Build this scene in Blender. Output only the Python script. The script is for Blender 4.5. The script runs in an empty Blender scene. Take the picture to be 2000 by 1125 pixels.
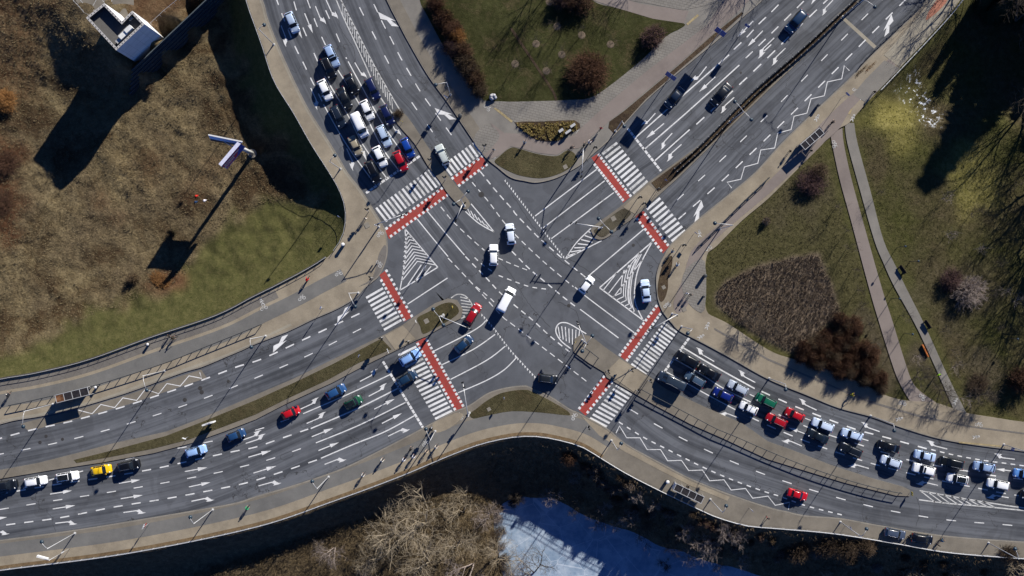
import bpy, bmesh, math, random
import numpy as np
from mathutils import Vector, Matrix, Quaternion
from mathutils.geometry import tessellate_polygon
random.seed(7)
rng = np.random.default_rng(7)
C = bpy.context.scene.collection
H = 200.0                      # camera height; one photo pixel is 0.1 m on the road surface
def W(x, y, z=0.0):
    s = 0.1 * (H - z) / H
    return Vector(((x - 1000) * s, (562.5 - y) * s, z))
def WL(pts, z=0.0):
    return [W(x, y, z) for x, y in pts]
SUN_EL = math.radians(25.5)
SUN_H = Vector((0.56, 0.83, 0)).normalized()

# ---------------------------------------------------------------- materials
MATS = {}
def lin(h):
    h = h.lstrip('#')
    def f(c):
        c /= 255.0
        return c / 12.92 if c <= 0.04045 else ((c + 0.055) / 1.055) ** 2.4
    return tuple(f(int(h[i:i + 2], 16)) for i in (0, 2, 4)) + (1.0,)
class NT:
    def __init__(s, name):
        s.m = bpy.data.materials.new(name); s.m.use_nodes = True
        s.t = s.m.node_tree; s.b = s.t.nodes['Principled BSDF']
        s.co = None
    def n(s, t, **k):
        o = s.t.nodes.new(t)
        for a, v in k.items():
            if a in o.inputs: o.inputs[a].default_value = v
            else: setattr(o, a, v)
        return o
    def l(s, a, b): s.t.links.new(a, b)
    def coord(s, scale=None, uv=False):
        tc = s.n('ShaderNodeTexCoord')
        out = tc.outputs['UV' if uv else 'Object']
        if scale:
            mp = s.n('ShaderNodeMapping'); mp.inputs['Scale'].default_value = scale
            s.l(out, mp.inputs['Vector']); out = mp.outputs[0]
        return out
    def noise(s, scale, detail=4, rough=0.6, co=None, dist=0.0):
        nz = s.n('ShaderNodeTexNoise'); nz.inputs['Scale'].default_value = scale
        nz.inputs['Detail'].default_value = detail; nz.inputs['Roughness'].default_value = rough
        nz.inputs['Distortion'].default_value = dist
        s.l(co if co is not None else s.coord(), nz.inputs['Vector'])
        return nz.outputs['Fac']
    def ramp(s, fac, stops):
        r = s.n('ShaderNodeValToRGB'); e = r.color_ramp.elements
        while len(e) > 1: e.remove(e[-1])
        e[0].position, e[0].color = stops[0][0], stops[0][1]
        for p, c in stops[1:]:
            q = e.new(p); q.color = c
        s.l(fac, r.inputs[0]); return r.outputs[0]
    def mix(s, fac, a, b, mode='MIX'):
        m = s.n('ShaderNodeMix', data_type='RGBA', blend_type=mode)
        for i, v in ((0, fac), (6, a), (7, b)):
            if isinstance(v, (int, float)): m.inputs[i].default_value = v
            elif isinstance(v, tuple): m.inputs[i].default_value = v
            else: s.l(v, m.inputs[i])
        return m.outputs[2]
    def math(s, op, a, b=None):
        m = s.n('ShaderNodeMath', operation=op)
        for i, v in ((0, a), (1, b)):
            if v is None: continue
            if isinstance(v, (int, float)): m.inputs[i].default_value = v
            else: s.l(v, m.inputs[i])
        return m.outputs[0]
    def attr(s, name):
        a = s.n('ShaderNodeAttribute'); a.attribute_name = name; return a.outputs['Fac']
    def bump(s, h, dist, strength=1.0):
        b = s.n('ShaderNodeBump'); b.inputs['Distance'].default_value = dist; b.inputs['Strength'].default_value = strength
        s.l(h, b.inputs['Height']); s.l(b.outputs[0], s.b.inputs['Normal'])
    def out(s, col=None, rough=0.9, spec=0.25, metal=0.0):
        if col is not None:
            if isinstance(col, tuple): s.b.inputs['Base Color'].default_value = col
            else: s.l(col, s.b.inputs['Base Color'])
        s.b.inputs['Roughness'].default_value = rough
        s.b.inputs['Specular IOR Level'].default_value = spec
        s.b.inputs['Metallic'].default_value = metal
        return s.m
G = lambda v: (v, v, v, 1.0)
def flat(name, col, rough=0.7, spec=0.3, metal=0.0, var=0.12, scale=3.0):
    """plain material with a little procedural variation"""
    if name in MATS: return MATS[name]
    t = NT(name); c = lin(col) if isinstance(col, str) else col
    f = t.noise(scale, 3)
    k = t.ramp(f, [(0.3, G(1 - var)), (0.7, G(1 + var))])
    MATS[name] = t.out(t.mix(1.0, c, k, 'MULTIPLY'), rough, spec, metal)
    return MATS[name]
def paint(name, col, metal=0.0, rough=0.35):
    if name in MATS: return MATS[name]
    t = NT(name); c = lin(col)
    f = t.noise(9.0, 2)
    k = t.ramp(f, [(0.35, G(0.94)), (0.65, G(1.03))])
    t.out(t.mix(1.0, c, k, 'MULTIPLY'), rough, 0.5, metal)
    t.b.inputs['Coat Weight'].default_value = 0.7; t.b.inputs['Coat Roughness'].default_value = 0.06
    MATS[name] = t.m; return t.m
def glass_mat():
    t = NT('car_glass'); f = t.noise(2.0, 2)
    c = t.ramp(f, [(0.3, (0.006, 0.008, 0.010, 1)), (0.7, (0.014, 0.018, 0.022, 1))])
    t.out(c, 0.08, 0.5); return t.m
GLASS = glass_mat()

def asphalt_mat(name, dark, light, streak):
    t = NT(name)
    uv = t.coord(uv=True)
    mp = t.n('ShaderNodeMapping'); mp.inputs['Scale'].default_value = (0.62, 0.018, 1.0); t.l(uv, mp.inputs['Vector'])
    st = t.noise(1.0, 3, 0.55, mp.outputs[0])
    mp2 = t.n('ShaderNodeMapping'); mp2.inputs['Scale'].default_value = (2.6, 0.05, 1.0); t.l(uv, mp2.inputs['Vector'])
    st2 = t.noise(1.0, 2, 0.5, mp2.outputs[0])
    s = t.math('ADD', t.math('MULTIPLY', st, 0.7), t.math('MULTIPLY', st2, 0.3))
    s = t.math('MULTIPLY', t.math('SUBTRACT', s, 0.5), streak)
    s = t.math('MULTIPLY', s, t.attr('fade'))
    big = t.noise(0.06, 5, 0.6); fine = t.noise(7.0, 4, 0.7); mid = t.noise(0.5, 4, 0.6)
    f = t.math('ADD', t.math('MULTIPLY', big, 0.6), t.math('ADD', t.math('MULTIPLY', fine, 0.25), t.math('MULTIPLY', mid, 0.35)))
    f = t.math('ADD', f, s)
    col = t.ramp(f, [(0.30, dark), (0.85, light)])
    # cracks and sealed joints
    v = t.n('ShaderNodeTexVoronoi', feature='DISTANCE_TO_EDGE'); v.inputs['Scale'].default_value = 0.055
    wco = t.n('ShaderNodeVectorMath', operation='ADD')
    nz = t.n('ShaderNodeTexNoise'); nz.inputs['Scale'].default_value = 0.5; nz.inputs['Detail'].default_value = 5
    t.l(t.coord(), nz.inputs['Vector'])
    sc = t.n('ShaderNodeVectorMath', operation='SCALE'); sc.inputs['Scale'].default_value = 5.0
    t.l(nz.outputs['Color'], sc.inputs[0]); t.l(sc.outputs[0], wco.inputs[0]); t.l(t.coord(), wco.inputs[1])
    t.l(wco.outputs[0], v.inputs['Vector'])
    cr = t.math('LESS_THAN', v.outputs['Distance'], 0.0026)
    gate = t.math('GREATER_THAN', t.noise(0.045, 2), 0.44)
    col = t.mix(t.math('MULTIPLY', t.math('MULTIPLY', cr, gate), 0.75), col, (0.022, 0.021, 0.021, 1))
    # darker oil/repair spots
    sp = t.ramp(t.noise(0.33, 2), [(0.64, G(0)), (0.74, G(1))])
    col = t.mix(t.math('MULTIPLY', sp, 0.3), col, (0.03, 0.03, 0.03, 1))
    pa = t.ramp(t.noise(0.16, 3, 0.5, None, 0.6), [(0.56, G(0)), (0.585, G(1))])
    col = t.mix(t.math('MULTIPLY', pa, 0.22), col, (0.035, 0.036, 0.04, 1))
    t.bump(t.noise(25.0, 2), 0.01, 0.35)
    return t.out(col, 0.86, 0.3)
ASPH = asphalt_mat('asphalt', (0.045, 0.049, 0.057, 1), (0.124, 0.131, 0.145, 1), 2.4)

def paving(name, c1, c2, joints=None, var=0.5, scale=0.25):
    t = NT(name)
    f = t.math('ADD', t.math('MULTIPLY', t.noise(scale, 6, 0.65), 0.7), t.math('MULTIPLY', t.noise(5.0, 4, 0.7), 0.3))
    col = t.ramp(f, [(0.32, c1), (0.68, c2)])
    st = t.ramp(t.noise(0.11, 5, 0.7), [(0.5, G(0)), (0.72, G(1))])
    col = t.mix(t.math('MULTIPLY', st, 0.38), col, (c1[0] * .55, c1[1] * .55, c1[2] * .58, 1))
    if joints:
        b = t.n('ShaderNodeTexBrick'); b.inputs['Scale'].default_value = 1.0
        b.inputs['Mortar Size'].default_value = joints[2]; b.inputs['Brick Width'].default_value = joints[0]; b.inputs['Row Height'].default_value = joints[1]
        b.inputs['Color1'].default_value = G(0); b.inputs['Color2'].default_value = G(0.1); b.inputs['Mortar'].default_value = G(1)
        mp = t.n('ShaderNodeMapping'); mp.inputs['Rotation'].default_value = (0, 0, joints[3]); t.l(t.coord(), mp.inputs['Vector'])
        t.l(mp.outputs[0], b.inputs['Vector'])
        col = t.mix(t.math('MULTIPLY', b.outputs['Color'], 0.55), col, (c1[0] * .45, c1[1] * .43, c1[2] * .4, 1))
    t.bump(t.noise(14.0, 3), 0.02, 0.4)
    return t.out(col, 0.92, 0.2)
TAN = paving('tan_paving', (0.190, 0.160, 0.118, 1), (0.330, 0.282, 0.208, 1))
TANG = paving('tan_gritty_paving', (0.132, 0.117, 0.095, 1), (0.220, 0.195, 0.157, 1))
SLAB = paving('grey_slab_paving', (0.165, 0.155, 0.140, 1), (0.245, 0.228, 0.200, 1), (0.9, 0.5, 0.04, 0.25))
SETT = paving('small_sett_paving', (0.125, 0.115, 0.105, 1), (0.185, 0.170, 0.150, 1), (1.3, 2.2, 0.03, 0.5))
CYC = paving('cycle_path_asphalt', (0.115, 0.113, 0.108, 1), (0.175, 0.170, 0.158, 1))
PINK = paving('pinkish_path_asphalt', (0.185, 0.155, 0.138, 1), (0.235, 0.200, 0.178, 1))
GREYP = paving('grey_path_paving', (0.155, 0.145, 0.130, 1), (0.225, 0.210, 0.185, 1))
KERB = paving('kerb_stone', (0.17, 0.155, 0.13, 1), (0.27, 0.245, 0.205, 1), None, 0.5, 0.6)
CONC = paving('bridge_concrete', (0.23, 0.205, 0.16, 1), (0.33, 0.30, 0.235, 1))
LEAF = paving('leaf_litter', (0.085, 0.055, 0.028, 1), (0.22, 0.155, 0.085, 1), None, 0.5, 1.6)
YEL = flat('yellow_kerb_stone', (0.31, 0.25, 0.14, 1), 0.9, 0.1, var=0.35)

def road_paint(name, col, wear, under):
    t = NT(name)
    n = t.math('ADD', t.math('MULTIPLY', t.noise(1.1, 5, 0.7), 0.5), t.math('MULTIPLY', t.noise(9.0, 3, 0.7), 0.5))
    w = t.ramp(n, [(wear, G(0)), (wear + 0.12, G(1))])
    dirt = t.ramp(t.noise(0.25, 4), [(0.3, G(0.8)), (0.7, G(1.0))])
    c = t.mix(1.0, col, dirt, 'MULTIPLY')
    return t.out(t.mix(w, under, c), 0.75, 0.25)
WHITE = road_paint('white_road_paint', (0.72, 0.72, 0.71, 1), 0.35, (0.13, 0.13, 0.13, 1))
FAINT = road_paint('worn_road_paint', (0.60, 0.60, 0.58, 1), 0.38, (0.10, 0.10, 0.10, 1))
RED = road_paint('red_cycle_crossing_paint', (0.34, 0.048, 0.038, 1), 0.37, (0.17, 0.085, 0.07, 1))

def grass(name, a, b, c, bumpd=0.25, sc=1.2):
    t = NT(name)
    f = t.math('ADD', t.math('MULTIPLY', t.noise(sc, 6, 0.75), 0.6), t.math('MULTIPLY', t.noise(sc * 6, 4, 0.8), 0.4))
    col = t.ramp(f, [(0.30, a), (0.5, b), (0.72, c)])
    pt = t.ramp(t.noise(0.12, 5, 0.65), [(0.40, G(0.72)), (0.62, G(1.18))])
    col = t.mix(1.0, col, pt, 'MULTIPLY')
    lv = t.ramp(t.noise(0.28, 6, 0.75, None, 0.8), [(0.52, G(0)), (0.66, G(1))])
    col = t.mix(t.math('MULTIPLY', lv, 0.55), col, t.ramp(t.noise(4.0, 4, 0.8), [(0.35, (0.05, 0.036, 0.018, 1)), (0.65, (0.15, 0.115, 0.065, 1))]))
    t.bump(t.math('ADD', t.noise(sc * 2.2, 5, 0.8), t.math('MULTIPLY', t.noise(sc * 9, 3, 0.8), 0.5)), bumpd, 1.0)
    return t.out(col, 1.0, 0.05)
LAWN = grass('lawn_grass', (0.022, 0.024, 0.008, 1), (0.044, 0.046, 0.017, 1), (0.085, 0.080, 0.036, 1), 0.16)
VERGE = grass('verge_grass', (0.038, 0.034, 0.016, 1), (0.076, 0.067, 0.034, 1), (0.135, 0.115, 0.062, 1), 0.14, 1.8)
WORN = grass('worn_verge', (0.046, 0.040, 0.028, 1), (0.082, 0.072, 0.050, 1), (0.125, 0.110, 0.078, 1), 0.1, 2.2)
SOIL = grass('brown_bed_soil', (0.034, 0.024, 0.016, 1), (0.070, 0.050, 0.034, 1), (0.13, 0.095, 0.062, 1), 0.15, 1.8)

# ---------------------------------------------------------------- mesh helpers
def finish(name, verts, faces, mats, fm=None, smooth=False, parent=None, uv=None, attrs=None):
    me = bpy.data.meshes.new(name)
    me.from_pydata([tuple(v) for v in verts], [], faces)
    for m in (mats if isinstance(mats, (list, tuple)) else [mats]): me.materials.append(m)
    if fm is not None: me.polygons.foreach_set('material_index', fm)
    if smooth: me.polygons.foreach_set('use_smooth', [True] * len(me.polygons))
    if uv is not None:
        ul = me.uv_layers.new(name='UVMap')
        for lp in me.loops: ul.data[lp.index].uv = uv[lp.vertex_index]
    if attrs:
        for k, v in attrs.items():
            a = me.attributes.new(k, 'FLOAT', 'POINT'); a.data.foreach_set('value', np.asarray(v, dtype=np.float32))
    me.update()
    return link(name, me, parent)
def link(name, me, parent=None):
    o = bpy.data.objects.new(name, me); C.objects.link(o)
    if parent is not None: o.parent = parent
    return o
def empty(name, loc=(0, 0, 0), rz=0.0):
    o = bpy.data.objects.new(name, None); C.objects.link(o); o.empty_display_size = 0.3
    o.location = loc; o.rotation_euler = (0, 0, rz); return o
def tag(o, label=None, cat=None, group=None, kind=None):
    if label: o['label'] = label
    if cat: o['category'] = cat
    if group: o['group'] = group
    if kind: o['kind'] = kind
    return o
def structure(o): o['kind'] = 'structure'; return o
def cr(pts, n=6, closed=False):
    """Catmull-Rom through 2D points"""
    P = [Vector((p[0], p[1])) for p in pts]; out = []; N = len(P)
    rg = range(N) if closed else range(N - 1)
    for i in rg:
        if closed: a, b, c, d = P[i - 1], P[i], P[(i + 1) % N], P[(i + 2) % N]
        else: a, b, c, d = P[max(i - 1, 0)], P[i], P[i + 1], P[min(i + 2, N - 1)]
        for k in range(n):
            t = k / n
            q = 0.5 * ((2 * b) + (c - a) * t + (2 * a - 5 * b + 4 * c - d) * t * t + (3 * b - a - 3 * c + d) * t ** 3)
            out.append((q.x, q.y))
    if not closed: out.append((P[-1].x, P[-1].y))
    return out
def offset(pts, d):
    """shift a px polyline sideways by d px (to the left of travel as seen in the image)"""
    out = []
    for i, p in enumerate(pts):
        a = pts[max(i - 1, 0)]; b = pts[min(i + 1, len(pts) - 1)]
        tx, ty = b[0] - a[0], b[1] - a[1]; L = math.hypot(tx, ty) or 1
        out.append((p[0] + ty / L * d, p[1] - tx / L * d))
    return out
def resample(pts, step):
    out = [pts[0]]; acc = 0.0
    for a, b in zip(pts, pts[1:]):
        L = math.hypot(b[0] - a[0], b[1] - a[1])
        if L < 1e-9: continue
        d = step - acc
        while d <= L:
            out.append((a[0] + (b[0] - a[0]) * d / L, a[1] + (b[1] - a[1]) * d / L)); d += step
        acc = (acc + L) % step
    return out
class MB:
    """collects geometry, builds one mesh object"""
    def __init__(s): s.v = []; s.f = []; s.m = []
    def add(s, vs, fs, mi=0):
        o = len(s.v); s.v += [Vector(v) for v in vs]; s.f += [tuple(i + o for i in f) for f in fs]; s.m += [mi] * len(fs); return s
    def poly(s, pts, mi=0):
        vs = [Vector(p) for p in pts]
        tris = tessellate_polygon([vs]); fs = []
        for a, b, c in tris:
            n = (vs[b] - vs[a]).cross(vs[c] - vs[a])
            fs.append((a, b, c) if n.z >= 0 else (a, c, b))
        return s.add(vs, fs, mi)
    def prism(s, pts, z0, z1, mi=0, ms=None):
        """pts world xy; top face plus sides"""
        ar = sum(a[0] * b[1] - b[0] * a[1] for a, b in zip(pts, list(pts[1:]) + [pts[0]]))
        if ar < 0: pts = list(reversed(list(pts)))
        top = [(p[0], p[1], z1) for p in pts]; s.poly(top, mi)
        n = len(pts); vs = [(p[0], p[1], z0) for p in pts] + top
        s.add(vs, [(i, (i + 1) % n, n + (i + 1) % n, n + i) for i in range(n)], mi if ms is None else ms)
        return s
    def box(s, c, size, rz=0.0, mi=0, M=None):
        x, y, z = (q / 2 for q in size); R = Matrix.Rotation(rz, 3, 'Z') if M is None else M
        vs = [Vector(c) + R @ Vector((a * x, b * y, d * z)) for a in (-1, 1) for b in (-1, 1) for d in (-1, 1)]
        return s.add(vs, [(0, 1, 3, 2), (4, 6, 7, 5), (0, 4, 5, 1), (2, 3, 7, 6), (0, 2, 6, 4), (1, 5, 7, 3)], mi)
    def tube(s, pts, radii, sides=6, mi=0, cap=True):
        P = [Vector(p) for p in pts]; n = len(P)
        if isinstance(radii, (int, float)): radii = [radii] * n
        vs = []; fs = []
        up = None
        for i in range(n):
            t = (P[min(i + 1, n - 1)] - P[max(i - 1, 0)])
            t = t.normalized() if t.length > 1e-9 else Vector((0, 0, 1))
            if up is None: up = Vector((1, 0, 0)) if abs(t.x) < 0.8 else Vector((0, 1, 0))
            a = (up - t * up.dot(t)).normalized(); b = t.cross(a); up = a
            for k in range(sides):
                g = 2 * math.pi * k / sides
                vs.append(P[i] + (a * math.cos(g) + b * math.sin(g)) * radii[i])
        for i in range(n - 1):
            for k in range(sides):
                k2 = (k + 1) % sides
                fs.append((i * sides + k, i * sides + k2, (i + 1) * sides + k2, (i + 1) * sides + k))
        if cap:
            fs.append(tuple(range(sides - 1, -1, -1))); fs.append(tuple((n - 1) * sides + k for k in range(sides)))
        return s.add(vs, fs, mi)
    def lathe(s, prof, c=(0, 0, 0), sides=12, mi=0, M=None):
        R = M or Matrix.Identity(3); c = Vector(c); vs = []; fs = []; n = len(prof)
        for r, z in prof:
            for k in range(sides):
                g = 2 * math.pi * k / sides; vs.append(c + R @ Vector((r * math.cos(g), r * math.sin(g), z)))
        for i in range(n - 1):
            for k in range(sides):
                k2 = (k + 1) % sides; fs.append((i * sides + k, i * sides + k2, (i + 1) * sides + k2, (i + 1) * sides + k))
        fs.append(tuple(range(sides - 1, -1, -1))); fs.append(tuple((n - 1) * sides + k for k in range(sides)))
        return s.add(vs, fs, mi)
    def mesh(s, name, mats, smooth=False):
        me = bpy.data.meshes.new(name); me.from_pydata([tuple(v) for v in s.v], [], s.f)
        for m in (mats if isinstance(mats, (list, tuple)) else [mats]): me.materials.append(m)
        me.polygons.foreach_set('material_index', s.m)
        if smooth: me.polygons.foreach_set('use_smooth', [True] * len(me.polygons))
        me.update(); return me
    def build(s, name, mats, parent=None, smooth=False):
        return link(name, s.mesh(name, mats, smooth), parent)
# ---------------------------------------------------------------- traced edges (photo pixels on the road surface)
A_NW = [(400, -200), (470, -100), (513, 0), (522, 32), (537, 72), (560, 125), (582, 172), (607, 220), (642, 275), (665, 313), (680, 338), (707, 373), (737, 421),
        (746, 436), (754, 453), (757, 481), (756, 501), (750, 521), (740, 540), (725, 553), (712, 564), (695, 582), (660, 603), (612, 624), (562, 648), (500, 672), (450, 694),
        (395, 717), (357, 728), (250, 767), (150, 797), (87, 812), (32, 821), (0, 829), (-120, 860), (-300, 900)]
B_S = [(-300, 1105), (-120, 1075), (0, 1055), (75, 1045), (185, 1029), (312, 1008), (450, 984), (500, 969), (575, 947), (660, 918), (725, 888), (812, 843), (847, 824), (885, 804),
       (915, 792), (950, 769), (975, 760), (1000, 755), (1025, 753), (1037, 757), (1075, 774), (1112, 798), (1132, 807), (1185, 836), (1225, 868), (1300, 909), (1350, 935),
       (1425, 965), (1500, 990), (1537, 999), (1575, 1007), (1640, 1012), (1712, 1025), (1800, 1040), (1875, 1049), (2000, 1058), (2120, 1066), (2300, 1075)]
C_E = [(2300, 925), (2120, 900), (2000, 882), (1900, 869), (1825, 855), (1750, 832), (1700, 814), (1637, 797), (1575, 772), (1500, 741), (1425, 699), (1375, 672), (1327, 647),
       (1312, 632), (1297, 614), (1291, 604), (1285, 587), (1283, 574), (1281, 550), (1283, 531), (1290, 511), (1297, 498), (1309, 478), (1337, 451), (1375, 418), (1425, 378), (1475, 336), (1525, 281),
       (1575, 232), (1625, 185), (1662, 150), (1700, 110), (1750, 62), (1810, 0), (1900, -95), (2000, -200)]
D_N = [(1680, -200), (1590, -100), (1490, 0), (1450, 35), (1400, 80), (1325, 142), (1262, 197), (1207, 257), (1180, 283), (1162, 298), (1140, 318), (1120, 331), (1087, 348), (1050, 357), (1025, 354),
       (997, 347), (970, 326), (957, 316), (942, 301), (922, 272), (875, 202), (837, 150), (800, 87), (775, 40), (755, 0), (710, -100), (660, -200)]
RAIL_W = [(440, -200), (458, -100), (482, 0), (500, 53), (515, 95), (537, 160), (575, 222), (607, 279), (640, 331), (662, 368), (674, 401), (676, 431), (670, 461), (650, 493), (612, 521), (537, 561), (500, 579),
          (425, 617), (300, 659), (175, 704), (75, 729), (0, 742), (-120, 770), (-300, 810)]
RAIL_S = [(-300, 1160), (-120, 1132), (0, 1112), (250, 1079), (500, 1028), (650, 978), (775, 932), (875, 890), (940, 866), (1000, 853), (1040, 851), (1075, 855), (1132, 870), (1175, 895), (1225, 925), (1300, 963), (1357, 990),
          (1400, 1009), (1457, 1025), (1500, 1029), (1625, 1040), (1750, 1060), (1850, 1077), (2000, 1089), (2120, 1096), (2300, 1105)]
RAIL_Ws, RAIL_Ss = cr(RAIL_W, 5), cr(RAIL_S, 5)
EAST = [(2300, 860), (2120, 836), (2000, 824), (1940, 815), (1886, 806), (1857, 796), (1825, 786), (1777, 783), (1735, 774), (1690, 752), (1650, 735), (1600, 716), (1545, 700), (1500, 683), (1425, 634),
        (1400, 621), (1380, 607), (1377, 561), (1380, 500), (1400, 480), (1450, 430), (1500, 388), (1555, 333), (1607, 281), (1622, 262), (1640, 250), (1658, 240), (1680, 215), (1712, 180),
        (1750, 140), (1800, 87), (1850, 32), (1875, 0), (1930, -80), (2010, -200)]

# ---------------------------------------------------------------- terrain: one sheet
def axis(lo, hi, step, far):
    a = list(np.arange(lo, hi + 1e-6, step)); g = step; e = hi
    while e < far: g *= 1.5; e += g; a.append(e)
    g = step; e = lo; pre = []
    while e > -far: g *= 1.5; e -= g; pre.append(e)
    return np.array(pre[::-1] + a)
gx = axis(-125, 125, 0.5, 3000); gy = axis(-82, 80, 0.5, 3000)
X, Y = np.meshgrid(gx, gy); PX, PY = X * 10 + 1000, 562.5 - Y * 10
def inpoly(poly, px, py):
    r = np.zeros(px.shape, bool); n = len(poly)
    for i in range(n):
        x1, y1 = poly[i]; x2, y2 = poly[(i + 1) % n]
        if y1 == y2: continue
        c = ((y1 > py) != (y2 > py)) & (px < (x2 - x1) * (py - y1) / (y2 - y1) + x1); r ^= c
    return r
def dist(poly, px, py):
    d = np.full(px.shape, 1e9)
    for (x1, y1), (x2, y2) in zip(poly, poly[1:]):
        dx, dy = x2 - x1, y2 - y1; L = dx * dx + dy * dy + 1e-9
        t = np.clip(((px - x1) * dx + (py - y1) * dy) / L, 0, 1)
        d = np.minimum(d, np.hypot(px - x1 - t * dx, py - y1 - t * dy))
    return d
def sst(t): t = np.clip(t, 0, 1); return t * t * (3 - 2 * t)
west = RAIL_Ws + [(-9000, 2000), (-9000, -9000), (300, -9000)]
south = RAIL_Ss + [(9000, 1500), (9000, 9000), (-9000, 9000), (-9000, 2500)]
Z = np.full(X.shape, -0.06)
inW = inpoly(west, PX, PY)
wp = [(x, y, -0.06) for x, y in RAIL_W]
for sx, sy, t, z in [(635, 412, 48, -2.3), (600, 400, 82, -3.9), (560, 380, 100, -4.9), (520, 340, 117, -5.6), (485, 285, 120, -5.7), (470, 250, 117, -5.6), (445, 180, 118, -5.7),
                     (425, 130, 120, -5.7), (400, 62, 125, -5.7)]:
    wp += [(sx, sy, z), (sx + .56 * t * .5, sy - .83 * t * .5, z * .82), (sx + .56 * t * .78, sy - .83 * t * .78, z * .45)]
for p in [(450, 300), (350, 300), (250, 300), (200, 400), (100, 350), (350, 400), (260, 380)]: wp.append(p + (-5.7,))
wp += [(100, 450, -5.2), (-80, 300, -5), (-80, 500, -5), (330, 480, -5.3), (430, 420, -5.3), (490, 380, -5.5), (300, 550, -4.2), (400, 500, -4.4), (550, 440, -4), (590, 470, -2.6), (600, 440, -2.9), (620, 470, -1.6),
       (250, 600, -3.2), (420, 545, -3.0), (500, 505, -2.9), (100, 645, -3.2), (0, 680, -3), (-150, 690, -3), (150, 520, -5), (40, 600, -4.6), (-250, 600, -4),
       (258, 128, -.3), (300, 86, -.3), (350, 38, -.3), (400, -12, -.3), (262, 166, -5.7), (300, 127, -5.7), (350, 79, -5.7), (400, 31, -5.7), (250, 190, -5.7), (310, 150, -5.7), (440, -40, -5.5),
       (200, 50, 0), (170, 50, 0), (215, 85, 0), (240, 60, 0), (200, 0, 0), (300, 0, 0), (150, -60, 0), (350, -60, 0), (250, -150, 0), (400, -150, 0), (100, -150, 0),
       (225, 125, -1.5), (200, 125, -3), (150, 75, -1), (110, 55, -1.8), (85, 60, -2.6), (60, 80, -3.2), (85, 160, -5), (140, 200, -5.6), (220, 190, -5.6), (20, 100, -3), (20, 20, -1.6), (0, 240, -4.3), (50, -20, -1), (-120, 60, -3), (-200, -150, -1)]
wp = [(x, y, z * 1.1 if z < -.1 else z) for x, y, z in wp]
wp = np.array([(1000 + (x - 1000) * (H - z) / H, 562.5 + (y - 562.5) * (H - z) / H, z) for x, y, z in wp], float)
def tps(r): return np.where(r > 0, r * r * np.log(r + 1e-9), 0)
Q = wp[:, :2] / 100.0; n = len(Q)
K = tps(np.hypot(Q[:, None, 0] - Q[None, :, 0], Q[:, None, 1] - Q[None, :, 1])) + 0.002 * np.eye(n)
Pm = np.c_[np.ones(n), Q]; Amat = np.block([[K, Pm], [Pm.T, np.zeros((3, 3))]])
sol = np.linalg.solve(Amat, np.r_[wp[:, 2], 0, 0, 0])
near = inW & (PX > -350) & (PY > -250)
qx, qy = PX[near] / 100, PY[near] / 100; val = sol[n] + sol[n + 1] * qx + sol[n + 2] * qy
for i in range(n): val += sol[i] * tps(np.hypot(qx - Q[i, 0], qy - Q[i, 1]))
Z[near] = np.clip(val, -6.6, -0.06)
Z[inW & ~near] = -3.0
Z[inW & ~near & (PY <= -250)] = -0.5
inS = inpoly(south, PX, PY); dS = np.zeros(X.shape)
m = inS & (PX > -400) & (PX < 2400) & (PY < 1700)
dS[m] = dist(RAIL_Ss, PX[m], PY[m]) / 10; dS[inS & ~m] = 60
zl = np.interp(dS, [0, 0.6, 1.2, 5, 7, 14, 40], [-.06, -.2, -.9, -5.3, -6.1, -6.5, -6.7])
zr = np.interp(dS, [0, 0.6, 1.2, 6.5, 12.0, 14, 60], [-.06, -.2, -.9, -6.0, -8.7, -8.85, -8.85])
w = sst((PX - 830) / 170)
Z[inS] = (zl * (1 - w) + zr * w)[inS]
pond_px = [(975, 985), (1010, 972), (1060, 970), (1110, 985), (1140, 1005), (1190, 1022), (1240, 1035), (1290, 1062), (1330, 1070), (1380, 1090), (1440, 1105), (1480, 1120), (1540, 1150), (1500, 1260), (1000, 1260), (985, 1140), (968, 1060), (966, 1010)]
ponds = cr(pond_px, 5, True)
ip = inpoly([((W(x, y, -9.2).x) * 10 + 1000, 562.5 - W(x, y, -9.2).y * 10) for x, y in ponds], PX, PY)
Z[ip] = np.minimum(Z[ip], -9.7)
# the ground drops away beside the bridge on the right
br = [(1930, -80), (1875, 0), (1850, 32), (1800, 87), (1750, 140), (1712, 180), (1680, 215), (1660, 245)]
eE = (PX > 1500) & (PX < 2400) & (PY < 420) & (PY > -400) & inpoly(EAST[::-1] + [(9000, 860), (9000, -9000), (2010, -9000)], PX, PY)
dE = np.full(X.shape, 0.0); dE[eE] = dist(br, PX[eE], PY[eE]) / 10
Z[eE] -= (3.2 * sst(dE / 5.0) * np.clip((250 - PY) / 90, 0, 1))[eE]
nz = rng.normal(0, 1, X.shape)
def blur(a, k):
    for _ in range(k):
        a = (np.roll(a, 1, 0) + np.roll(a, -1, 0) + a * 2) / 4; a = (np.roll(a, 1, 1) + np.roll(a, -1, 1) + a * 2) / 4
    return a
lump = blur(nz, 3) * 3.2 * 0.15 + blur(rng.normal(0, 1, X.shape), 14) * 10 * 0.10
rough = inW * np.clip(dist(RAIL_Ws, PX, PY) / 60, 0, 1) + inS * np.clip(dS / 3, 0, 1) * (~ip)
dense = (np.abs(X) < 125) & (Y > -82) & (Y < 80)
Z += np.where(dense, lump * rough, 0)
Zb = blur(Z, 4); Z = np.where(inS & (dS > 4) & dense, Zb, Z)
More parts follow.
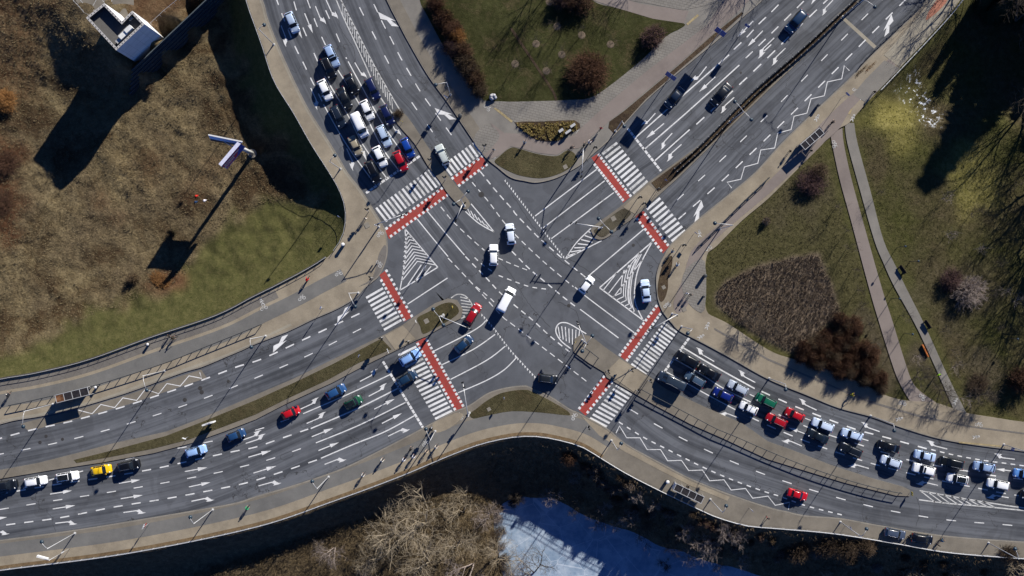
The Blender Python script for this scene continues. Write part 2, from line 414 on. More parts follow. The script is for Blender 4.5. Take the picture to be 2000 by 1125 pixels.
# colour zones
s = (H - Z) / H; VX, VY = X / (0.1 * s) + 1000, 562.5 - Y / (0.1 * s)
def zone(poly, k=2, jit=6):
    jx = blur(rng.normal(0, 1, X.shape), 6) * 6 * jit; jy = blur(rng.normal(0, 1, X.shape), 6) * 6 * jit
    return blur(inpoly(poly, VX + jx, VY + jy).astype(float), k)
z_dry = zone([(-9000, -9000), (420, -9000), (450, -50), (440, 60), (470, 150), (520, 250), (580, 330), (640, 385), (630, 402), (560, 392), (480, 405), (430, 442), (388, 480), (370, 528), (330, 562), (250, 592), (110, 642), (0, 705), (-400, 760)], 4, 10)
z_brown = zone([(-20, 270), (35, 280), (45, 340), (30, 420), (35, 470), (-20, 480)], 6, 12) + zone([(280, 530), (330, 520), (368, 545), (350, 575), (300, 565)], 4, 10) * .9 + zone([(180, 380), (240, 390), (235, 430), (190, 430)], 6, 12) * .5 \
    + zone([(360, 330), (440, 300), (420, 400), (350, 390)], 10, 20) * .35 + zone([(250, 300), (300, 280), (310, 380), (240, 360)], 10, 20) * .3 + zone([(200, -50), (420, -50), (380, 20), (300, 80), (240, 20)], 5, 10) * .6 + zone([(-50, -50), (150, -50), (80, 60), (70, 200), (-50, 240)], 8, 16) * .45
z_south = inS.astype(float)
z_park = zone([(1670, 215), (2050, -100), (9000, -100), (9000, 860), (2010, 823), (1887, 806), (1850, 700), (1770, 520), (1705, 400)], 2, 4)
z_yel = zone([(1690, 240), (1730, 185), (1790, 225), (1800, 290), (1730, 290)], 8, 14) + zone([(1850, 300), (1900, 290), (1945, 380), (1960, 440), (1900, 430), (1850, 350)], 8, 16)
z_snow = zone([(1750, 165), (1775, 140), (1800, 175), (1830, 215), (1835, 245), (1800, 225), (1770, 185)], 2, 14)
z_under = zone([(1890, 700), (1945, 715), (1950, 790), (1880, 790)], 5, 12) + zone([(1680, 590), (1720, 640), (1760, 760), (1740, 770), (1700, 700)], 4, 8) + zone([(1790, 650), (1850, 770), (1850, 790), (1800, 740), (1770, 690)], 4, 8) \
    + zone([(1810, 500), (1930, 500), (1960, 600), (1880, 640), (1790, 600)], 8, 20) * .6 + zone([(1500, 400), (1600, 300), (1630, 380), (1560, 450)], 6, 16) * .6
z_bed = zone([(1400, 570), (1415, 550), (1475, 520), (1560, 498), (1600, 495), (1620, 545), (1640, 610), (1590, 660), (1545, 690), (1440, 630), (1400, 595)], 1, 1)
z_park2 = zone([(1380, 500), (1500, 385), (1610, 290), (1640, 400), (1690, 560), (1740, 740), (1760, 775), (1545, 700), (1380, 610)], 1, 3)
t = NT('terrain_ground')
f = t.math('ADD', t.math('MULTIPLY', t.noise(0.9, 6, 0.75), 0.55), t.math('MULTIPLY', t.noise(5.0, 4, 0.8), 0.45))
cm = lambda a, b, c: t.ramp(f, [(0.33, a), (0.5, b), (0.68, c)])
col = cm((0.034, 0.038, 0.013, 1), (0.070, 0.068, 0.025, 1), (0.125, 0.110, 0.048, 1))
wgreen = t.ramp(t.noise(0.1, 4, 0.6), [(0.35, G(0)), (0.65, G(1))])
dry = t.mix(wgreen, cm((0.085, 0.064, 0.034, 1), (0.200, 0.158, 0.088, 1), (0.345, 0.285, 0.170, 1)), cm((0.062, 0.048, 0.030, 1), (0.140, 0.108, 0.066, 1), (0.255, 0.205, 0.125, 1)))
park = t.mix(wgreen, cm((0.026, 0.029, 0.009, 1), (0.058, 0.058, 0.019, 1), (0.115, 0.106, 0.042, 1)), cm((0.030, 0.025, 0.013, 1), (0.070, 0.057, 0.030, 1), (0.130, 0.105, 0.060, 1)))
par2 = cm((0.028, 0.028, 0.012, 1), (0.066, 0.060, 0.026, 1), (0.120, 0.105, 0.052, 1))
pat = t.ramp(t.noise(0.075, 5, 0.62, None, 1.2), [(0.40, (0.50, 0.43, 0.40, 1)), (0.52, (0.95, 0.93, 0.90, 1)), (0.62, (1.12, 1.10, 1.06, 1))])
dry = t.mix(1.0, dry, pat, 'MULTIPLY')
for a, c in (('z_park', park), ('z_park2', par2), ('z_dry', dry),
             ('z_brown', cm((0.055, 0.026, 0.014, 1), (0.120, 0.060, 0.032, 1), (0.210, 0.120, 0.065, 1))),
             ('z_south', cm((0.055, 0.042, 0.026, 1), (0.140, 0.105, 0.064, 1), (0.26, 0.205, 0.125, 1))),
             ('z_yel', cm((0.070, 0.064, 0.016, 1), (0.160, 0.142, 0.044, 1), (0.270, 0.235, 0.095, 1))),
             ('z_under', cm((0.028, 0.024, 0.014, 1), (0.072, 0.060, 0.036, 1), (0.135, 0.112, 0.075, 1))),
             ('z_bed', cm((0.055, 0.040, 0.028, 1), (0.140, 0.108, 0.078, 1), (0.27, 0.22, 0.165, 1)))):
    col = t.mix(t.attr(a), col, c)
sn = t.math('MULTIPLY', t.attr('z_snow'), t.ramp(t.noise(0.9, 5, 0.75), [(0.56, G(0)), (0.62, G(1))]))
col = t.mix(sn, col, (0.70, 0.74, 0.80, 1))
bh = t.math('ADD', t.noise(1.6, 5, 0.75), t.math('MULTIPLY', t.noise(7.0, 4, 0.8), 0.45))
t.bump(t.math('MULTIPLY', bh, t.math('ADD', 0.25, t.math('MULTIPLY', t.math('ADD', t.attr('z_dry'), t.attr('z_south')), 0.9))), 0.60, 1.0)
TERR = t.out(col, 1.0, 0.05)
ny, nx = X.shape
idx = np.arange(nx * ny).reshape(ny, nx)
quads = np.stack([idx[:-1, :-1], idx[:-1, 1:], idx[1:, 1:], idx[1:, :-1]], -1).reshape(-1, 4)
me = bpy.data.meshes.new('ground'); me.vertices.add(nx * ny); me.vertices.foreach_set('co', np.stack([X, Y, Z], -1).reshape(-1).astype(np.float32))
me.loops.add(quads.size); me.loops.foreach_set('vertex_index', quads.reshape(-1).astype(np.int32))
me.polygons.add(len(quads)); me.polygons.foreach_set('loop_start', np.arange(0, quads.size, 4, dtype=np.int32)); me.polygons.foreach_set('loop_total', np.full(len(quads), 4, np.int32))
me.polygons.foreach_set('use_smooth', [True] * len(quads)); me.update(calc_edges=True); me.materials.append(TERR)
for k in ('z_park', 'z_park2', 'z_dry', 'z_brown', 'z_south', 'z_yel', 'z_snow', 'z_under', 'z_bed'):
    a = me.attributes.new(k, 'FLOAT', 'POINT'); a.data.foreach_set('value', np.clip(globals()[k], 0, 1).reshape(-1).astype(np.float32))
structure(link('ground', me))
def gz(x, y):
    """ground height at world x, y"""
    i = int(np.clip(np.searchsorted(gy, y), 1, len(gy) - 1)); j = int(np.clip(np.searchsorted(gx, x), 1, len(gx) - 1))
    ty = (y - gy[i - 1]) / (gy[i] - gy[i - 1]); tx = (x - gx[j - 1]) / (gx[j] - gx[j - 1])
    return float((Z[i - 1, j - 1] * (1 - tx) + Z[i - 1, j] * tx) * (1 - ty) + (Z[i, j - 1] * (1 - tx) + Z[i, j] * tx) * ty)
def WG(px, py):
    """world point on the terrain seen at photo pixel"""
    z = 0.0
    for _ in range(8):
        p = W(px, py, z); z = gz(p.x, p.y)
    return W(px, py, z)

# ---------------------------------------------------------------- roads and pavements
NSH = [0]
def sheet(name, px, z, mat, smooth_n=0):
    NSH[0] += 1
    if z >= 0.1: z += 0.0009 * NSH[0]
    p = cr(px, smooth_n, True) if smooth_n else px
    return structure(MB().poly([W(x, y, 0) + Vector((0, 0, z)) for x, y in p]).build(name, mat))
def slab(name, px, z1, mat, z0=-0.5, side=None):
    pts = [W(x, y, 0) for x, y in px]
    mats = [mat, side or KERB]
    return structure(MB().prism(pts, z0, z1, 0, 1).build(name, mats))
A, Bq, Cq, Dq = (cr(q, 5) for q in (A_NW, B_S, C_E, D_N))
o = sheet('road', A + Bq + Cq + Dq, 0.0, ASPH)
a = o.data.attributes.new('fade', 'FLOAT', 'POINT')
def ribbon(name, left, right, z=0.004, n=60):
    L = resample(cr(left, 8), 4); R = resample(cr(right, 8), 4); vs = []; uv = []; fd = []; dl = 0
    prev = None
    for i in range(n + 1):
        l = L[min(int(i / n * (len(L) - 1)), len(L) - 1)]; r = R[min(int(i / n * (len(R) - 1)), len(R) - 1)]
        a, b = W(*l), W(*r); mid = (a + b) / 2
        if prev is not None: dl += (mid - prev).length
        prev = mid
        for k in range(5):
            q = a.lerp(b, k / 4); vs.append((q.x, q.y, z)); uv.append(((b - a).length * k / 4, dl)); fd.append(min(1, (n - i) / 14) * (0 if k in (0, 4) and False else 1))
    fs = [(i * 5 + k, i * 5 + k + 1, (i + 1) * 5 + k + 1, (i + 1) * 5 + k) for i in range(n) for k in range(4)]
    ob = finish(name, vs, fs, ASPH, uv=uv, attrs={'fade': fd})
    # make normals face up
    if ob.data.polygons[0].normal.z < 0: ob.data.flip_normals()
    return structure(ob)
ribbon('carriageway', [(495, -60), (516, 0), (540, 70), (610, 215), (683, 335), (715, 377), (800, 500), (880, 610)], [(640, -60), (664, 0), (735, 160), (775, 225), (800, 270), (830, 315), (900, 420), (1000, 560)])
ribbon('carriageway', [(655, -60), (675, 0), (745, 160), (800, 228), (868, 328), (915, 388), (960, 440)], [(735, -60), (752, 0), (800, 92), (874, 206), (940, 303), (970, 328), (1000, 352)])
ribbon('carriageway', [(-150, 865), (0, 832), (150, 800), (357, 731), (500, 675), (660, 606), (720, 570), (800, 520)], [(-150, 950), (0, 915), (140, 884), (312, 842), (500, 772), (745, 655), (800, 622), (870, 585)])
ribbon('carriageway', [(-150, 970), (0, 937), (200, 905), (375, 866), (560, 790), (770, 690), (870, 640), (950, 590)], [(-150, 1078), (0, 1053), (185, 1027), (450, 982), (660, 915), (812, 840), (915, 789), (1000, 752)])
ribbon('carriageway', [(2150, 907), (2000, 884), (1825, 857), (1700, 816), (1500, 743), (1329, 650), (1250, 600), (1130, 510)], [(2150, 1012), (2000, 992), (1777, 955), (1625, 907), (1450, 826), (1265, 733), (1215, 698), (1100, 620)])
ribbon('carriageway', [(2150, 1014), (2000, 996), (1775, 971), (1650, 945), (1500, 899), (1345, 845), (1240, 770), (1185, 737), (1120, 690)], [(2150, 1066), (2000, 1056), (1712, 1023), (1500, 988), (1350, 932), (1185, 834), (1110, 795), (1040, 755)])
ribbon('carriageway', [(1560, -60), (1494, 0), (1327, 145), (1209, 259), (1140, 320), (1060, 390), (985, 450)], [(1730, -60), (1665, 0), (1500, 152), (1370, 280), (1265, 352), (1212, 402), (1150, 455)])
ribbon('carriageway', [(1755, -60), (1690, 0), (1500, 178), (1325, 348), (1240, 428), (1150, 500)], [(1870, -60), (1808, 0), (1660, 148), (1520, 283), (1420, 378), (1335, 450), (1250, 530)])

KZ = 0.15
slab('pavement', RAIL_Ws[::-1] + A[::1], KZ, TAN, -1.2)
slab('pavement', Bq + RAIL_Ss[::-1], KZ, TANG, -1.2)
slab('pavement', Cq + cr(EAST[::-1], 4), KZ, TAN, -1.0)
slab('pavement', Dq + [(640, -200), (1000, -260)], KZ, GREYP, -0.5)
E1, E2, E3 = KZ + 0.004, KZ + 0.008, KZ + 0.012
def band(name, line, d0, d1, z, mat):
    a = offset(line, d0); b = offset(line, d1)
    return sheet(name, a + b[::-1], z, mat)
# left cycle path beside the low guard wall
lw = cr([(655, 505), (612, 527), (560, 555), (500, 584), (425, 621), (300, 664), (175, 709), (75, 734), (0, 747), (-120, 775), (-300, 815)], 5)
band('block_paving_strip', lw[12:], 0, 17, E1, SETT)
band('cycle_path', lw, 23, 49, E2, CYC)
band('kerb_strip', lw[12:], 72, 77, E1, CONC)
sheet('block_paving_strip', cr([(700, 560), (725, 545), (735, 520), (738, 505), (742, 492), (752, 478), (756, 490), (755, 503), (749, 521), (739, 539), (725, 551)], 3, True), E1, SETT)
nwl = [(x, y) for x, y in A if -60 < y < 440]
for ln_ in (A, Bq, Cq, Dq): band('kerb_stones', ln_, -.2, -2.4, E1, KERB)
band('kerb_edge', nwl[:], -2.6, -6, E1, CONC)
# bottom pavement bands
sl = [p for p in RAIL_Ss if p[0] < 1180]
band('leaf_litter_strip', sl, 1, 7, E1, LEAF)
band('paved_footway', sl, 7, 25, E1, TAN)
band('cycle_path', sl, 25, 50, E2, CYC)
band('paved_footway', [p for p in RAIL_Ss if p[0] > 1180], 3, 22, E1, TANG)
sheet('paved_footway', [(1135, 812), (1185, 840), (1225, 872), (1300, 914), (1350, 940), (1425, 970), (1420, 978), (1350, 949), (1296, 922), (1220, 882), (1170, 850)], E2, TAN)
sheet('paved_footway', cr([(845, 828), (870, 815), (893, 806), (905, 812), (880, 835), (850, 845)], 3, True), E3, TAN)
# right side
sheet('grey_joint_strip', [(1395, 640), (1500, 700), (1600, 742), (1700, 783), (1800, 812), (1900, 832), (2000, 845), (2000, 848), (1900, 835), (1800, 816), (1700, 787), (1600, 746), (1500, 704), (1395, 644)], E1, SETT)
sheet('cycle_path', cr([(1880, -10), (1850, 20), (1795, 78), (1745, 130), (1700, 175), (1660, 215), (1640, 250), (1610, 277), (1560, 325), (1500, 380), (1440, 430), (1395, 470), (1372, 500), (1362, 560), (1340, 600), (1322, 612), (1315, 590), (1335, 540), (1350, 490), (1390, 450), (1450, 400), (1520, 335), (1580, 265), (1640, 205), (1690, 160), (1735, 115), (1790, 55), (1840, 5), (1850, -10)], 2, True), E1, PINK)
sheet('bridge_footway', [(1860, -100), (1930, -80), (1875, 0), (1850, 32), (1800, 87), (1757, 132), (1726, 108), (1770, 60), (1812, 10), (1840, -30)], E2, CONC)
sheet('slab_paving', [(1757, 134), (1712, 180), (1690, 200), (1665, 185), (1690, 155), (1727, 118)], E2, GREYP)
sheet('slab_paving', cr([(1376, 510), (1376, 605), (1352, 600), (1335, 575), (1332, 545), (1345, 520)], 3, True), E3, SLAB)
sheet('red_paint_patch', cr([(1815, 20), (1835, -5), (1850, 0), (1832, 22), (1808, 40)], 3, True), E3, flat('faded_red_paint', (0.34, 0.15, 0.10, 1), 0.9, 0.1, var=0.3))
sheet('corner_bed', cr([(1284, 566), (1290, 530), (1300, 508), (1312, 500), (1312, 520), (1305, 545), (1304, 565), (1297, 585), (1289, 588)], 4, True), E2, SOIL)
# paths through the park
sheet('park_path', cr([(1622, 262), (1625, 281), (1640, 351), (1662, 431), (1697, 562), (1715, 624), (1740, 704), (1755, 744), (1777, 783), (1795, 800)], 4) + cr([(1850, 800), (1825, 784), (1795, 762), (1780, 742), (1765, 699), (1742, 624), (1722, 562), (1685, 431), (1662, 346), (1648, 281), (1645, 250)], 4), 0.06, PINK)
sheet('park_path', cr([(1650, 240), (1655, 281), (1680, 373), (1707, 468), (1725, 513), (1747, 561), (1795, 649), (1857, 787), (1860, 800)], 4) + cr([(1890, 812), (1886, 804), (1850, 732), (1807, 637), (1769, 561), (1750, 521), (1725, 468), (1700, 373), (1675, 281), (1668, 240)], 4), 0.06, GREYP)
# top block: lawn, slab paving, beds
lawn = cr([(815, -60), (820, 0), (835, 32), (875, 105), (925, 172), (945, 197)], 4) + [(1000, 199), (1080, 197)] + cr([(1120, 195), (1150, 192), (1185, 172), (1250, 120), (1300, 72), (1327, 57), (1335, 46), (1275, 37), (1225, 22), (1200, 15), (1155, 0), (1100, -60)], 4)
sheet('slab_paving', [(945, 197), (1000, 199), (1080, 197), (1185, 172), (1250, 120), (1327, 57), (1380, 50), (1262, 140), (1190, 200), (1135, 250), (1122, 235), (1005, 239), (975, 215)], E1, SLAB)
sheet('slab_paving', [(1170, -10), (1335, 20), (1430, 0), (1440, -60), (1170, -60)], E1, SLAB)
sheet('cycle_path', [(1155, 0), (1200, 15), (1225, 22), (1275, 37), (1335, 46), (1345, 22), (1250, 8), (1200, -8), (1180, -60), (1090, -60)], E2, PINK)
sheet('cycle_path', [(1450, 15), (1500, -40), (1440, -40), (1400, 20), (1380, 50), (1262, 140), (1190, 200), (1135, 250), (1107, 281), (1135, 285), (1190, 237), (1220, 213), (1325, 125), (1400, 60)], E1, PINK)
sheet('cycle_path', [(958, 240), (985, 260), (1027, 262), (1050, 276), (1087, 279), (1125, 262), (1150, 275), (1130, 290), (1107, 291), (1087, 303), (1050, 299), (1015, 289), (997, 286), (975, 304), (955, 312), (942, 299), (960, 285), (975, 270)], E1, PINK)
sheet('slab_paving', cr([(925, 272), (945, 245), (965, 250), (975, 262), (972, 275), (950, 298), (940, 297)], 3, True), E2, SLAB)
nk = [p for p in Dq if 1290 > p[0] > 0 and p[0] < 935]
band('paved_footway', nk, -24, -2, E1, TANG)
slab('lawn', lawn, KZ + 0.03, LAWN, 0.0, SOIL)
sheet('worn_track', cr([(998, 60), (1022, 96), (1052, 140), (1078, 180), (1084, 196), (1088, 194), (1082, 178), (1056, 138), (1026, 93), (1003, 58)], 3, True), KZ + .035, SOIL)
slab('verge_bed', [(1448, 24), (1452, 27), (1400, 74), (1325, 138), (1262, 193), (1215, 245), (1200, 262), (1188, 250), (1190, 238), (1220, 216), (1325, 128), (1390, 70)], KZ + 0.02, SOIL, 0.0)
slab('flower_bed', cr([(1005, 239), (1060, 238), (1122, 235), (1133, 250), (1120, 258), (1107, 266), (1087, 276), (1050, 274), (1027, 260)], 2, True), KZ + 0.05, SOIL, 0.0)
isl = cr([(967, 318), (975, 306), (997, 289), (1015, 291), (1050, 301), (1087, 305), (1107, 294), (1122, 300), (1126, 316), (1100, 336), (1062, 348), (1025, 345), (997, 336)], 4, True)
slab('grass_island', isl, KZ + 0.03, VERGE, 0.0)
slab('grass_island', cr([(928, 800), (950, 783), (975, 769), (1000, 763), (1025, 761), (1040, 765), (1072, 781), (1100, 797), (1112, 806), (1108, 811), (1060, 806), (1000, 803), (950, 812), (925, 817), (917, 808)], 3, True), KZ + 0.03, VERGE, 0.0)
# medians
slab('traffic_island', cr([(767, 221), (780, 220), (795, 227), (832, 281), (867, 331), (890, 361), (915, 391), (917, 403), (905, 408), (877, 381), (857, 351), (835, 323), (810, 281), (777, 243)], 3, True), KZ, TANG)
m2u = [(-200, 962), (0, 918), (75, 904), (150, 885), (225, 865), (325, 843), (400, 814), (500, 771), (575, 739), (650, 702), (750, 654), (787, 634), (807, 620), (850, 592), (875, 583), (893, 586), (904, 605), (900, 622), (862, 640), (832, 657), (812, 665), (770, 686), (712, 714), (650, 747), (562, 787), (500, 819), (437, 843), (375, 865), (300, 885), (200, 903), (100, 918), (0, 935), (-200, 985)]
slab('traffic_island', m2u, KZ, TANG)
slab('median_grass', [(145, 898), (217, 880), (325, 851), (400, 822), (500, 781), (575, 747), (650, 711), (745, 661), (765, 682), (700, 709), (640, 742), (560, 779), (500, 809), (437, 833), (370, 858), (300, 876), (217, 892), (150, 904)], KZ + 0.03, VERGE, 0.0)
slab('median_grass', cr([(815, 621), (837, 609), (862, 594), (882, 591), (894, 600), (895, 612), (875, 627), (850, 641), (827, 652), (821, 637)], 3, True), KZ + 0.03, VERGE, 0.0)
sheet('slab_paving', [(752, 656), (787, 636), (812, 662), (772, 683)], E1, TAN)
m3 = [(1120, 675), (1122, 662), (1135, 653), (1155, 657), (1183, 679), (1210, 698), (1265, 733), (1300, 759), (1375, 794), (1450, 827), (1500, 862), (1550, 880), (1625, 909), (1700, 933), (1762, 950), (1777, 957), (1776, 969), (1750, 968), (1650, 943), (1575, 920), (1500, 897), (1450, 874), (1416, 858), (1348, 828), (1280, 792), (1240, 769), (1205, 749), (1185, 737), (1180, 727), (1150, 709), (1120, 687)]
slab('traffic_island', m3, KZ, TANG)
sheet('slab_paving', [(1183, 727), (1210, 700), (1262, 735), (1240, 767)], E1, TAN)
m4 = cr([(1155, 453), (1160, 441), (1212, 403), (1265, 357)], 3) + [(1312, 323), (1370, 281), (1462, 187), (1500, 153), (1575, 90), (1640, 25), (1668, 0), (1740, -70), (1750, -62), (1678, 0), (1645, 37), (1575, 107), (1500, 177), (1410, 264), (1325, 347), (1288, 380)] + cr([(1240, 424), (1207, 447), (1190, 461), (1175, 468), (1162, 466)], 3)
slab('traffic_island', m4, KZ, TANG)
sheet('median_soil', cr([(1160, 452), (1170, 442), (1215, 408), (1232, 418), (1205, 442), (1188, 457), (1175, 463)], 3, True), E1, WORN)
sheet('median_soil', [(1272, 357), (1312, 327), (1370, 285), (1462, 191), (1668, 4), (1674, 4), (1500, 172), (1410, 260), (1325, 342), (1286, 374)], E1, SOIL)
sheet('slab_paving', [(1217, 405), (1266, 361), (1285, 376), (1240, 418)], E1, TAN)
sheet('bridge_joint', [(1645, 38), (1650, 34), (1712, 90), (1707, 95)], 0.006, CONC)
sheet('bus_stop_bay', [(40, 828), (60, 822), (150, 801), (250, 771), (357, 733), (393, 722), (404, 738), (250, 790), (150, 818), (56, 842)], 0.006, TANG)
sheet('footpath_edge', [(0, 702), (92, 643), (94, 647), (2, 707)], -4.0, CONC)
# frozen pond
t = NT('snowy_pond_ice')
f = t.noise(0.5, 6, 0.7); col = t.ramp(f, [(0.32, (0.17, 0.24, 0.34, 1)), (0.5, (0.29, 0.36, 0.45, 1)), (0.7, (0.38, 0.44, 0.51, 1))])
d = t.ramp(t.noise(1.3, 6, 0.85), [(0.60, G(0)), (0.68, G(1))]); col = t.mix(t.math('MULTIPLY', d, 0.7), col, (0.07, 0.075, 0.08, 1))
gi = t.ramp(t.noise(0.16, 6, 0.7, None, 1.0), [(0.44, G(0)), (0.60, G(1))]); col = t.mix(t.math('MULTIPLY', gi, 0.6), col, (0.15, 0.22, 0.31, 1))
vc = t.n('ShaderNodeTexVoronoi', feature='DISTANCE_TO_EDGE'); vc.inputs['Scale'].default_value = 0.22; t.l(t.coord(), vc.inputs['Vector'])
col = t.mix(t.math('MULTIPLY', t.math('LESS_THAN', vc.outputs['Distance'], 0.010), 0.45), col, (0.55, 0.60, 0.66, 1))
t.bump(t.noise(1.2, 4), 0.08, 0.5)
ICE = t.out(col, 0.7, 0.3)
pc = (1230, 1120)
structure(MB().poly([W(x, y, -9.22) for x, y in [(pc[0] + (x - pc[0]) * 1.10, pc[1] + (y - pc[1]) * 1.22) for x, y in ponds]]).build('frozen_pond', ICE))
# ---------------------------------------------------------------- road markings
MK, MF, MR = MB(), MB(), MB()
MZ, SQ = 0.012, 0.016
def v3(p, z): q = W(p[0], p[1], 0); return Vector((q.x, q.y, z))
def stroke(mb, pts, w, z=MZ):
    L = offset(pts, w / 2); R = offset(pts, -w / 2)
    vs = [v3(p, z) for p in L] + [v3(p, z) for p in R]; n = len(pts)
    # offset() goes left of travel as seen in the picture, so R -> L is counter-clockwise from above
    mb.add(vs, [(n + i, n + i + 1, i + 1, i) for i in range(n - 1)])
def sub(pts, a, b):
    out = []; acc = 0
    for p, q in zip(pts, pts[1:]):
        L = math.hypot(q[0] - p[0], q[1] - p[1]); s0, s1 = max(a - acc, 0), min(b - acc, L)
        if s0 < s1:
            for s_ in (s0, s1):
                r = (p[0] + (q[0] - p[0]) * s_ / L, p[1] + (q[1] - p[1]) * s_ / L)
                if not out or math.hypot(out[-1][0] - r[0], out[-1][1] - r[1]) > 0.05: out.append(r)
        acc += L
    return out
def plen(pts): return sum(math.hypot(b[0] - a[0], b[1] - a[1]) for a, b in zip(pts, pts[1:]))
def dash(pts, on, per, w=2.0, ph=0, mb=None, sm=True):
    P = cr(pts, 8) if sm and len(pts) > 2 else pts; T = plen(P); d = ph
    while d < T - 1:
        s_ = sub(P, max(d, 0), min(d + on, T))
        if len(s_) > 1: stroke(mb or MK, s_, w)
        d += per
def solid(pts, w=2.0, mb=None, sm=True): stroke(mb or MK, cr(pts, 8) if sm and len(pts) > 2 else pts, w)
def pgon(mb, pts, z=MZ): mb.poly([v3(p, z) for p in pts])
def lerp(a, b, t): return (a[0] + (b[0] - a[0]) * t, a[1] + (b[1] - a[1]) * t)
def zebra(a0, a1, b0, b1, n, fill=0.5):
    for i in range(n):
        t0, t1 = i / (n - 1 + fill), (i + fill) / (n - 1 + fill)
        pgon(FK if random.random() < .15 else MK, [lerp(a0, a1, t0), lerp(b0, b1, t0), lerp(b0, b1, t1), lerp(a0, a1, t1)])
FK = MF
# zebra crossings
zebra((733, 407), (839, 330), (754, 434), (862, 360), 15)
zebra((864, 322), (926, 277), (881, 344), (942, 300), 9)
zebra((1175, 299), (1238, 380), (1204, 277), (1266, 355), 11)
zebra((1262, 407), (1313, 473), (1288, 385), (1340, 452), 9)
zebra((714, 580), (751, 646), (747, 561), (785, 627), 9)
zebra((777, 692), (851, 820), (812, 675), (884, 804), 17)
zebra((1297, 629), (1232, 712), (1324, 648), (1261, 733), 14)
zebra((1204, 751), (1151, 818), (1235, 770), (1184, 835), 10)
def crossing(ra, rb, ga0, ga1, gb0, gb1, n):
    """red cycle crossing: polygon from two end edges, white squares along both sides"""
    pgon(MR, [ra[0], rb[0], rb[1], ra[1]], 0.008)
    for p, q in ((ga0, ga1), (gb0, gb1)):
        dx, dy = (q[0] - p[0]), (q[1] - p[1]); L = math.hypot(dx, dy); ux, uy = dx / L, dy / L
        for i in range(n):
            c = lerp(p, q, i / (n - 1)); h = 2.5
            pgon(MK, [(c[0] + (a * ux - b * uy) * h, c[1] + (a * uy + b * ux) * h) for a, b in ((-1, -1), (1, -1), (1, 1), (-1, 1))], SQ)
crossing([(752, 449), (760, 467)], [(866, 364), (877, 381)], (755, 446), (863, 368), (764, 461), (874, 381), 15)
crossing([(883, 346), (895, 364)], [(942, 304), (951, 323)], (884, 348), (942, 305), (897, 362), (950, 322), 8)
crossing([(1168, 300), (1155, 308)], [(1232, 384), (1217, 396)], (1170, 303), (1231, 382), (1162, 322), (1216, 390), 14)
crossing([(1257, 412), (1240, 422)], [(1307, 481), (1295, 495)], (1260, 419), (1304, 478), (1245, 428), (1291, 489), 10)
crossing([(741, 537), (752, 529)], [(789, 628), (805, 620)], (745, 548), (789, 624), (755, 529), (804, 617), 11)
crossing([(812, 669), (830, 659)], [(890, 803), (907, 794)], (816, 672), (888, 799), (834, 665), (904, 792), 18)
crossing([(1282, 596), (1292, 604)], [(1210, 695), (1224, 706)], (1282, 598), (1211, 693), (1289, 614), (1225, 703), 15)
crossing([(1178, 735), (1197, 745)], [(1130, 800), (1144, 812)], (1179, 736), (1132, 797), (1195, 747), (1148, 805), 9)
# stop lines
for p, q in (((715, 377), (821, 304)), ((748, 706), (826, 835)), ((1226, 251), (1291, 334)), ((1346, 660), (1297, 727))):
    dash([p, q], 7.5, 9.2, 4.5)
# give-way teeth
def teeth(pts, n, dirn, size=4.2):
    P = cr(pts, 6); T = plen(P)
    for i in range(n):
        s_ = sub(P, T * i / n, T * (i + .72) / n); a, b = s_[0], s_[-1]; m_ = lerp(a, b, .5)
        pgon(MK, [a, b, (m_[0] + dirn[0] * size, m_[1] + dirn[1] * size)])
teeth([(985, 353), (1002, 375), (1050, 438), (1103, 507)], 30, (.3, -1.15))
teeth([(940, 612), (965, 640), (1000, 686), (1048, 738)], 24, (-.3, 1.15))
# ---- arrows
TURN = [(.575, .022), (.58, -.0), (.72, -.05), (.88, .11), (1, .14), (.83, .17), (.617, .155), (.686, .105)]
MERGE = [(1, 0), (.76, .167), (.527, .063), (.24, .14), (0, 0), (.405, -.024), (.227, -.113)]
def arrow(tail, tip, kind, mb=None):
    mb = mb or MK; dx, dy = tip[0] - tail[0], tip[1] - tail[1]
    if kind in 'LR':      # the tip of a turning arrow lies off the shaft line
        L = math.hypot(dx, dy) / math.hypot(1, .14); sgn = 1 if kind == 'R' else -1
        ang = math.atan2(dy, dx) - sgn * math.atan(.14); ux, uy = math.cos(ang), math.sin(ang)
    else:
        L = math.hypot(dx, dy); ux, uy = dx / L, dy / L; sgn = 1
    f = lambda u, v: (tail[0] + (ux * u - uy * v * sgn) * L, tail[1] + (uy * u + ux * v * sgn) * L)
    if kind == 'M': pgon(mb, [f(*p) for p in MERGE]); return
    if kind == 'N': pgon(mb, [f(u, -v) for u, v in MERGE]); return
    w = 0.95 / L
    pgon(mb, [f(0, -w), f(.6, -w), f(.6, w), f(0, w)])
    if kind == 'S': pgon(mb, [f(.58, -.085), f(1, 0), f(.58, .085)], MZ + .002)
    else: pgon(mb, [f(*p) for p in TURN], MZ + .002)
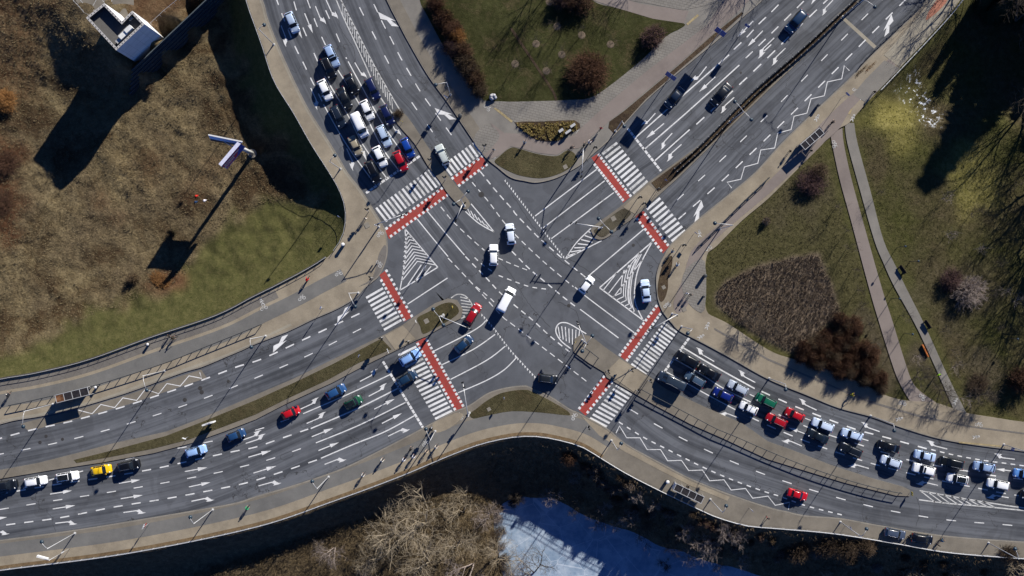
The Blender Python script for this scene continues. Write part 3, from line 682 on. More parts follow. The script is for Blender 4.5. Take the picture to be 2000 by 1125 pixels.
for a in [((637, 0), (661, 38), 'L'), ((616, 12), (637, 48), 'L'), ((595, 26), (611, 65), 'S'), ((572, 36), (590, 75), 'S'), ((549, 50), (559, 92), 'R'), ((693, 122), (717, 153), 'L'), ((760, 232), (784, 265), 'L'),
          ((607, 172), (620, 215), 'R'), ((677, 290), (690, 334), 'R'), ((699, 272), (716, 313), 'S'), ((779, 52), (738, 23), 'N'), ((891, 233), (849, 211), 'N'),
          ((703, 745), (738, 720), 'L'), ((720, 774), (756, 748), 'L'), ((731, 799), (771, 779), 'S'), ((746, 827), (785, 807), 'S'), ((758, 852), (801, 838), 'R'), ((587, 799), (623, 776), 'L'), ((599, 827), (637, 804), 'L'),
          ((609, 853), (651, 836), 'S'), ((622, 880), (662, 864), 'S'), ((634, 907), (677, 897), 'R'), ((472, 860), (511, 840), 'L'), ((480, 866), (519, 847), 'L'), ((485, 893), (530, 880), 'S'), ((495, 924), (540, 910), 'S'), ((505, 949), (550, 943), 'R'),
          ((232, 944), (274, 937), 'S'), ((361, 921), (405, 913), 'S'), ((236, 974), (279, 967), 'S'), ((369, 951), (411, 942), 'S'), ((103, 994), (147, 987), 'S'), ((241, 1001), (285, 1001), 'R'), ((374, 979), (419, 976), 'R'),
          ((108, 1022), (151, 1023), 'R'), ((98, 965), (141, 958), 'S'), ((-30, 1016), (14, 1010), 'S'), ((-25, 1043), (19, 1042), 'R'), ((685, 597), (659, 631), 'M'), ((563, 653), (533, 689), 'M'),
          ((1395, 706), (1359, 678), 'R'), ((1475, 747), (1441, 722), 'R'), ((1595, 801), (1560, 778), 'R'), ((1718, 843), (1681, 824), 'R'), ((1850, 877), (1809, 860), 'R'), ((1982, 897), (1941, 886), 'R'),
          ((1442, 816), (1404, 807), 'L'), ((1566, 871), (1526, 860), 'L'), ((1697, 915), (1656, 909), 'L'), ((1832, 948), (1788, 944), 'L'), ((1970, 972), (1926, 971), 'L'), ((1985, 921), (1945, 916), 'S'), ((1580, 850), (1540, 835), 'S'),
          ((1471, 41), (1441, 72), 'S'), ((1490, 60), (1460, 91), 'S'), ((1397, 150), (1365, 180), 'S'), ((1297, 241), (1262, 270), 'S'), ((1380, 130), (1349, 160), 'R'), ((1280, 221), (1252, 245), 'R'), 
          ((1512, 74), (1480, 115), 'L'), ((1434, 190), (1407, 222), 'L'), ((1313, 260), (1290, 293), 'L'), ((1331, 282), (1302, 316), 'L'), ((1534, 94), (1507, 129), 'L'), ((1627, 0), (1605, 31), 'L'), ((1606, -25), (1584, 9), 'S'),
          ((1356, 435), (1370, 391), 'M'), ((1727, 72), (1741, 28), 'M')]: arrow(*a)
# ---- lane lines: north-west approach
dash([(535, -16), (549, 23), (575, 88), (591, 120), (607, 153), (618, 175), (630, 200)], 17, 34.5, 2.2, 10)
solid([(632, 204), (662, 258), (690, 302), (735, 363)])
dash([(574, 3), (584, 35), (608, 92), (632, 145)], 18, 54, 2, 0); solid([(634, 149), (680, 226), (709, 283), (756, 349)])
dash([(595, -14), (601, 2), (617, 45), (632, 80), (658, 133)], 18, 39, 2, 14); solid([(660, 137), (707, 212), (745, 286), (779, 333)])
dash([(626, -5), (637, 22), (659, 71), (677, 115)], 18, 50, 2, 27); solid([(680, 120), (700, 157), (750, 246), (801, 319)])
L1 = [(653, -12), (657, 0), (670, 32), (690, 75), (715, 130), (740, 185), (766, 221)]; R1 = [(660, -18), (666, 0), (695, 57), (725, 117), (750, 162), (775, 205), (788, 225)]
solid(L1, 2.2, MF); solid(R1, 2.2, MF)
La, Ra = cr(L1, 8), cr(R1, 8); TL, TR = plen(La), plen(Ra)
def at_x(P, x):
    for a, b in zip(P, P[1:]):
        if min(a[0], b[0]) <= x <= max(a[0], b[0]) and a[0] != b[0]: return a[1] + (b[1] - a[1]) * (x - a[0]) / (b[0] - a[0])
for i in range(24):
    x = 668 + i * 4.6; ya, yb = at_x(Ra, x), at_x(La, x)
    if ya is not None and yb is not None: stroke(MF, [(x, ya), (x + 2.2, min(yb, ya + 24) + 2)], 1.5)
dash([(694, -4), (703, 16), (728, 64), (753, 112), (780, 162), (809, 207), (840, 251), (862, 282)], 18, 53, 2, 20)
dash([(722, -8), (732, 12), (749, 48), (766, 80), (782, 112), (800, 143), (818, 174), (838, 203), (860, 234), (882, 264)], 18, 35, 2, 18)
# south-west approach
dash([(-60, 978), (31, 958), (95, 938), (302, 883), (357, 874), (407, 863), (426, 859), (510, 837), (545, 825), (588, 810)], 18, 52, 1.8, 4); solid([(592, 808), (680, 770), (761, 732)])
dash([(-40, 972), (104, 947), (172, 937), (244, 926), (314, 913), (385, 897), (455, 882), (500, 873), (541, 859), (602, 838)], 18, 35.4, 2.4, 3); solid([(607, 837), (700, 797), (782, 756)], 2.4)
dash([(-50, 1003), (0, 995), (104, 978), (209, 962), (315, 944), (420, 924), (474, 911), (524, 898), (574, 881), (610, 868)], 18, 53, 1.8, 50); solid([(617, 865), (700, 831), (792, 786)])
dash([(-60, 1037), (14, 1025), (118, 1011), (224, 990), (330, 973), (436, 953), (489, 941), (540, 925), (620, 898)], 18, 35.5, 2.4, 2); solid([(627, 895), (690, 868), (752, 843), (809, 812)], 2.2)
dash([(-20, 862), (56, 841), (125, 826), (160, 817), (229, 798), (297, 776), (366, 753), (430, 729), (464, 716), (514, 700), (600, 660), (705, 611)], 18, 35.3, 2.6, 7)
dash([(-40, 893), (0, 887), (97, 868), (201, 842), (303, 811), (404, 776), (502, 737), (602, 694), (697, 646), (716, 636)], 18, 53, 1.8, 30)
zz = lambda pts: solid(pts, 1.7, sm=False)
zz([(153, 801), (180, 808), (197, 790), (224, 796), (240, 777), (267, 782), (284, 760), (310, 769), (326, 749), (352, 754), (369, 734), (394, 739), (390, 727)])
# south-east approach
solid([(1334, 679), (1400, 718), (1474, 759)], 2.6); dash([(1482, 762), (1522, 780), (1556, 795), (1623, 821), (1676, 840), (1729, 854), (1812, 877)], 18, 36, 2.6, 6)
dash([(1815, 877), (1835, 882), (1870, 890), (1920, 899), (1980, 907), (2060, 918)], 9, 17.5, 2.2, 4)
solid([(1315, 700), (1361, 726), (1414, 759), (1466, 785)], 2); dash([(1475, 789), (1542, 819), (1600, 843), (1690, 872), (1740, 888), (1790, 902), (1900, 922), (1955, 931), (2060, 944)], 19, 53, 2.2, 50)
solid([(1299, 725), (1330, 742), (1387, 774), (1436, 800)], 2); dash([(1440, 802), (1481, 822), (1549, 852), (1616, 877), (1685, 900), (1754, 919), (1825, 936), (1923, 956), (1970, 965), (2060, 978)], 19, 36, 2.2, 28)
dash([(1361, 713), (1462, 769), (1578, 819), (1700, 862), (1827, 896), (1952, 918)], 13, 118, 1.8, 0)
dash([(1212, 789), (1230, 799), (1277, 827), (1326, 853), (1375, 877), (1424, 899), (1476, 920), (1526, 938), (1579, 955), (1632, 971), (1685, 985), (1737, 997), (1792, 1007), (1846, 1015), (1899, 1020), (1954, 1024), (2060, 1034)], 19, 55, 1.9, 20.5)
dash([(1207, 823), (1255, 853), (1300, 876), (1370, 911), (1430, 937), (1493, 960), (1525, 970), (1575, 988), (1646, 1006)], 9, 18.6, 2.3, 2)
zz([(1203, 846), (1210, 832), (1218, 845), (1224, 855), (1250, 855), (1264, 878), (1290, 878), (1304, 900), (1331, 899), (1345, 919), (1372, 918), (1386, 939), (1414, 937), (1428, 957), (1456, 954), (1470, 973), (1500, 969), (1514, 987), (1542, 981), (1540, 995)])
solid([(1796, 958), (1850, 968), (1920, 980), (2000, 992), (2080, 1000)], 2.4, MF); solid([(1795, 976), (1850, 983), (1920, 989), (2000, 997), (2080, 1004)], 2.4, MF)
for i in range(9): stroke(MF, [(1798 + i * 15, 959 + i * 2.4), (1826 + i * 14.5, 980.5 + i * 1.2)], 2)
# north-east approach
solid([(1242, 268), (1330, 190), (1424, 107)], 2.4); dash([(1432, 98), (1460, 71), (1482, 47), (1508, 22), (1545, -16)], 20, 34.5, 2.2, 2)
solid([(1257, 293), (1350, 212), (1444, 127)], 2.4); dash([(1455, 115), (1482, 89), (1521, 51), (1590, -18)], 19, 35, 2.2, 2)
solid([(1279, 314), (1347, 253)], 2.4); dash([(1360, 243), (1420, 188), (1496, 116), (1560, 53), (1630, -14)], 21, 38, 2.4, 0); dash([(1470, 120), (1520, 74), (1590, 6)], 19, 68, 2, 30)
dash([(1322, 391), (1405, 316), (1485, 239), (1564, 160), (1642, 80), (1745, -23)], 18, 56, 1.8, 0)
dash([(1325, 428), (1405, 358), (1485, 282), (1565, 204), (1644, 125), (1723, 45), (1790, -22)], 19, 37.5, 2.2, 0)
zz([(1429, 367), (1420, 356), (1447, 350), (1454, 326), (1480, 319), (1486, 293), (1513, 289), (1519, 260), (1545, 253), (1551, 227), (1576, 221), (1584, 193), (1610, 187), (1616, 160), (1644, 154), (1649, 128), (1659, 138)])
# junction box
solid([(1045, 422), (1165, 331)]); solid([(1061, 445), (1181, 353)]); solid([(1077, 466), (1199, 376)]); solid([(1147, 541), (1257, 448)])
solid([(815, 428), (845, 465), (875, 501)]); dash([(875, 504), (900, 530), (940, 573), (980, 617), (1000, 633), (1075, 690), (1151, 749)], 12, 19.5, 1.8)
solid([(835, 413), (870, 455), (907, 498)]); dash([(909, 501), (950, 543), (975, 570), (1006, 597), (1040, 625), (1075, 657), (1112, 687)], 11, 19, 2.2)
dash([(861, 404), (885, 433), (920, 466), (946, 489)], 11, 19, 1.8); dash([(973, 504), (1000, 516), (1031, 528)], 10, 17, 1.6)
dash([(938, 335), (968, 372), (1000, 408), (1009, 420), (1048, 460), (1093, 500), (1138, 537), (1166, 559)], 12, 20, 2.2)
dash([(922, 356), (955, 395), (986, 436), (1018, 470), (1065, 514), (1120, 560)], 11, 18.8, 1.8); solid([(1123, 561), (1151, 584), (1239, 650)])
dash([(1000, 491), (1035, 526), (1070, 555), (1100, 580), (1127, 601)], 11, 19, 2.2); solid([(1133, 604), (1208, 660)])
dash([(974, 538), (1000, 548), (1035, 560), (1070, 565)], 9, 17.5, 2.0)
dash([(927, 503), (945, 519), (965, 532)], 9, 17, 2.0)
solid([(847, 686), (910, 654), (938, 637), (949, 626)]); solid([(862, 713), (925, 682), (967, 653)]); solid([(880, 741), (950, 704), (987, 676)]); solid([(895, 767), (950, 743), (985, 722), (1010, 697)])
solid([(796, 594), (874, 543)]); dash([(930, 560), (960, 585), (985, 612)], 10, 18, 1.8)
# hatched areas
def hatch(outline, closed_lines, strokes, w=2.0):
    for l in closed_lines: solid(l, w)
    for l in strokes: stroke(MK, l, 1.7)
ap, rt, bt, el = (791, 447), (855, 522), (781, 567), (792, 500)
solid([ap, (793, 480), (791, 507), (786, 540), bt]); stroke(MK, [ap, rt], 2.2); stroke(MK, [rt, bt], 2.2)
for i in range(1, 12):
    t_ = i / 11; a = lerp((792, 455), (784, 558), t_ ** 1.0); k_ = lerp((794, 452), (817, 515), min(1, (i - .3) / 10.5)); b = lerp((797, 454), (855, 524), min(1, (i - .5) / 10.5))
    if i < 11: stroke(MK, [a, k_, b], 1.8)
for a, b in (((823, 517), (796, 557)), ((832, 518), (811, 549)), ((842, 520), (825, 541))): stroke(MK, [a, b], 1.8)
solid([(920, 398), (940, 422), (965, 453)], 2); solid([(909, 413), (935, 436), (965, 453)], 2)
for i in range(6): stroke(MK, [(912 + i * 7.2, 405 + i * 6.6), (919 + i * 7, 420 + i * 5)], 1.7)
solid([(1154, 446), (1125, 475), (1104, 506)], 2); stroke(MK, [(1104, 506), (1175, 470)], 2)
for i in range(7): stroke(MK, [(1108 + i * 6.8, 500 - i * 8), (1127 + i * 7.5, 494 - i * 5.2)], 2.2)
Lh = [(1274, 472), (1171, 562), (1258, 627)]; stroke(MK, Lh[:2], 2.4); stroke(MK, Lh[1:], 2.4)
Rh = cr([(1274, 472), (1248, 522), (1240, 560), (1241, 592), (1256, 625)], 8); solid(Rh, 2.2, sm=False)
tri = [Lh[0], Lh[1], Lh[2]] + Rh[::-1]
def until(p, d, lim=140):
    q = p
    for k in range(lim):
        n_ = (q[0] + d[0], q[1] + d[1])
        if k > 2 and not inpoly(tri, np.array([n_[0]]), np.array([n_[1]]))[0]: break
        q = n_
    return q
for i in range(3): p_ = lerp(Lh[1], Lh[2], .08 + i * .11); stroke(MK, [p_, until(lerp(p_, (1215, 560), .03), (.60 + i * .01, -.80))], 1.7)
for i in range(6):
    k_ = lerp((1213, 572), (1239, 608), i / 5); f_ = i / 5; b0_ = min(Rh, key=lambda p: abs(p[1] - k_[1])); arm_ = [(p[0] + k_[0] - b0_[0] - .6, p[1]) for p in Rh[::-1] if p[1] < k_[1] - 1]
    keep_ = []
    for q_ in arm_:
        if len(keep_) > 2 and not inpoly(tri, np.array([q_[0]]), np.array([q_[1] - 1.5]))[0]: break
        keep_.append(q_)
    b_ = until(k_, (-.9, .42))
    stroke(MK, [b_, k_], 1.7); stroke(MK, resample([k_] + keep_, 9) if keep_ else [k_, k_], 1.7)
solid([(1115, 681), (1097, 667), (1087, 652), (1086, 641), (1092, 632), (1102, 630), (1115, 634), (1145, 652)], 2.2)
for i in range(7): stroke(MK, [(1090 + i * 7, 638 - (2 if i in (1, 2) else 0) + i * 1.2), (1094 + i * 6, 660 + i * 3.2 - max(0, i - 4) * 9)], 1.8)
solid([(881, 582), (893, 575), (907, 577), (918, 588), (922, 599), (915, 614), (901, 622)], 2.0, MF)
for i in range(7): stroke(MF, [(899 + i * .8, 580 + i * 6.2), (916 + min(i, 3) * 1.8, 584 + i * 5.6)], 1.8)
# cycle and pedestrian pictograms
def sym(x, y, ang, kind, s=1.0):
    c_, s_ = math.cos(ang), math.sin(ang); f = lambda u, v: (x + (c_ * u - s_ * v) * s, y + (s_ * u + c_ * v) * s)
    z = KZ + .02
    if kind == 'b':
        for cx in (-4.5, 4.5):
            ring = [f(cx + 2.8 * math.cos(g), 2.8 * math.sin(g)) for g in [2 * math.pi * k / 10 for k in range(11)]]
            stroke(MF, ring, .9, z)
        for l in (((-4.5, 0), (-1.2, -4.2), (3.2, -4.2), (4.5, 0)), ((-1.2, -4.2), (.5, 0), (3.2, -4.2)), ((3.2, -4.2), (2.8, -6), (4.8, -6)), ((-2.4, -5.2), (-.2, -5.2))): stroke(MF, [f(*p) for p in l], .9, z)
    else:
        stroke(MF, [f(1.6 * math.cos(g), -6 + 1.6 * math.sin(g)) for g in [2 * math.pi * k / 8 for k in range(9)]], 1.2, z)
        for l in (((0, -4.5), (0, 1)), ((0, 1), (-3, 6)), ((0, 1), (3, 6)), ((-3.4, 0), (0, -3.6), (3.4, -.6))): stroke(MF, [f(*p) for p in l], 1.5, z)
for x, y, a, k in [(516, 602, -.4, 'b'), (512, 590, -.4, 'p'), (590, 583, -.35, 'b'), (662, 535, -.3, 'b'), (743, 458, -.5, 'b'), (740, 516, 1.0, 'b'), (951, 211, .9, 'b'), (1172, 206, -.6, 'p'), (1192, 228, -.7, 'b'), (1131, 259, -.7, 'b'),
                   (968, 304, -.7, 'b'), (1031, 287, .2, 'b'), (1326, 27, 0, 'b'), (1336, 66, .5, 'p'), (1377, 63, -.7, 'b'), (1328, 3, 0, 'p'), (1670, 179, 1.0, 'b'), (1681, 189, .6, 'p'), (1595, 231, .5, 'p'), (1594, 266, -.7, 'b'), (1628, 282, 1.5, 'b'),
                   (1665, 231, .4, 'p'), (1366, 457, -.1, 'p'), (1383, 485, -.5, 'b'), (1303, 597, -.3, 'b'), (1368, 658, 1, 'p'), (1762, 788, .2, 'b'), (1800, 776, 1.0, 'b'), (1865, 784, .5, 'p'), (1755, 818, 1.3, 'p'), (1911, 830, .2, 'b'),
                   (1905, 853, 1.4, 'p'), (899, 813, 1.2, 'b'), (1122, 814, -.9, 'b'), (832, 866, -.6, 'b'), (1381, 637, .4, 'p')]:
    sym(x, y, a, k)
structure(MK.build('road_markings', WHITE)); structure(MF.build('road_markings', FAINT)); structure(MR.build('cycle_crossing_surface', RED))
# yellow guidance strips on the pavements
gy_ = MB()
for pts in ([(964, 212), (968, 210), (1002, 236), (999, 240)], [(1134, 246), (1162, 224), (1165, 227), (1137, 250)], [(1654, 222), (1662, 195), (1669, 197), (1660, 224)], [(1340, 47), (1362, 28), (1365, 31), (1343, 50)], [(1872, 862), (1955, 870), (1955, 873), (1872, 865)]):
    gy_.poly([v3(p, KZ + .018) for p in pts])
structure(gy_.build('tactile_guidance_strip', YEL))
# manhole covers
mh = flat('manhole_iron', (0.035, 0.033, 0.032, 1), 0.7, 0.4)
for x, y, r in ((1111, 597, 3.4), (391, 758, 4.2), (394, 766, 4.2), (361, 781, 4.0), (446, 745, 3.0), (78, 864, 3.4), (90, 852, 3.2), (122, 858, 3.0), (940, 380, 5.5), (1237, 479, 3.0), (1447, 142, 2.2)):
    p = W(x, y); structure(MB().lathe([(r * .1, .006), (r * .1, .016), (r * .08, .020), (.01, .020)], (p.x, p.y, 0), 18).build('manhole_cover', mh))

# sealed seams: induction loops and old joints cut into the asphalt
seam = flat('bitumen_seam', (0.018, 0.018, 0.019, 1), .6, .4); SM = MB()
def loop(cx, cy, w, h, a):
    c_, s_ = math.cos(a), math.sin(a); f = lambda u, v: (cx + c_ * u - s_ * v, cy + s_ * u + c_ * v)
    P = [f(*q) for q in ((-w, -h + 3), (-w + 3, -h), (w - 3, -h), (w, -h + 3), (w, h - 3), (w - 3, h), (-w + 3, h), (-w, h - 3), (-w, -h + 3))]
    stroke(SM, P, .55, .007)
for cx, cy in ((1443, 258), (1462, 272), (1481, 287), (1458, 246), (1477, 262), (1496, 278), (1340, 225), (1425, 160), (1522, 90), (1500, 105), (1545, 70), (1418, 215)): loop(cx, cy, 5, 13, .82)
for cx, cy in ((1372, 770), (1478, 830), (1560, 868), (1400, 720), (1505, 770)): loop(cx, cy, 13, 6, .45)
for cx, cy in ((600, 828), (680, 826), (640, 850), (560, 890), (700, 770)): loop(cx, cy, 13, 5, -.38)
for l in ([(657, 20), (668, 62), (690, 92), (694, 118), (683, 128)], [(880, 640), (900, 660), (935, 700)], [(1000, 380), (1040, 440), (1075, 480), (1165, 540), (1200, 575)], [(1060, 478), (1110, 520), (1190, 560)], [(1790, 970), (1797, 1000), (1788, 1030)], [(1090, 590), (1125, 608), (1135, 640), (1150, 660)], [(930, 470), (990, 525), (1030, 590), (1075, 640)], [(1240, 470), (1290, 520)], [(1225, 320), (1250, 350)], [(1930, 880), (1922, 905)], [(1835, 862), (1830, 890)], [(1880, 868), (1877, 895)]):
    stroke(SM, [(x + random.uniform(-1.2, 1.2), y + random.uniform(-1.2, 1.2)) for x, y in resample(cr(l, 6), 5)], .6, .007)
structure(SM.build('sealed_seams', seam))
# ---------------------------------------------------------------- vehicles
# stations (x along length -.5 rear .. +.5 front, belt height, top height, half width, top half width) ; widths are fractions of W/2
ST = {
 'hatchback': (4.05, 1.74, [(-.500, .62, .64, .62, .50), (-.488, .86, .90, .93, .62), (-.455, .93, 1.02, .98, .66), (-.345, .95, 1.41, .99, .66), (-.20, .94, 1.47, 1.0, .70), (-.02, .92, 1.48, 1.0, .71), (.095, .90, 1.42, 1.0, .69), (.255, .88, .97, .99, .78), (.38, .82, .87, .97, .74), (.455, .70, .75, .92, .64), (.490, .56, .58, .74, .52), (.5, .42, .44, .50, .36)], (2, 3), (6, 7), (3, 6)),
 'sedan': (4.6, 1.80, [(-.500, .60, .62, .60, .50), (-.492, .88, .92, .92, .64), (-.40, .94, 1.00, .97, .74), (-.335, .95, 1.04, .98, .76), (-.215, .94, 1.36, .99, .66), (-.12, .93, 1.42, 1.0, .69), (.0, .92, 1.43, 1.0, .70), (.085, .90, 1.38, 1.0, .68), (.235, .88, .96, .99, .78), (.37, .83, .87, .97, .74), (.455, .70, .75, .92, .64), (.490, .56, .58, .74, .52), (.5, .42, .44, .50, .36)], (3, 4), (7, 8), (4, 7)),
 'estate_car': (4.65, 1.80, [(-.500, .62, .64, .66, .52), (-.490, .90, .94, .94, .66), (-.465, .96, 1.05, .97, .69), (-.405, .97, 1.40, .98, .67), (-.25, .95, 1.47, 1.0, .70), (-.02, .93, 1.48, 1.0, .71), (.085, .91, 1.42, 1.0, .69), (.225, .89, .98, .99, .78), (.37, .83, .87, .97, .74), (.455, .70, .76, .92, .64), (.490, .56, .58, .74, .52), (.5, .42, .44, .50, .36)], (2, 3), (6, 7), (3, 6)),
 'suv': (4.6, 1.88, [(-.500, .70, .72, .70, .56), (-.490, 1.00, 1.04, .95, .70), (-.460, 1.06, 1.18, .97, .70), (-.395, 1.07, 1.60, .98, .68), (-.25, 1.05, 1.67, 1.0, .72), (-.02, 1.03, 1.68, 1.0, .73), (.085, 1.01, 1.62, 1.0, .71), (.225, 1.00, 1.10, .99, .80), (.38, .96, 1.02, .97, .78), (.470, .84, .90, .92, .68), (.492, .66, .68, .80, .58), (.5, .46, .48, .56, .42)], (2, 3), (6, 7), (3, 6)),
 'van': (5.2, 1.96, [(-.500, .80, .82, .90, .80), (-.496, 1.20, 1.98, .96, .80), (-.485, 1.22, 2.16, .98, .82), (-.30, 1.22, 2.22, 1.0, .84), (.0, 1.22, 2.22, 1.0, .84), (.20, 1.20, 2.16, 1.0, .82), (.345, 1.10, 1.26, .98, .82), (.43, 1.0, 1.06, .95, .78), (.480, .84, .88, .90, .70), (.496, .62, .64, .84, .62), (.5, .46, .48, .76, .54)], (0, 1), (5, 6), (3, 5)),
}
def lerpst(a, b, t): return tuple(p + (q - p) * t for p, q in zip(a, b))
def ring(st, L, Wd):
    x, zb, zt, w, wt = st; h = Wd / 2; x *= L; k = zt - zb
    half = [(w * .90 * h, .22), (w * h, .40), (w * h * 1.0, zb - .10), (w * h * .965, zb), (wt * h + (w * .965 - wt) * h * .10, zb + k * .90 if k > .2 else zt - .02), (wt * h * .86, zt - .005), (wt * h * .45, zt + .02), (0, zt + .028)]
    return [(x, y, z) for y, z in half] + [(x, -y, z) for y, z in half[-2::-1]]
tyre_m = flat('tyre_rubber', (0.012, 0.012, 0.012, 1), 0.85, 0.2); rim_m = flat('alloy_rim', (0.42, 0.42, 0.43, 1), 0.35, 0.5, 0.8)
head_m = flat('headlight_glass', (0.62, 0.64, 0.66, 1), 0.12, 0.6); tail_m = flat('tail_light_red', (0.30, 0.012, 0.010, 1), 0.2, 0.5)
plate_m = flat('number_plate_white', (0.62, 0.62, 0.58, 1), 0.5, 0.3); trim_m = flat('black_trim', (0.014, 0.014, 0.015, 1), 0.45, 0.4)
chrome_m = flat('rail_silver', (0.40, 0.40, 0.41, 1), 0.3, 0.6, 0.8)
CARM = {}
def car_meshes(kind):
    if kind in CARM: return CARM[kind]
    L, Wd, sts, rw, ws, sw = ST[kind]; D = {}
    fine = []
    for i, (a, b) in enumerate(zip(sts, sts[1:])):
        fine += [lerpst(a, b, t) for t in ((0, .5) if (b[0] - a[0]) > .06 else (0,))]
    fine.append(sts[-1])
    mb = MB(); N = 15; vs = []
    for st in fine: vs += ring(st, L, Wd)
    fs = [(i * N + k, i * N + k + 1, (i + 1) * N + k + 1, (i + 1) * N + k) for i in range(len(fine) - 1) for k in range(N - 1)]
    fs += [tuple(range(N)), tuple(range((len(fine) - 1) * N + N - 1, (len(fine) - 1) * N - 1, -1))]
    fs += [(i * N, (i + 1) * N, (i + 1) * N + N - 1, i * N + N - 1) for i in range(len(fine) - 1)]
    mb.add(vs, fs); me = mb.mesh(kind + '_body', trim_m, True)
    bm = bmesh.new(); bm.from_mesh(me); bmesh.ops.recalc_face_normals(bm, faces=bm.faces); bm.to_mesh(me); bm.free(); D['body'] = me
    def patch(s0, s1, k0, k1, off, a=.06, b=.94):
        A = ring(lerpst(s0, s1, a), L, Wd); B = ring(lerpst(s0, s1, b), L, Wd); m = MB()
        pa = [Vector(p) for p in A[k0:k1 + 1]]; pb = [Vector(p) for p in B[k0:k1 + 1]]
        n_ = len(pa); vv = pa + pb; ff = [(i, i + 1, n_ + i + 1, n_ + i) for i in range(n_ - 1)]
        c = sum(vv, Vector()) / len(vv); nn = Vector((0, 0, 0))
        for f_ in ff: nn += (vv[f_[1]] - vv[f_[0]]).cross(vv[f_[2]] - vv[f_[0]])
        nn.normalize(); ref = Vector((c.x - (sts[len(sts) // 2][0] * L), c.y, c.z - .7))
        if nn.dot(ref) < 0: nn = -nn; ff = [tuple(reversed(f_)) for f_ in ff]
        m.add([v + nn * off for v in vv], ff); return m
    D['windscreen'] = patch(sts[ws[0]], sts[ws[1]], 4, 10, .014).mesh('windscreen', GLASS)
    D['rear_window'] = patch(sts[rw[0]], sts[rw[1]], 4, 10, .014, .12, .9).mesh('rear_window', GLASS)
    for sgn, (k0, k1) in ((1, (3, 4)), (-1, (10, 11))):
        m = MB()
        for i in range(sw[0], sw[1]):
            q = patch(sts[i], sts[i + 1], k0, k1, .012, .04, .96); m.add(q.v, q.f)
        q = patch(sts[sw[1]], sts[sw[1] + 1], k0, k1, .012, .04, .55); m.add(q.v, q.f)
        D['side_window' + str(sgn)] = m.mesh('side_window', GLASS)
        f = sts[-4]; fx = f[0] * L; w = f[3] * Wd / 2
        D['headlight' + str(sgn)] = MB().lathe([(.02, -.02), (.15, 0), (.16, .05), (.10, .10), (.01, .11)], (fx + .02, sgn * (w - .16), f[1] - .05), 8, M=Matrix.Rotation(math.radians(55), 3, 'Y') @ Matrix.Diagonal((1, 1.2, 1))).mesh('headlight', head_m, True)
        r = sts[1]; D['tail_light' + str(sgn)] = MB().box((r[0] * L - .015, sgn * (r[3] * Wd / 2 - .15), r[1] - .08), (.08, .26, .18)).mesh('tail_light', tail_m)
        mx = sts[ws[1]]; D['mirror' + str(sgn)] = MB().lathe([(.02, -.10), (.08, -.07), (.09, .05), (.03, .11)], (mx[0] * L - .18, sgn * (Wd / 2 + .09), mx[1] + .06), 8, M=Matrix.Rotation(math.radians(90), 3, 'X')).mesh('mirror', trim_m, True)
        ra, rb = sts[sw[0]], sts[sw[1]]
        D['roof_rail' + str(sgn)] = MB().tube([(ra[0] * L + .1, sgn * ra[4] * Wd / 2 * .93, ra[2] + .01), (ra[0] * L + .25, sgn * ra[4] * Wd / 2 * .93, ra[2] + .06), (0, sgn * .70 * Wd / 2 * .95, sts[sw[1] - 1][2] + .05), (rb[0] * L - .1, sgn * rb[4] * Wd / 2 * .95, rb[2] + .03)], .022, 5).mesh('roof_rail', chrome_m)
    D['roof_panel'] = None
    m = MB()
    for i in range(sw[0], sw[1]):
        q = patch(sts[i], sts[i + 1], 5, 9, .012, .1 if i == sw[0] else 0, .9 if i == sw[1] - 1 else 1); m.add(q.v, q.f)
    D['roof_panel'] = m.mesh('roof_panel', GLASS)
    i = sw[1] - 1; q = patch(sts[i], sts[i + 1], 5, 9, .013, .0, .8); D['sunroof'] = q.mesh('sunroof', GLASS)
    D['number_plate'] = MB().box((sts[0][0] * L - .012, 0, .55), (.03, .5, .11)).mesh('number_plate', plate_m)
    D['bumper_grille'] = MB().box((sts[-1][0] * L - .01, 0, .40), (.06, Wd * .46, .14)).mesh('grille', trim_m)
    R = .33; M90 = Matrix.Rotation(math.radians(90), 3, 'X')
    D['tyre'] = MB().lathe([(R * .6, -.10), (R * .96, -.10), (R, -.06), (R, .06), (R * .96, .10), (R * .6, .10)], (0, 0, 0), 16, M=M90).mesh('wheel', tyre_m, False)
    rim = MB().lathe([(R * .62, -.105), (R * .58, -.112), (.05, -.09), (.01, -.09)], (0, 0, 0), 12, M=M90)
    rim.lathe([(R * .62, .105), (R * .58, .112), (.05, .09), (.01, .09)], (0, 0, 0), 12, M=M90); D['rim'] = rim.mesh('rim', rim_m)
    D['arch'] = (L * .305, L * -.30, Wd / 2 - .07)
    CARM[kind] = D; return D
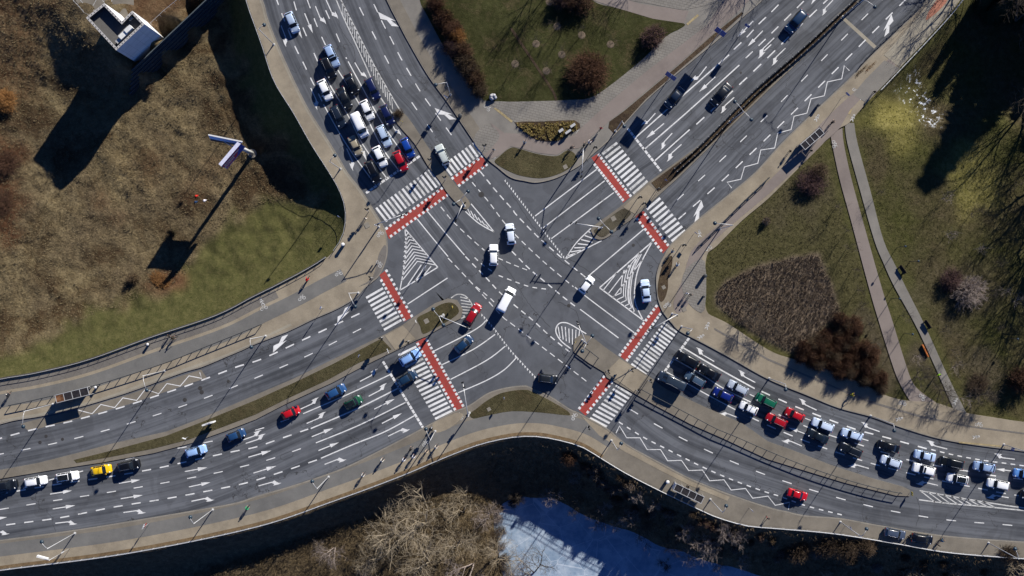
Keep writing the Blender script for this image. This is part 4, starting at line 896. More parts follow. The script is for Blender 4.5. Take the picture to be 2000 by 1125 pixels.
def car(px, py, hx, hy, kind, col, label, ln=None, group=None, extra=(), cat='car', wid=1.0, z=0.0, metal=0.0, rough=.35):
    D = car_meshes(kind); L, Wd = ST[kind][0], ST[kind][1]
    c = W(px, py, .7); ang = math.atan2(-hy, hx)
    r = empty({'sedan': 'sedan_car', 'suv': 'off_road_car'}.get(kind, kind), (c.x, c.y, z), ang); tag(r, label, cat, group)
    sc = (ln / 10.0 / L) if ln else 1.0; r.scale = (sc, (0.5 + 0.5 * sc) * wid, 0.6 + 0.4 * sc)
    b = link('body', D['body'], r); m = paint('car_paint_' + col.strip('#'), col, metal, rough)
    b.material_slots[0].link = 'OBJECT'; b.material_slots[0].material = m
    for nm in ('windscreen', 'rear_window'): link(nm, D[nm], r)
    for nm in ('side_window', 'headlight', 'tail_light', 'mirror'):
        for s_ in ('1', '-1'):
            q = link(nm, D[nm + s_], r)
            if nm == 'mirror': q.material_slots[0].link = 'OBJECT'; q.material_slots[0].material = m
    if 'rails' in extra:
        for s_ in ('1', '-1'): link('roof_rail', D['roof_rail' + s_], r)
    if 'panel' in extra: link('roof_panel', D['roof_panel'], r)
    if 'sunroof' in extra: link('sunroof', D['sunroof'], r)
    link('number_plate', D['number_plate'], r); link('grille', D['bumper_grille'], r)
    fx, bx, wy = D['arch']
    for x in (fx, bx):
        for y in (wy, -wy):
            w_ = link('wheel', D['tyre'], r); w_.location = (x, y, .33); link('rim', D['rim'], w_)
    return r
Q1, Q2, Q3 = 'cars queuing on the north-west approach', 'cars on the south-west approach', 'cars queuing on the south-east approach'
WHT, SIL, BLK, NVY, DBL, GRY = '#e6e8ea', '#9fb0c6', '#07080a', '#0a1540', '#1b3350', '#3a4048'
d = (.42, .9)
car(570.5, 44, .40, .92, 'hatchback', SIL, 'silver blue hatchback alone at the top of the left road, above the queue', 43)
car(648, 110, .42, .9, 'estate_car', '#8fa6c8', 'pale blue estate car at the back of the queue, roof glass behind windscreen', 46, Q1, ('sunroof',))
car(642, 133, .42, .9, 'suv', BLK, 'black off-road car just left of the rearmost pale blue estate', 44, Q1, ('rails',))
car(635, 176, .42, .9, 'hatchback', WHT, 'white hatchback in the leftmost lane ahead of the rear black car', 43, Q1)
car(687, 164, .42, .9, 'sedan', BLK, 'glossy black saloon in the queue beside the rearmost navy car', 42, Q1)
car(728, 174, .42, .9, 'estate_car', NVY, 'navy blue estate car in the inner lane next to the hatched strip', 45, Q1)
car(673, 192, .42, .9, 'sedan', '#15181b', 'charcoal saloon behind the white van in the queue', 45, Q1)
car(661, 228, .42, .9, 'estate_car', '#16202e', 'dark slate estate car left of the white van with roof rails', 46, Q1, ('rails',))
car(717, 215, .42, .9, 'hatchback', WHT, 'white hatchback between the white van and the rear navy estate', 41, Q1)
car(756, 225, .42, .9, 'hatchback', NVY, 'navy blue hatchback in the inner lane beside the round bare bush', 42, Q1)
car(703, 245, .42, .9, 'van', WHT, 'white panel van in the middle of the queue with long plain roof', 50, Q1, cat='van')
car(750, 266, .42, .9, 'estate_car', '#a9bcd4', 'pale silver estate with roof rails behind the front red car', 45, Q1, ('rails',))
car(694, 285, .42, .9, 'sedan', '#8d8470', 'beige saloon in the left lane ahead of the white van', 41, Q1)
car(796, 289, .42, .9, 'hatchback', '#0d3a8c', 'bright blue car at the front of the innermost lane by the island', 41, Q1)
car(742, 306, .42, .9, 'hatchback', WHT, 'white hatchback at the front of the queue left of the red car', 43, Q1)
car(782, 315, .42, .9, 'hatchback', '#9c0c1c', 'dark red hatchback stopped over the stop line at the front of the queue', 43, Q1)
car(729, 336, .42, .9, 'suv', BLK, 'black off-road car at the front left on the stop line', 46, Q1, ('rails',))
car(864, 302, -.42, -.9, 'suv', '#b4bcb8', 'silver off-road car driving out over the upper zebra crossing', 42, None, ('rails',))
car(997, 457, -.12, -.99, 'hatchback', '#c9d2de', 'silver white car turning through the junction, nearest the small hatched tip', 42)
car(964, 498, .0, -1, 'suv', WHT, 'white car turning through the junction just ahead of the minibus', 42)
car(989, 585, .47, -.88, 'van', '#f0f2f3', 'white minibus crossing the middle of the junction', 51, None, cat='minibus')
car(924, 613, .52, -.85, 'estate_car', '#900a15', 'red estate car leaving the stop line beside the hatched island nose', 45)
car(906, 672, .74, -.67, 'hatchback', '#12304f', 'dark blue hatchback in the junction behind the red estate', 42)
car(1146, 556, .60, -.80, 'hatchback', '#e2e5e8', 'white car heading for the right-hand road by the large hatched triangle', 37)
car(1261, 568, -.10, -.99, 'sedan', '#b9cbe2', 'pale silver saloon in the turning lane right of the hatched triangle', 45)
car(1071, 740, 1, .10, 'suv', '#1c2022', 'dark grey off-road car turning beside the lower grass island', 39, None, ('rails',))
car(801, 698, .86, -.5, 'suv', '#7fa4d8', 'light blue off-road car driving over the lower left zebra crossing', 44, Q2, ('rails',))
car(795, 739, .86, -.5, 'hatchback', '#173049', 'dark blue hatchback entering the lower left zebra beside the light blue car', 42, Q2)
car(656, 765, .88, -.47, 'hatchback', '#234a78', 'mid blue hatchback nearest the grass median, ahead of the red car', 42, Q2)
car(690, 786, .88, -.47, 'hatchback', '#0b4a30', 'dark green hatchback in the second lane with a black roof', 37, Q2, ('panel',))
car(568, 806, .90, -.42, 'hatchback', '#b00e18', 'bright red hatchback beside the grass median', 37, Q2)
car(461, 850, .93, -.37, 'hatchback', '#1e3f66', 'dark blue hatchback following the red car by the median', 38, Q2)
car(383, 881, .96, -.28, 'estate_car', '#8fb0dc', 'light blue estate car with roof rails near the median tip', 42, Q2, ('rails',))
car(252, 909, .97, -.22, 'suv', '#0a0b0c', 'black off-road car in front of the yellow car', 43, Q2, ('rails',))
car(198, 918, .98, -.18, 'hatchback', '#e0b40a', 'yellow hatchback in the left-hand queue', 40, Q2)
car(132, 931, .98, -.16, 'estate_car', WHT, 'white estate car with a black glass roof behind the yellow car', 44, Q2, ('panel',))
car(70, 940, .98, -.16, 'estate_car', WHT, 'plain white estate with roof rails near the left picture edge', 44, Q2, ('rails',))
car(12, 948, .98, -.16, 'suv', '#10141a', 'black car cut off by the left picture edge', 44, Q2)
car(1342, 702, -.88, -.48, 'suv', BLK, 'black off-road car first at the right-hand stop line', 48, Q3)
car(1385, 727, -.88, -.48, 'sedan', BLK, 'black saloon second behind the right-hand stop line', 46, Q3)
car(1311, 744, -.90, -.44, 'van', '#27323f', 'dark slate blue van at the stop line beside the railed median', 56, Q3, ('rails',), 'van')
car(1357, 741, -.86, -.5, 'estate_car', '#3d5064', 'slate blue estate car directly behind the dark van', 43, Q3, ('rails',))
car(1412, 771, -.90, -.44, 'hatchback', '#0b1f6b', 'royal blue hatchback with the small white car behind it', 41, Q3)
car(1441, 757, -.89, -.46, 'estate_car', '#aab4c2', 'silver estate car with ribbed roof in the middle lane', 42, Q3, ('rails',))
car(1496, 783, -.89, -.46, 'estate_car', '#0e5a40', 'green estate car in the middle lane', 43, Q3, ('rails',))
car(1462, 797, -.90, -.42, 'hatchback', WHT, 'small white hatchback between the royal blue and the red cars', 37, Q3, ('rails',))
car(1516, 821, -.90, -.43, 'estate_car', '#9c0c17', 'red estate car in the lane by the median, lower of two reds', 43, Q3, ('rails',))
car(1552, 810, -.90, -.43, 'hatchback', '#a50c16', 'red hatchback in the middle lane, upper of two reds', 39, Q3)
car(1607, 830, -.93, -.36, 'estate_car', '#c3d2e6', 'pale blue white estate behind the upper red car', 44, Q3, ('rails',))
car(1597, 852, -.90, -.42, 'sedan', '#121c24', 'very dark teal saloon under the pale estate car', 43, Q3)
car(1664, 849, -.95, -.30, 'estate_car', '#b5c8e2', 'silver blue estate with ribbed roof above the dark ribbed one', 43, Q3, ('rails',))
car(1661, 879, -.92, -.40, 'estate_car', '#10151b', 'black estate with ribbed roof in the lane by the median', 46, Q3, ('rails',))
car(1735, 872, -.96, -.26, 'sedan', BLK, 'black saloon in the middle lane above a silver car', 43, Q3)
car(1740, 902, -.94, -.33, 'hatchback', '#b9c6da', 'silver hatchback below the black saloon, near the median end', 42, Q3, ('rails',))
car(1806, 890, -.97, -.22, 'sedan', '#a9bedc', 'silver blue saloon above the white car with a black sunroof', 42, Q3)
car(1804, 917, -.96, -.25, 'suv', WHT, 'white car with a square black sunroof', 44, Q3, ('sunroof',))
car(1858, 904, -.97, -.22, 'suv', '#0b0e0c', 'black off-road car right of the silver blue saloon', 47, Q3, ('rails',))
car(1870, 935, -.97, -.20, 'hatchback', WHT, 'white hatchback with a full black glass roof', 42, Q3, ('panel',))
car(1922, 912, -.98, -.18, 'hatchback', '#8aa3c6', 'grey blue hatchback behind the black off-road car', 43, Q3, ('rails',))
car(1949, 946, -.98, -.20, 'estate_car', WHT, 'white estate with roof rails nearest the right end of the queue', 43, Q3, ('rails',))
car(1999, 926, -.98, -.18, 'hatchback', '#5d8fd0', 'blue hatchback cut by the right picture edge', 40, Q3)
car(2014, 968, -.98, -.18, 'sedan', BLK, 'black saloon almost wholly beyond the right picture edge', 42, Q3)
car(1558, 966, .96, .28, 'sedan', '#b00d19', 'red saloon alone on the outbound lane near the bus stop zigzag', 40)
car(1748, 1042, .97, .20, 'estate_car', '#3f4a5c', 'grey estate car parked on the pavement at the bottom right', 42, None, ('rails',), z=KZ)
car(1801, 1052, .98, .15, 'hatchback', '#0b0d10', 'black hatchback parked on the pavement ahead of the grey estate', 42, None, (), z=KZ)
car(1408, 185, -.66, .75, 'sedan', '#0a1016', 'black saloon approaching in the inner lane of the upper right road', 52)
car(1317, 191, -.66, .75, 'sedan', '#0c1c30', 'dark navy saloon in the outer lane beside the tall sign shadow', 48)
car(1554, 43, -.66, .75, 'suv', '#0b2a48', 'dark blue off-road car furthest up the upper right road', 52)
# ---------------------------------------------------------------- street lamps
galv = flat('galvanised_steel', (0.50, 0.50, 0.49, 1), 0.45, 0.5, 0.3)
dkst = flat('dark_painted_steel', (0.030, 0.034, 0.038, 1), 0.5, 0.4)
lampm = flat('lamp_head_teal', (0.016, 0.034, 0.050, 1), 0.4, 0.4)
base_me = MB().lathe([(.26, 0), (.26, .05), (.14, .07), (.13, .45), (.11, .5)], (0, 0, 0), 10).mesh('base_plate', galv)
pole_me = {}
def pole_mesh(h, r0=.10, r1=.055, mat=None):
    k = (h, r0, mat)
    if k not in pole_me: pole_me[k] = MB().tube([(0, 0, .05), (0, 0, h * .5), (0, 0, h)], [r0, (r0 + r1) / 2, r1], 8).mesh('pole', mat or galv, True)
    return pole_me[k]
lh = MB().lathe([(.05, .32), (.20, .26), (.34, .12), (.38, 0), (.33, -.13), (.18, -.2), (.02, -.22)], (0, 0, 0), 12); lh_me = lh.mesh('lamp_head', lampm, True)
def lamp(bx, by, heads, label, h=12.0, group='tall street lamps along the roads'):
    b = W(bx, by); r = empty('street_lamp', (b.x, b.y, KZ)); tag(r, label, 'street lamp', group)
    link('base_plate', base_me, r); link('pole', pole_mesh(h), r)
    for hx, hy in heads:
        p = W(hx, hy, h) - Vector((b.x, b.y, 0)); p.z = h
        q = Vector((p.x, p.y, 0)); d = q.length
        MB().tube([(0, 0, h - .4), (q.x * .25, q.y * .25, h + .12), (q.x * .7, q.y * .7, h + .22), (q.x * .9, q.y * .9, h + .12)], [.05, .048, .042, .036], 6).build('arm', galv, r, True)
        o = link('lamp_head', lh_me, r); o.location = (q.x, q.y, h - .05)
for a in [(104, 789, [(46, 833)], 'street lamp at the left end of the left bus shelter'), (322, 724, [(287, 762)], 'street lamp over the bus bay zigzag right of the left bus shelter'),
          (519, 656, [(491, 678)], 'street lamp at the right end of the ladder-like railing shadow'), (700, 572, [(694, 599)], 'street lamp just left of the upper left-hand zebra by the kerb'),
          (147, 1041, [(82, 1058)], 'street lamp nearest the bottom left corner beside an info display'), (416, 995, [(372, 1010)], 'street lamp on the lower cycle path left of the green cyclist'),
          (642, 931, [(610, 940)], 'street lamp on the lower pavement left of the group of cyclists'), (850, 842, [(832, 838)], 'street lamp by the bottom end of the lower left stop line'),
          (1194, 860, [(1213, 866)], 'street lamp on the lower pavement by the start of the zigzag'), (1387, 975, [(1418, 988)], 'street lamp just right of the lower bus shelter'),
          (1641, 1019, [(1692, 1033)], 'street lamp left of the two parked cars'), (1930, 1060, [(1982, 1072)], 'street lamp in the bottom right corner on the pavement'),
          (1502, 739, [(1534, 761)], 'street lamp below the red-brown hedge wedge'), (1700, 812, [(1746, 841)], 'street lamp opposite the bottom of the park path on the right'),
          (1331, 638, [(1343, 651)], 'street lamp at the top of the right-hand stop line'), (1406, 447, [(1396, 436)], 'street lamp by the long pavement railing on the right'),
          (1425, 238, [(1435, 199), (1467, 234)], 'two-armed lamp in the upper right hedge median'), (1170, 447, [(1169, 427), (1194, 453)], 'two-armed lamp on the rounded island right of centre'),
          (1137, 664, [(1157, 656), (1137, 686)], 'two-armed lamp on the railed island below centre'), (1646, 33, [(1676, -20), (1708, 14)], 'two-armed lamp at the far end of the hedge median by the bridge joint'), (866, 615, [(846, 604), (866, 635)], 'two-armed lamp on the grass island left of centre'),
          (880, 185, [(851, 166)], 'street lamp at the edge of the shrubs beside the upper left road'), (535, 87, [(516, 49)], 'street lamp on the upper left pavement beside the lone silver car'),
          (665, 330, [(654, 304)], 'street lamp on the left pavement beside the head of the car queue'), (906, 400, [(914, 374), (886, 399)], 'two-armed lamp on the island tip above the small hatched wedge'),
          (1202, 256, [(1219, 247)], 'street lamp at the left end of the upper right stop line'), (1960, 868, [(2008, 880)], 'street lamp at the right edge above the bus bay')]:
    lamp(*a)
# lamps of the park paths
for x, y, l in ((1752, 483, 'slim park lamp on the grey path edge, higher of two near a bench'), (1777, 511, 'slim park lamp beside the upper park bench'), (1990, 636, 'slim park lamp near the right picture edge'), (1967, 660, 'slim park lamp left of the one at the right edge'),
                (1741, 583, 'slim park lamp between the two park paths'), (1766, 651, 'slim park lamp between the paths above the orange board')):
    b = WG(x, y); r = empty('park_lamp', b); tag(r, l, 'park lamp', 'slim lamps in the park')
    link('pole', pole_mesh(4.2, .06, .045, dkst), r); o = link('lamp_head', lh_me, r); o.location = (0, 0, 4.25); o.scale = (.6, .6, .7)

# ---------------------------------------------------------------- traffic signals
hous = MB().box((0, 0, 0), (.26, .24, .95)); sig_me = hous.mesh('signal_head', flat('signal_black', (0.010, 0.011, 0.011, 1), 0.5, 0.4))
hood = MB()
for k in (-.3, 0, .3): hood.lathe([(.10, 0), (.12, .04), (.11, .22)], (.12, 0, k), 8, M=Matrix.Rotation(math.radians(90), 3, 'Y'))
hood_me = hood.mesh('visor', flat('signal_visor', (0.012, 0.012, 0.012, 1), 0.6, 0.3))
def sighead(parent, loc, rz):
    o = link('signal_head', sig_me, parent); o.location = loc; o.rotation_euler = (0, 0, rz); link('visor', hood_me, o); return o
def signal(x, y, ang, label, arm=None, h=3.4):
    b = W(x, y); r = empty('traffic_light', (b.x, b.y, KZ)); tag(r, label, 'traffic light', 'traffic lights round the junction')
    if arm is None:
        link('pole', pole_mesh(h, .06, .055), r)
        sighead(r, (.2 * math.cos(ang), .2 * math.sin(ang), h - .45), ang); sighead(r, (-.2 * math.sin(ang), .2 * math.cos(ang), h - .5), ang + 1.57)
    else:
        h = 6.2; link('base_plate', base_me, r); link('pole', pole_mesh(h, .13, .09), r)
        q = W(arm[0], arm[1], h) - Vector((b.x, b.y, 0)); q.z = 0
        MB().tube([(0, 0, h - .25), (q.x * .5, q.y * .5, h), (q.x, q.y, h)], [.085, .07, .055], 7).build('mast_arm', galv, r, True)
        sighead(r, (q.x, q.y, h - .3), ang); sighead(r, (q.x * .86, q.y * .86, h - .3), ang + math.pi)
        sighead(r, (.28 * math.cos(ang), .28 * math.sin(ang), 2.9), ang)
for a in [(721, 413, .9, 'traffic light at the lower left end of the large upper zebra'), (870, 351, .9, 'traffic light on the island at the right end of the large upper zebra'), (947, 290, .9, 'traffic light at the right end of the short upper zebra'),
          (729, 543, 2.6, 'traffic light on the pavement above the left red cycle crossing'), (800, 665, 3.4, 'traffic light on the paved refuge of the left road'), (749, 658, 3.4, 'traffic light at the right tip of the long grass median'),
          (842, 317, .9, 'traffic light on the narrow island beside the silver off-road car'), (1246, 386, 4.1, 'traffic light on the upper right refuge, left of a pair'), (1254, 398, 4.1, 'traffic light on the upper right refuge, right of a pair'),
          (1184, 724, -.6, 'traffic light on the railed island left of the refuge'), (1229, 721, -.6, 'traffic light in the middle of the right-hand refuge'), (1265, 742, -.6, 'traffic light at the right edge of the right-hand refuge'),
          (1242, 761, -.6, 'traffic light at the upper end of the lowest zebra'), (1146, 832, -.6, 'traffic light on the pavement below the lowest red crossing'), (1282, 370, 4.1, 'traffic light at the lower tip of the hedge median'),
          (1160, 290, 4.0, 'traffic light by the upper end of the right red cycle crossing'), (845, 832, 3.4, 'traffic light on the pavement by the lower left stop line'), (1331, 478, 4.1, 'traffic light by the two cyclists waiting at the right corner')]:
    signal(*a)
for a in [(740, 443, .9, 'mast arm traffic light reaching over the left end of the upper red crossing', (793, 417)), (866, 617, 3.4, 'mast arm traffic light reaching from the left grass island over the red estate', (920, 643)),
          (917, 806, 3.4, 'mast arm traffic light on the lower pavement by the lower left red crossing', (904, 747)), (1135, 300, 4.1, 'mast arm traffic light on the curved upper grass island', (1136, 344)),
          (1171, 448, 4.1, 'mast arm traffic light on the rounded island right of centre', (1116, 435)), (1313, 613, -.6, 'mast arm traffic light at the right corner reaching over the red crossing', (1267, 645)),
          (1141, 668, -.6, 'mast arm traffic light on the railed island below centre', (1127, 628)), (907, 402, .9, 'mast arm traffic light on the island tip left of the white turning car', (889, 434))]:
    signal(a[0], a[1], a[2], a[3], a[4])

# ---------------------------------------------------------------- signs
blue = flat('sign_blue', (0.012, 0.06, 0.26, 1), 0.45, 0.4); wht = flat('sign_white', (0.62, 0.62, 0.60, 1), 0.5, 0.3); yelw = flat('sign_yellow', (0.62, 0.44, 0.02, 1), 0.5, 0.3); redm = flat('sign_red', (0.45, 0.02, 0.02, 1), 0.5, 0.3)
def sign(x, y, ang, label, w=.6, h=.6, z=2.6, mat=blue, two=False, cat='road sign', tilt=0.0):
    b = WG(x, y) if x > 1900 else W(x, y); r = empty('road_sign', (b.x, b.y, KZ if x <= 1900 else b.z), ang); tag(r, label, cat)
    link('pole', pole_mesh(round(z + h, 1), .035 if w < 1 else .07, .03 if w < 1 else .06), r)
    MB().box((.06, 0, z + h / 2), (.03, w, h)).build('sign_panel', mat, r)
    MB().box((.082, 0, z + h / 2), (.012, w * .72, h * .14)).build('sign_symbol', wht if mat is not wht else blue, r)
    if two:
        for s_ in (-1,): MB().box((.06, 0, z - h * .65), (.03, w * .9, h * .8)).build('lower_panel', wht if mat is not wht else redm, r)
    return r
for a in [(1301, 161, .95, 'large blue direction sign on the brown verge, nearer the junction', 2.2, 3.0, 4.0), (1395, 77, .95, 'large blue direction sign on the brown verge, further up the road', 2.2, 3.0, 4.0), (1449, 62, .95, 'blue panel sign beside the straight arrows of the upper right road', 1.0, 1.4, 3.6)]:
    sign(*a)
for a in [(873, 196, 1.1, 'pair of small blue direction plates under the lamp by the upper shrubs', .9, .7, 3.4, blue, True), (632, 601, 2.8, 'blue and white bus stop sign left of the upper left zebra', .6, .8, 2.5, blue, True), (704, 693, -.3, 'blue arrow sign on the long grass median', .6, .6, 2.2),
          (665, 425, .9, 'slim blue sign behind the left guard wall', .5, .7, 2.2), (1297, 354, 4.0, 'blue arrow sign at the lower end of the hedge median', .6, .6, 2.2), (1355, 456, 4.0, 'blue round-the-corner sign by the right pedestrian pictogram', .7, .5, 2.2),
          (985, 775, 3.4, 'small blue sign in the lower grass island', .5, .5, 2.0), (814, 627, .4, 'white sign at the left corner of the left grass island', .6, .8, 2.2, wht), (760, 684, .4, 'white arrow sign on the kerb of the lower grass median', .9, .5, 2.2, wht),
          (293, 1021, 2.8, 'double white sign on the lower cycle path between two lamps', .9, .9, 2.8, wht, True), (368, 853, 1.2, 'white round sign in the tip of the grass median', .7, .7, 2.2, wht), (138, 1070, 2.8, 'white tube sign beside the bottom left street lamp', .3, 1.2, 2.8, wht),
          (1463, 991, 3.9, 'small blue and red sign right of the lower bus shelter', .5, .6, 2.4, blue, True), (1643, 191, 3.9, 'dark blue square sign above the upper right bus shelter', .9, .9, 3.4), (1776, 962, 0, 'yellow reflector sign at the right end of the railed median', .7, .9, .6, yelw),
          (786, 240, 1.0, 'yellow bollard sign on the tip of the upper left island', .5, .8, .8, yelw), (885, 599, 3.4, 'yellow bollard sign on the left grass island', .5, .8, .8, yelw), (1123, 667, -.6, 'yellow bollard sign on the nose of the railed island', .5, .8, .8, yelw),
          (908, 399, .9, 'yellow bollard sign on the tip of the island above the hatched wedge', .5, .8, .8, yelw), (1962, 872, -.4, 'blue bus stop sign at the right edge beside the bus bay', .7, 1.2, 2.6), (1652, 1024, 3.6, 'round blue sign on the lamp left of the parked cars', .6, .6, 2.6)]:
    sign(*a)
# ---- advertising panel on the long median
p = W(414, 824); r = empty('advertising_panel', (p.x, p.y, KZ + .03), .30); tag(r, 'white backlit poster case standing on the long grass median', 'advertising panel')
MB().box((0, 0, .5), (.5, .3, 1.0)).build('foot', galv, r); MB().box((0, 0, 1.9), (2.2, .28, 2.0)).build('case', wht, r); MB().box((0, -.15, 1.9), (1.95, .02, 1.75)).build('poster', flat('poster_paper', (0.35, 0.36, 0.40, 1), 0.4, 0.4, var=.4, scale=1.5), r)
p = W(117, 1082); r = empty('info_display', (p.x, p.y, KZ), 1.3); tag(r, 'white electronic display on a bracket by the bottom left street lamp', 'information display')
link('pole', pole_mesh(4.6, .07, .06), r); MB().tube([(0, 0, 4.3), (0, 1.6, 4.5)], .05, 6).build('bracket', galv, r); MB().box((.0, 1.5, 4.0), (.35, 2.2, .6)).build('display_case', wht, r)

# ---------------------------------------------------------------- railings
def railing(px, label, name='pedestrian_railing', h=1.1, step=21, rails=(1.0,), mat=dkst, r0=.085, cat='railing', base=KZ, off=0, maxp=98):
    P = resample(px, step); 
    if len(P) > maxp: P = resample(px, plen(px) / (maxp - 1))
    pw = [W(*q) for q in P]; r = empty(name, (pw[0].x, pw[0].y, base)); tag(r, label, cat)
    L = [(q.x - pw[0].x, q.y - pw[0].y) for q in pw]
    for f in rails: MB().tube([(x, y, h * f) for x, y in L], r0, 5).build('top_rail' if f == max(rails) else 'rail', mat, r)
    pm = MB().tube([(0, 0, -.1), (0, 0, h)], r0 * .9, 5).mesh('post', mat)
    for x, y in L:
        q = link('post', pm, r); q.location = (x, y, 0)
    return r
railing(cr([(22, 791), (60, 783), (108, 772)], 6), 'dark railing left of the left bus shelter')
railing(cr([(176, 755), (207, 747), (325, 709), (405, 677), (500, 639), (523, 628)], 6), 'long dark railing from the left bus shelter towards the left zebra')
railing(cr([(1252, 760), (1280, 775), (1323, 797), (1361, 817), (1397, 836), (1436, 852), (1500, 880), (1575, 910), (1650, 935), (1720, 954), (1777, 965)], 6), 'long dark railing along the right-hand median')
railing(cr([(1135, 674), (1160, 692), (1184, 712)], 4), 'short dark railing on the island below centre')
railing(cr([(1500, 348), (1450, 395), (1405, 440), (1363, 481)], 6), 'slanting dark railing between pavement and cycle path on the right', rails=(1.0, .5))
railing([q for q in RAIL_Ss if -150 < q[0] < 2100][::1], 'long pale parapet railing along the lower pavement edge', 'parapet_railing', 1.1, 20, (1.0, .55), galv, .05, 'railing')
railing([q for q in RAIL_Ws if q[1] > -20 and q[0] > 470 and q[1] < 500], 'curving grey guard railing along the left field edge, upper stretch', 'guard_railing', .9, 20, (1.0,), galv, .045, 'railing', 0.12)
railing(offset([q for q in RAIL_Ws if q[1] >= 500 and q[0] > -60], -1), 'straight grey guard railing above the left cycle path', 'guard_railing', .9, 20, (1.0,), galv, .05, 'railing', 0.12)
railing(cr([(1878, 0), (1853, 32), (1803, 87), (1753, 140), (1714, 181)], 5), 'grey bridge parapet railing at the upper right', 'bridge_railing', 1.2, 15, (1.0, .5), galv, .05, 'railing')
railing(cr([(1806, 2), (1750, 55), (1700, 104), (1672, 138)], 5), 'dark guard railing between road and bridge footway', 'bridge_guard_rail', .9, 16, (1.0, .6), dkst, .06, 'railing')
# low wall with dark face along the left cycle path
wl = [q for q in RAIL_Ws if q[1] >= 500 and q[0] > -100]
a_, b_ = offset(wl, -1.5), offset(wl, -4.0)
o = MB().prism([(W(*q).x, W(*q).y) for q in a_ + b_[::-1]], .1, .62).build('retaining_wall', paving('dark_wall_concrete', (0.05, 0.046, 0.04, 1), (0.10, 0.09, 0.08, 1)))
tag(o, 'low dark concrete wall between lawn and left cycle path', 'wall')
# median barrier of the upper right road: slatted fence panels in two staggered rows with clipped dark planting
mp_ = cr([(1316, 330), (1372, 279), (1462, 187), (1500, 152), (1575, 88), (1645, 22), (1700, -30)], 8)
for rowi, dd in ((0, -4.0), (1, 4.0)):
    ln_ = resample(offset(mp_, -dd - 4), 15); pw = [W(*q) for q in ln_]
    r = empty('median_fence', (pw[0].x, pw[0].y, KZ)); tag(r, 'dark slatted median fence, ' + ('row nearer the upper carriageway' if rowi == 1 else 'row nearer the lower carriageway'), 'fence')
    pan = None
    for i, (a, b) in enumerate(zip(pw, pw[1:])):
        d_ = b - a; ang = math.atan2(d_.y, d_.x)
        if pan is None:
            m = MB()
            for k in range(4): m.box((.14 + k * .36, 0, .56), (.20, .05, .92))
            m.box((.75, 0, .98), (1.5, .07, .06)); m.box((.75, 0, .14), (1.5, .07, .06)); pan = m.mesh('fence_panel', dkst)
            pst = MB().box((0, 0, .55), (.10, .10, 1.15)).mesh('post', galv)
        q = link('fence_panel', pan, r); q.location = (a.x - pw[0].x, a.y - pw[0].y, 0); q.rotation_euler = (0, 0, ang)
        q = link('post', pst, r); q.location = (a.x - pw[0].x, a.y - pw[0].y, 0)

# ---------------------------------------------------------------- bus shelters
shg = NT('shelter_smoked_glass'); f_ = shg.noise(1.2, 3); SHG = shg.out(shg.ramp(f_, [(.3, (0.018, 0.017, 0.018, 1)), (.7, (0.040, 0.036, 0.036, 1))]), 0.12, 0.5)
def shelter(c0, c1, depth, label, ad=True, side=1, lit=False):
    h = 2.5; a, b = W(c0[0], c0[1], h), W(c1[0], c1[1], h); L = (b - a).length; ang = math.atan2(b.y - a.y, b.x - a.x)
    r = empty('bus_shelter', (a.x, a.y, KZ), ang); tag(r, label, 'bus shelter')
    D = depth * .1 * side; n = 4
    m = MB(); 
    for i in range(n + 1): m.box((L * i / n, D / 2, h), (.09, abs(D), .10))
    m.box((L / 2, 0, h + .005), (L + .1, .10, .12)); m.box((L / 2, D, h + .005), (L + .1, .10, .12)); m.build('roof_frame', galv, r)
    for i in range(n):
        MB().box((L * (i + .5) / n, D / 2, h - .02), (L / n - .1, abs(D) - .1, .03)).build('roof_panel', (flat('sunset_poster', (0.13, 0.062, 0.03, 1), 0.3, 0.4, var=.9, scale=1.3) if (i == 0 and lit) else SHG), r)
    pm = MB().tube([(0, 0, 0), (0, 0, h)], .05, 6).mesh('post', galv)
    for i in range(n + 1):
        for y in (0, D):
            q = link('post', pm, r); q.location = (L * i / n, y, 0)
    for i in (0, 1, 2, 3):
        MB().box((L * (i + .5) / n, .0, 1.25), (L / n - .14, .03, 1.9)).build('back_pane', SHG, r)
    MB().box((L * .5, D * .3, .45), (L * .5, .38, .06)).build('bench_seat', flat('bench_wood', (0.20, 0.11, 0.05, 1)), r)
    if ad: MB().box((.06, D / 2, 1.3), (.16, abs(D) - .3, 2.0)).build('advert_case', wht, r)
shelter((108, 772), (171, 756), 15, 'bus shelter with dark roof panes and one orange poster on the left pavement', True, -1, True)
shelter((1600, 250), (1563, 282), 14, 'bus shelter with white framed dark roof on the upper right pavement', True, 1)
shelter((1315, 957), (1369, 983), 14, 'bus shelter with pale frame at the lower parapet', True, 1)
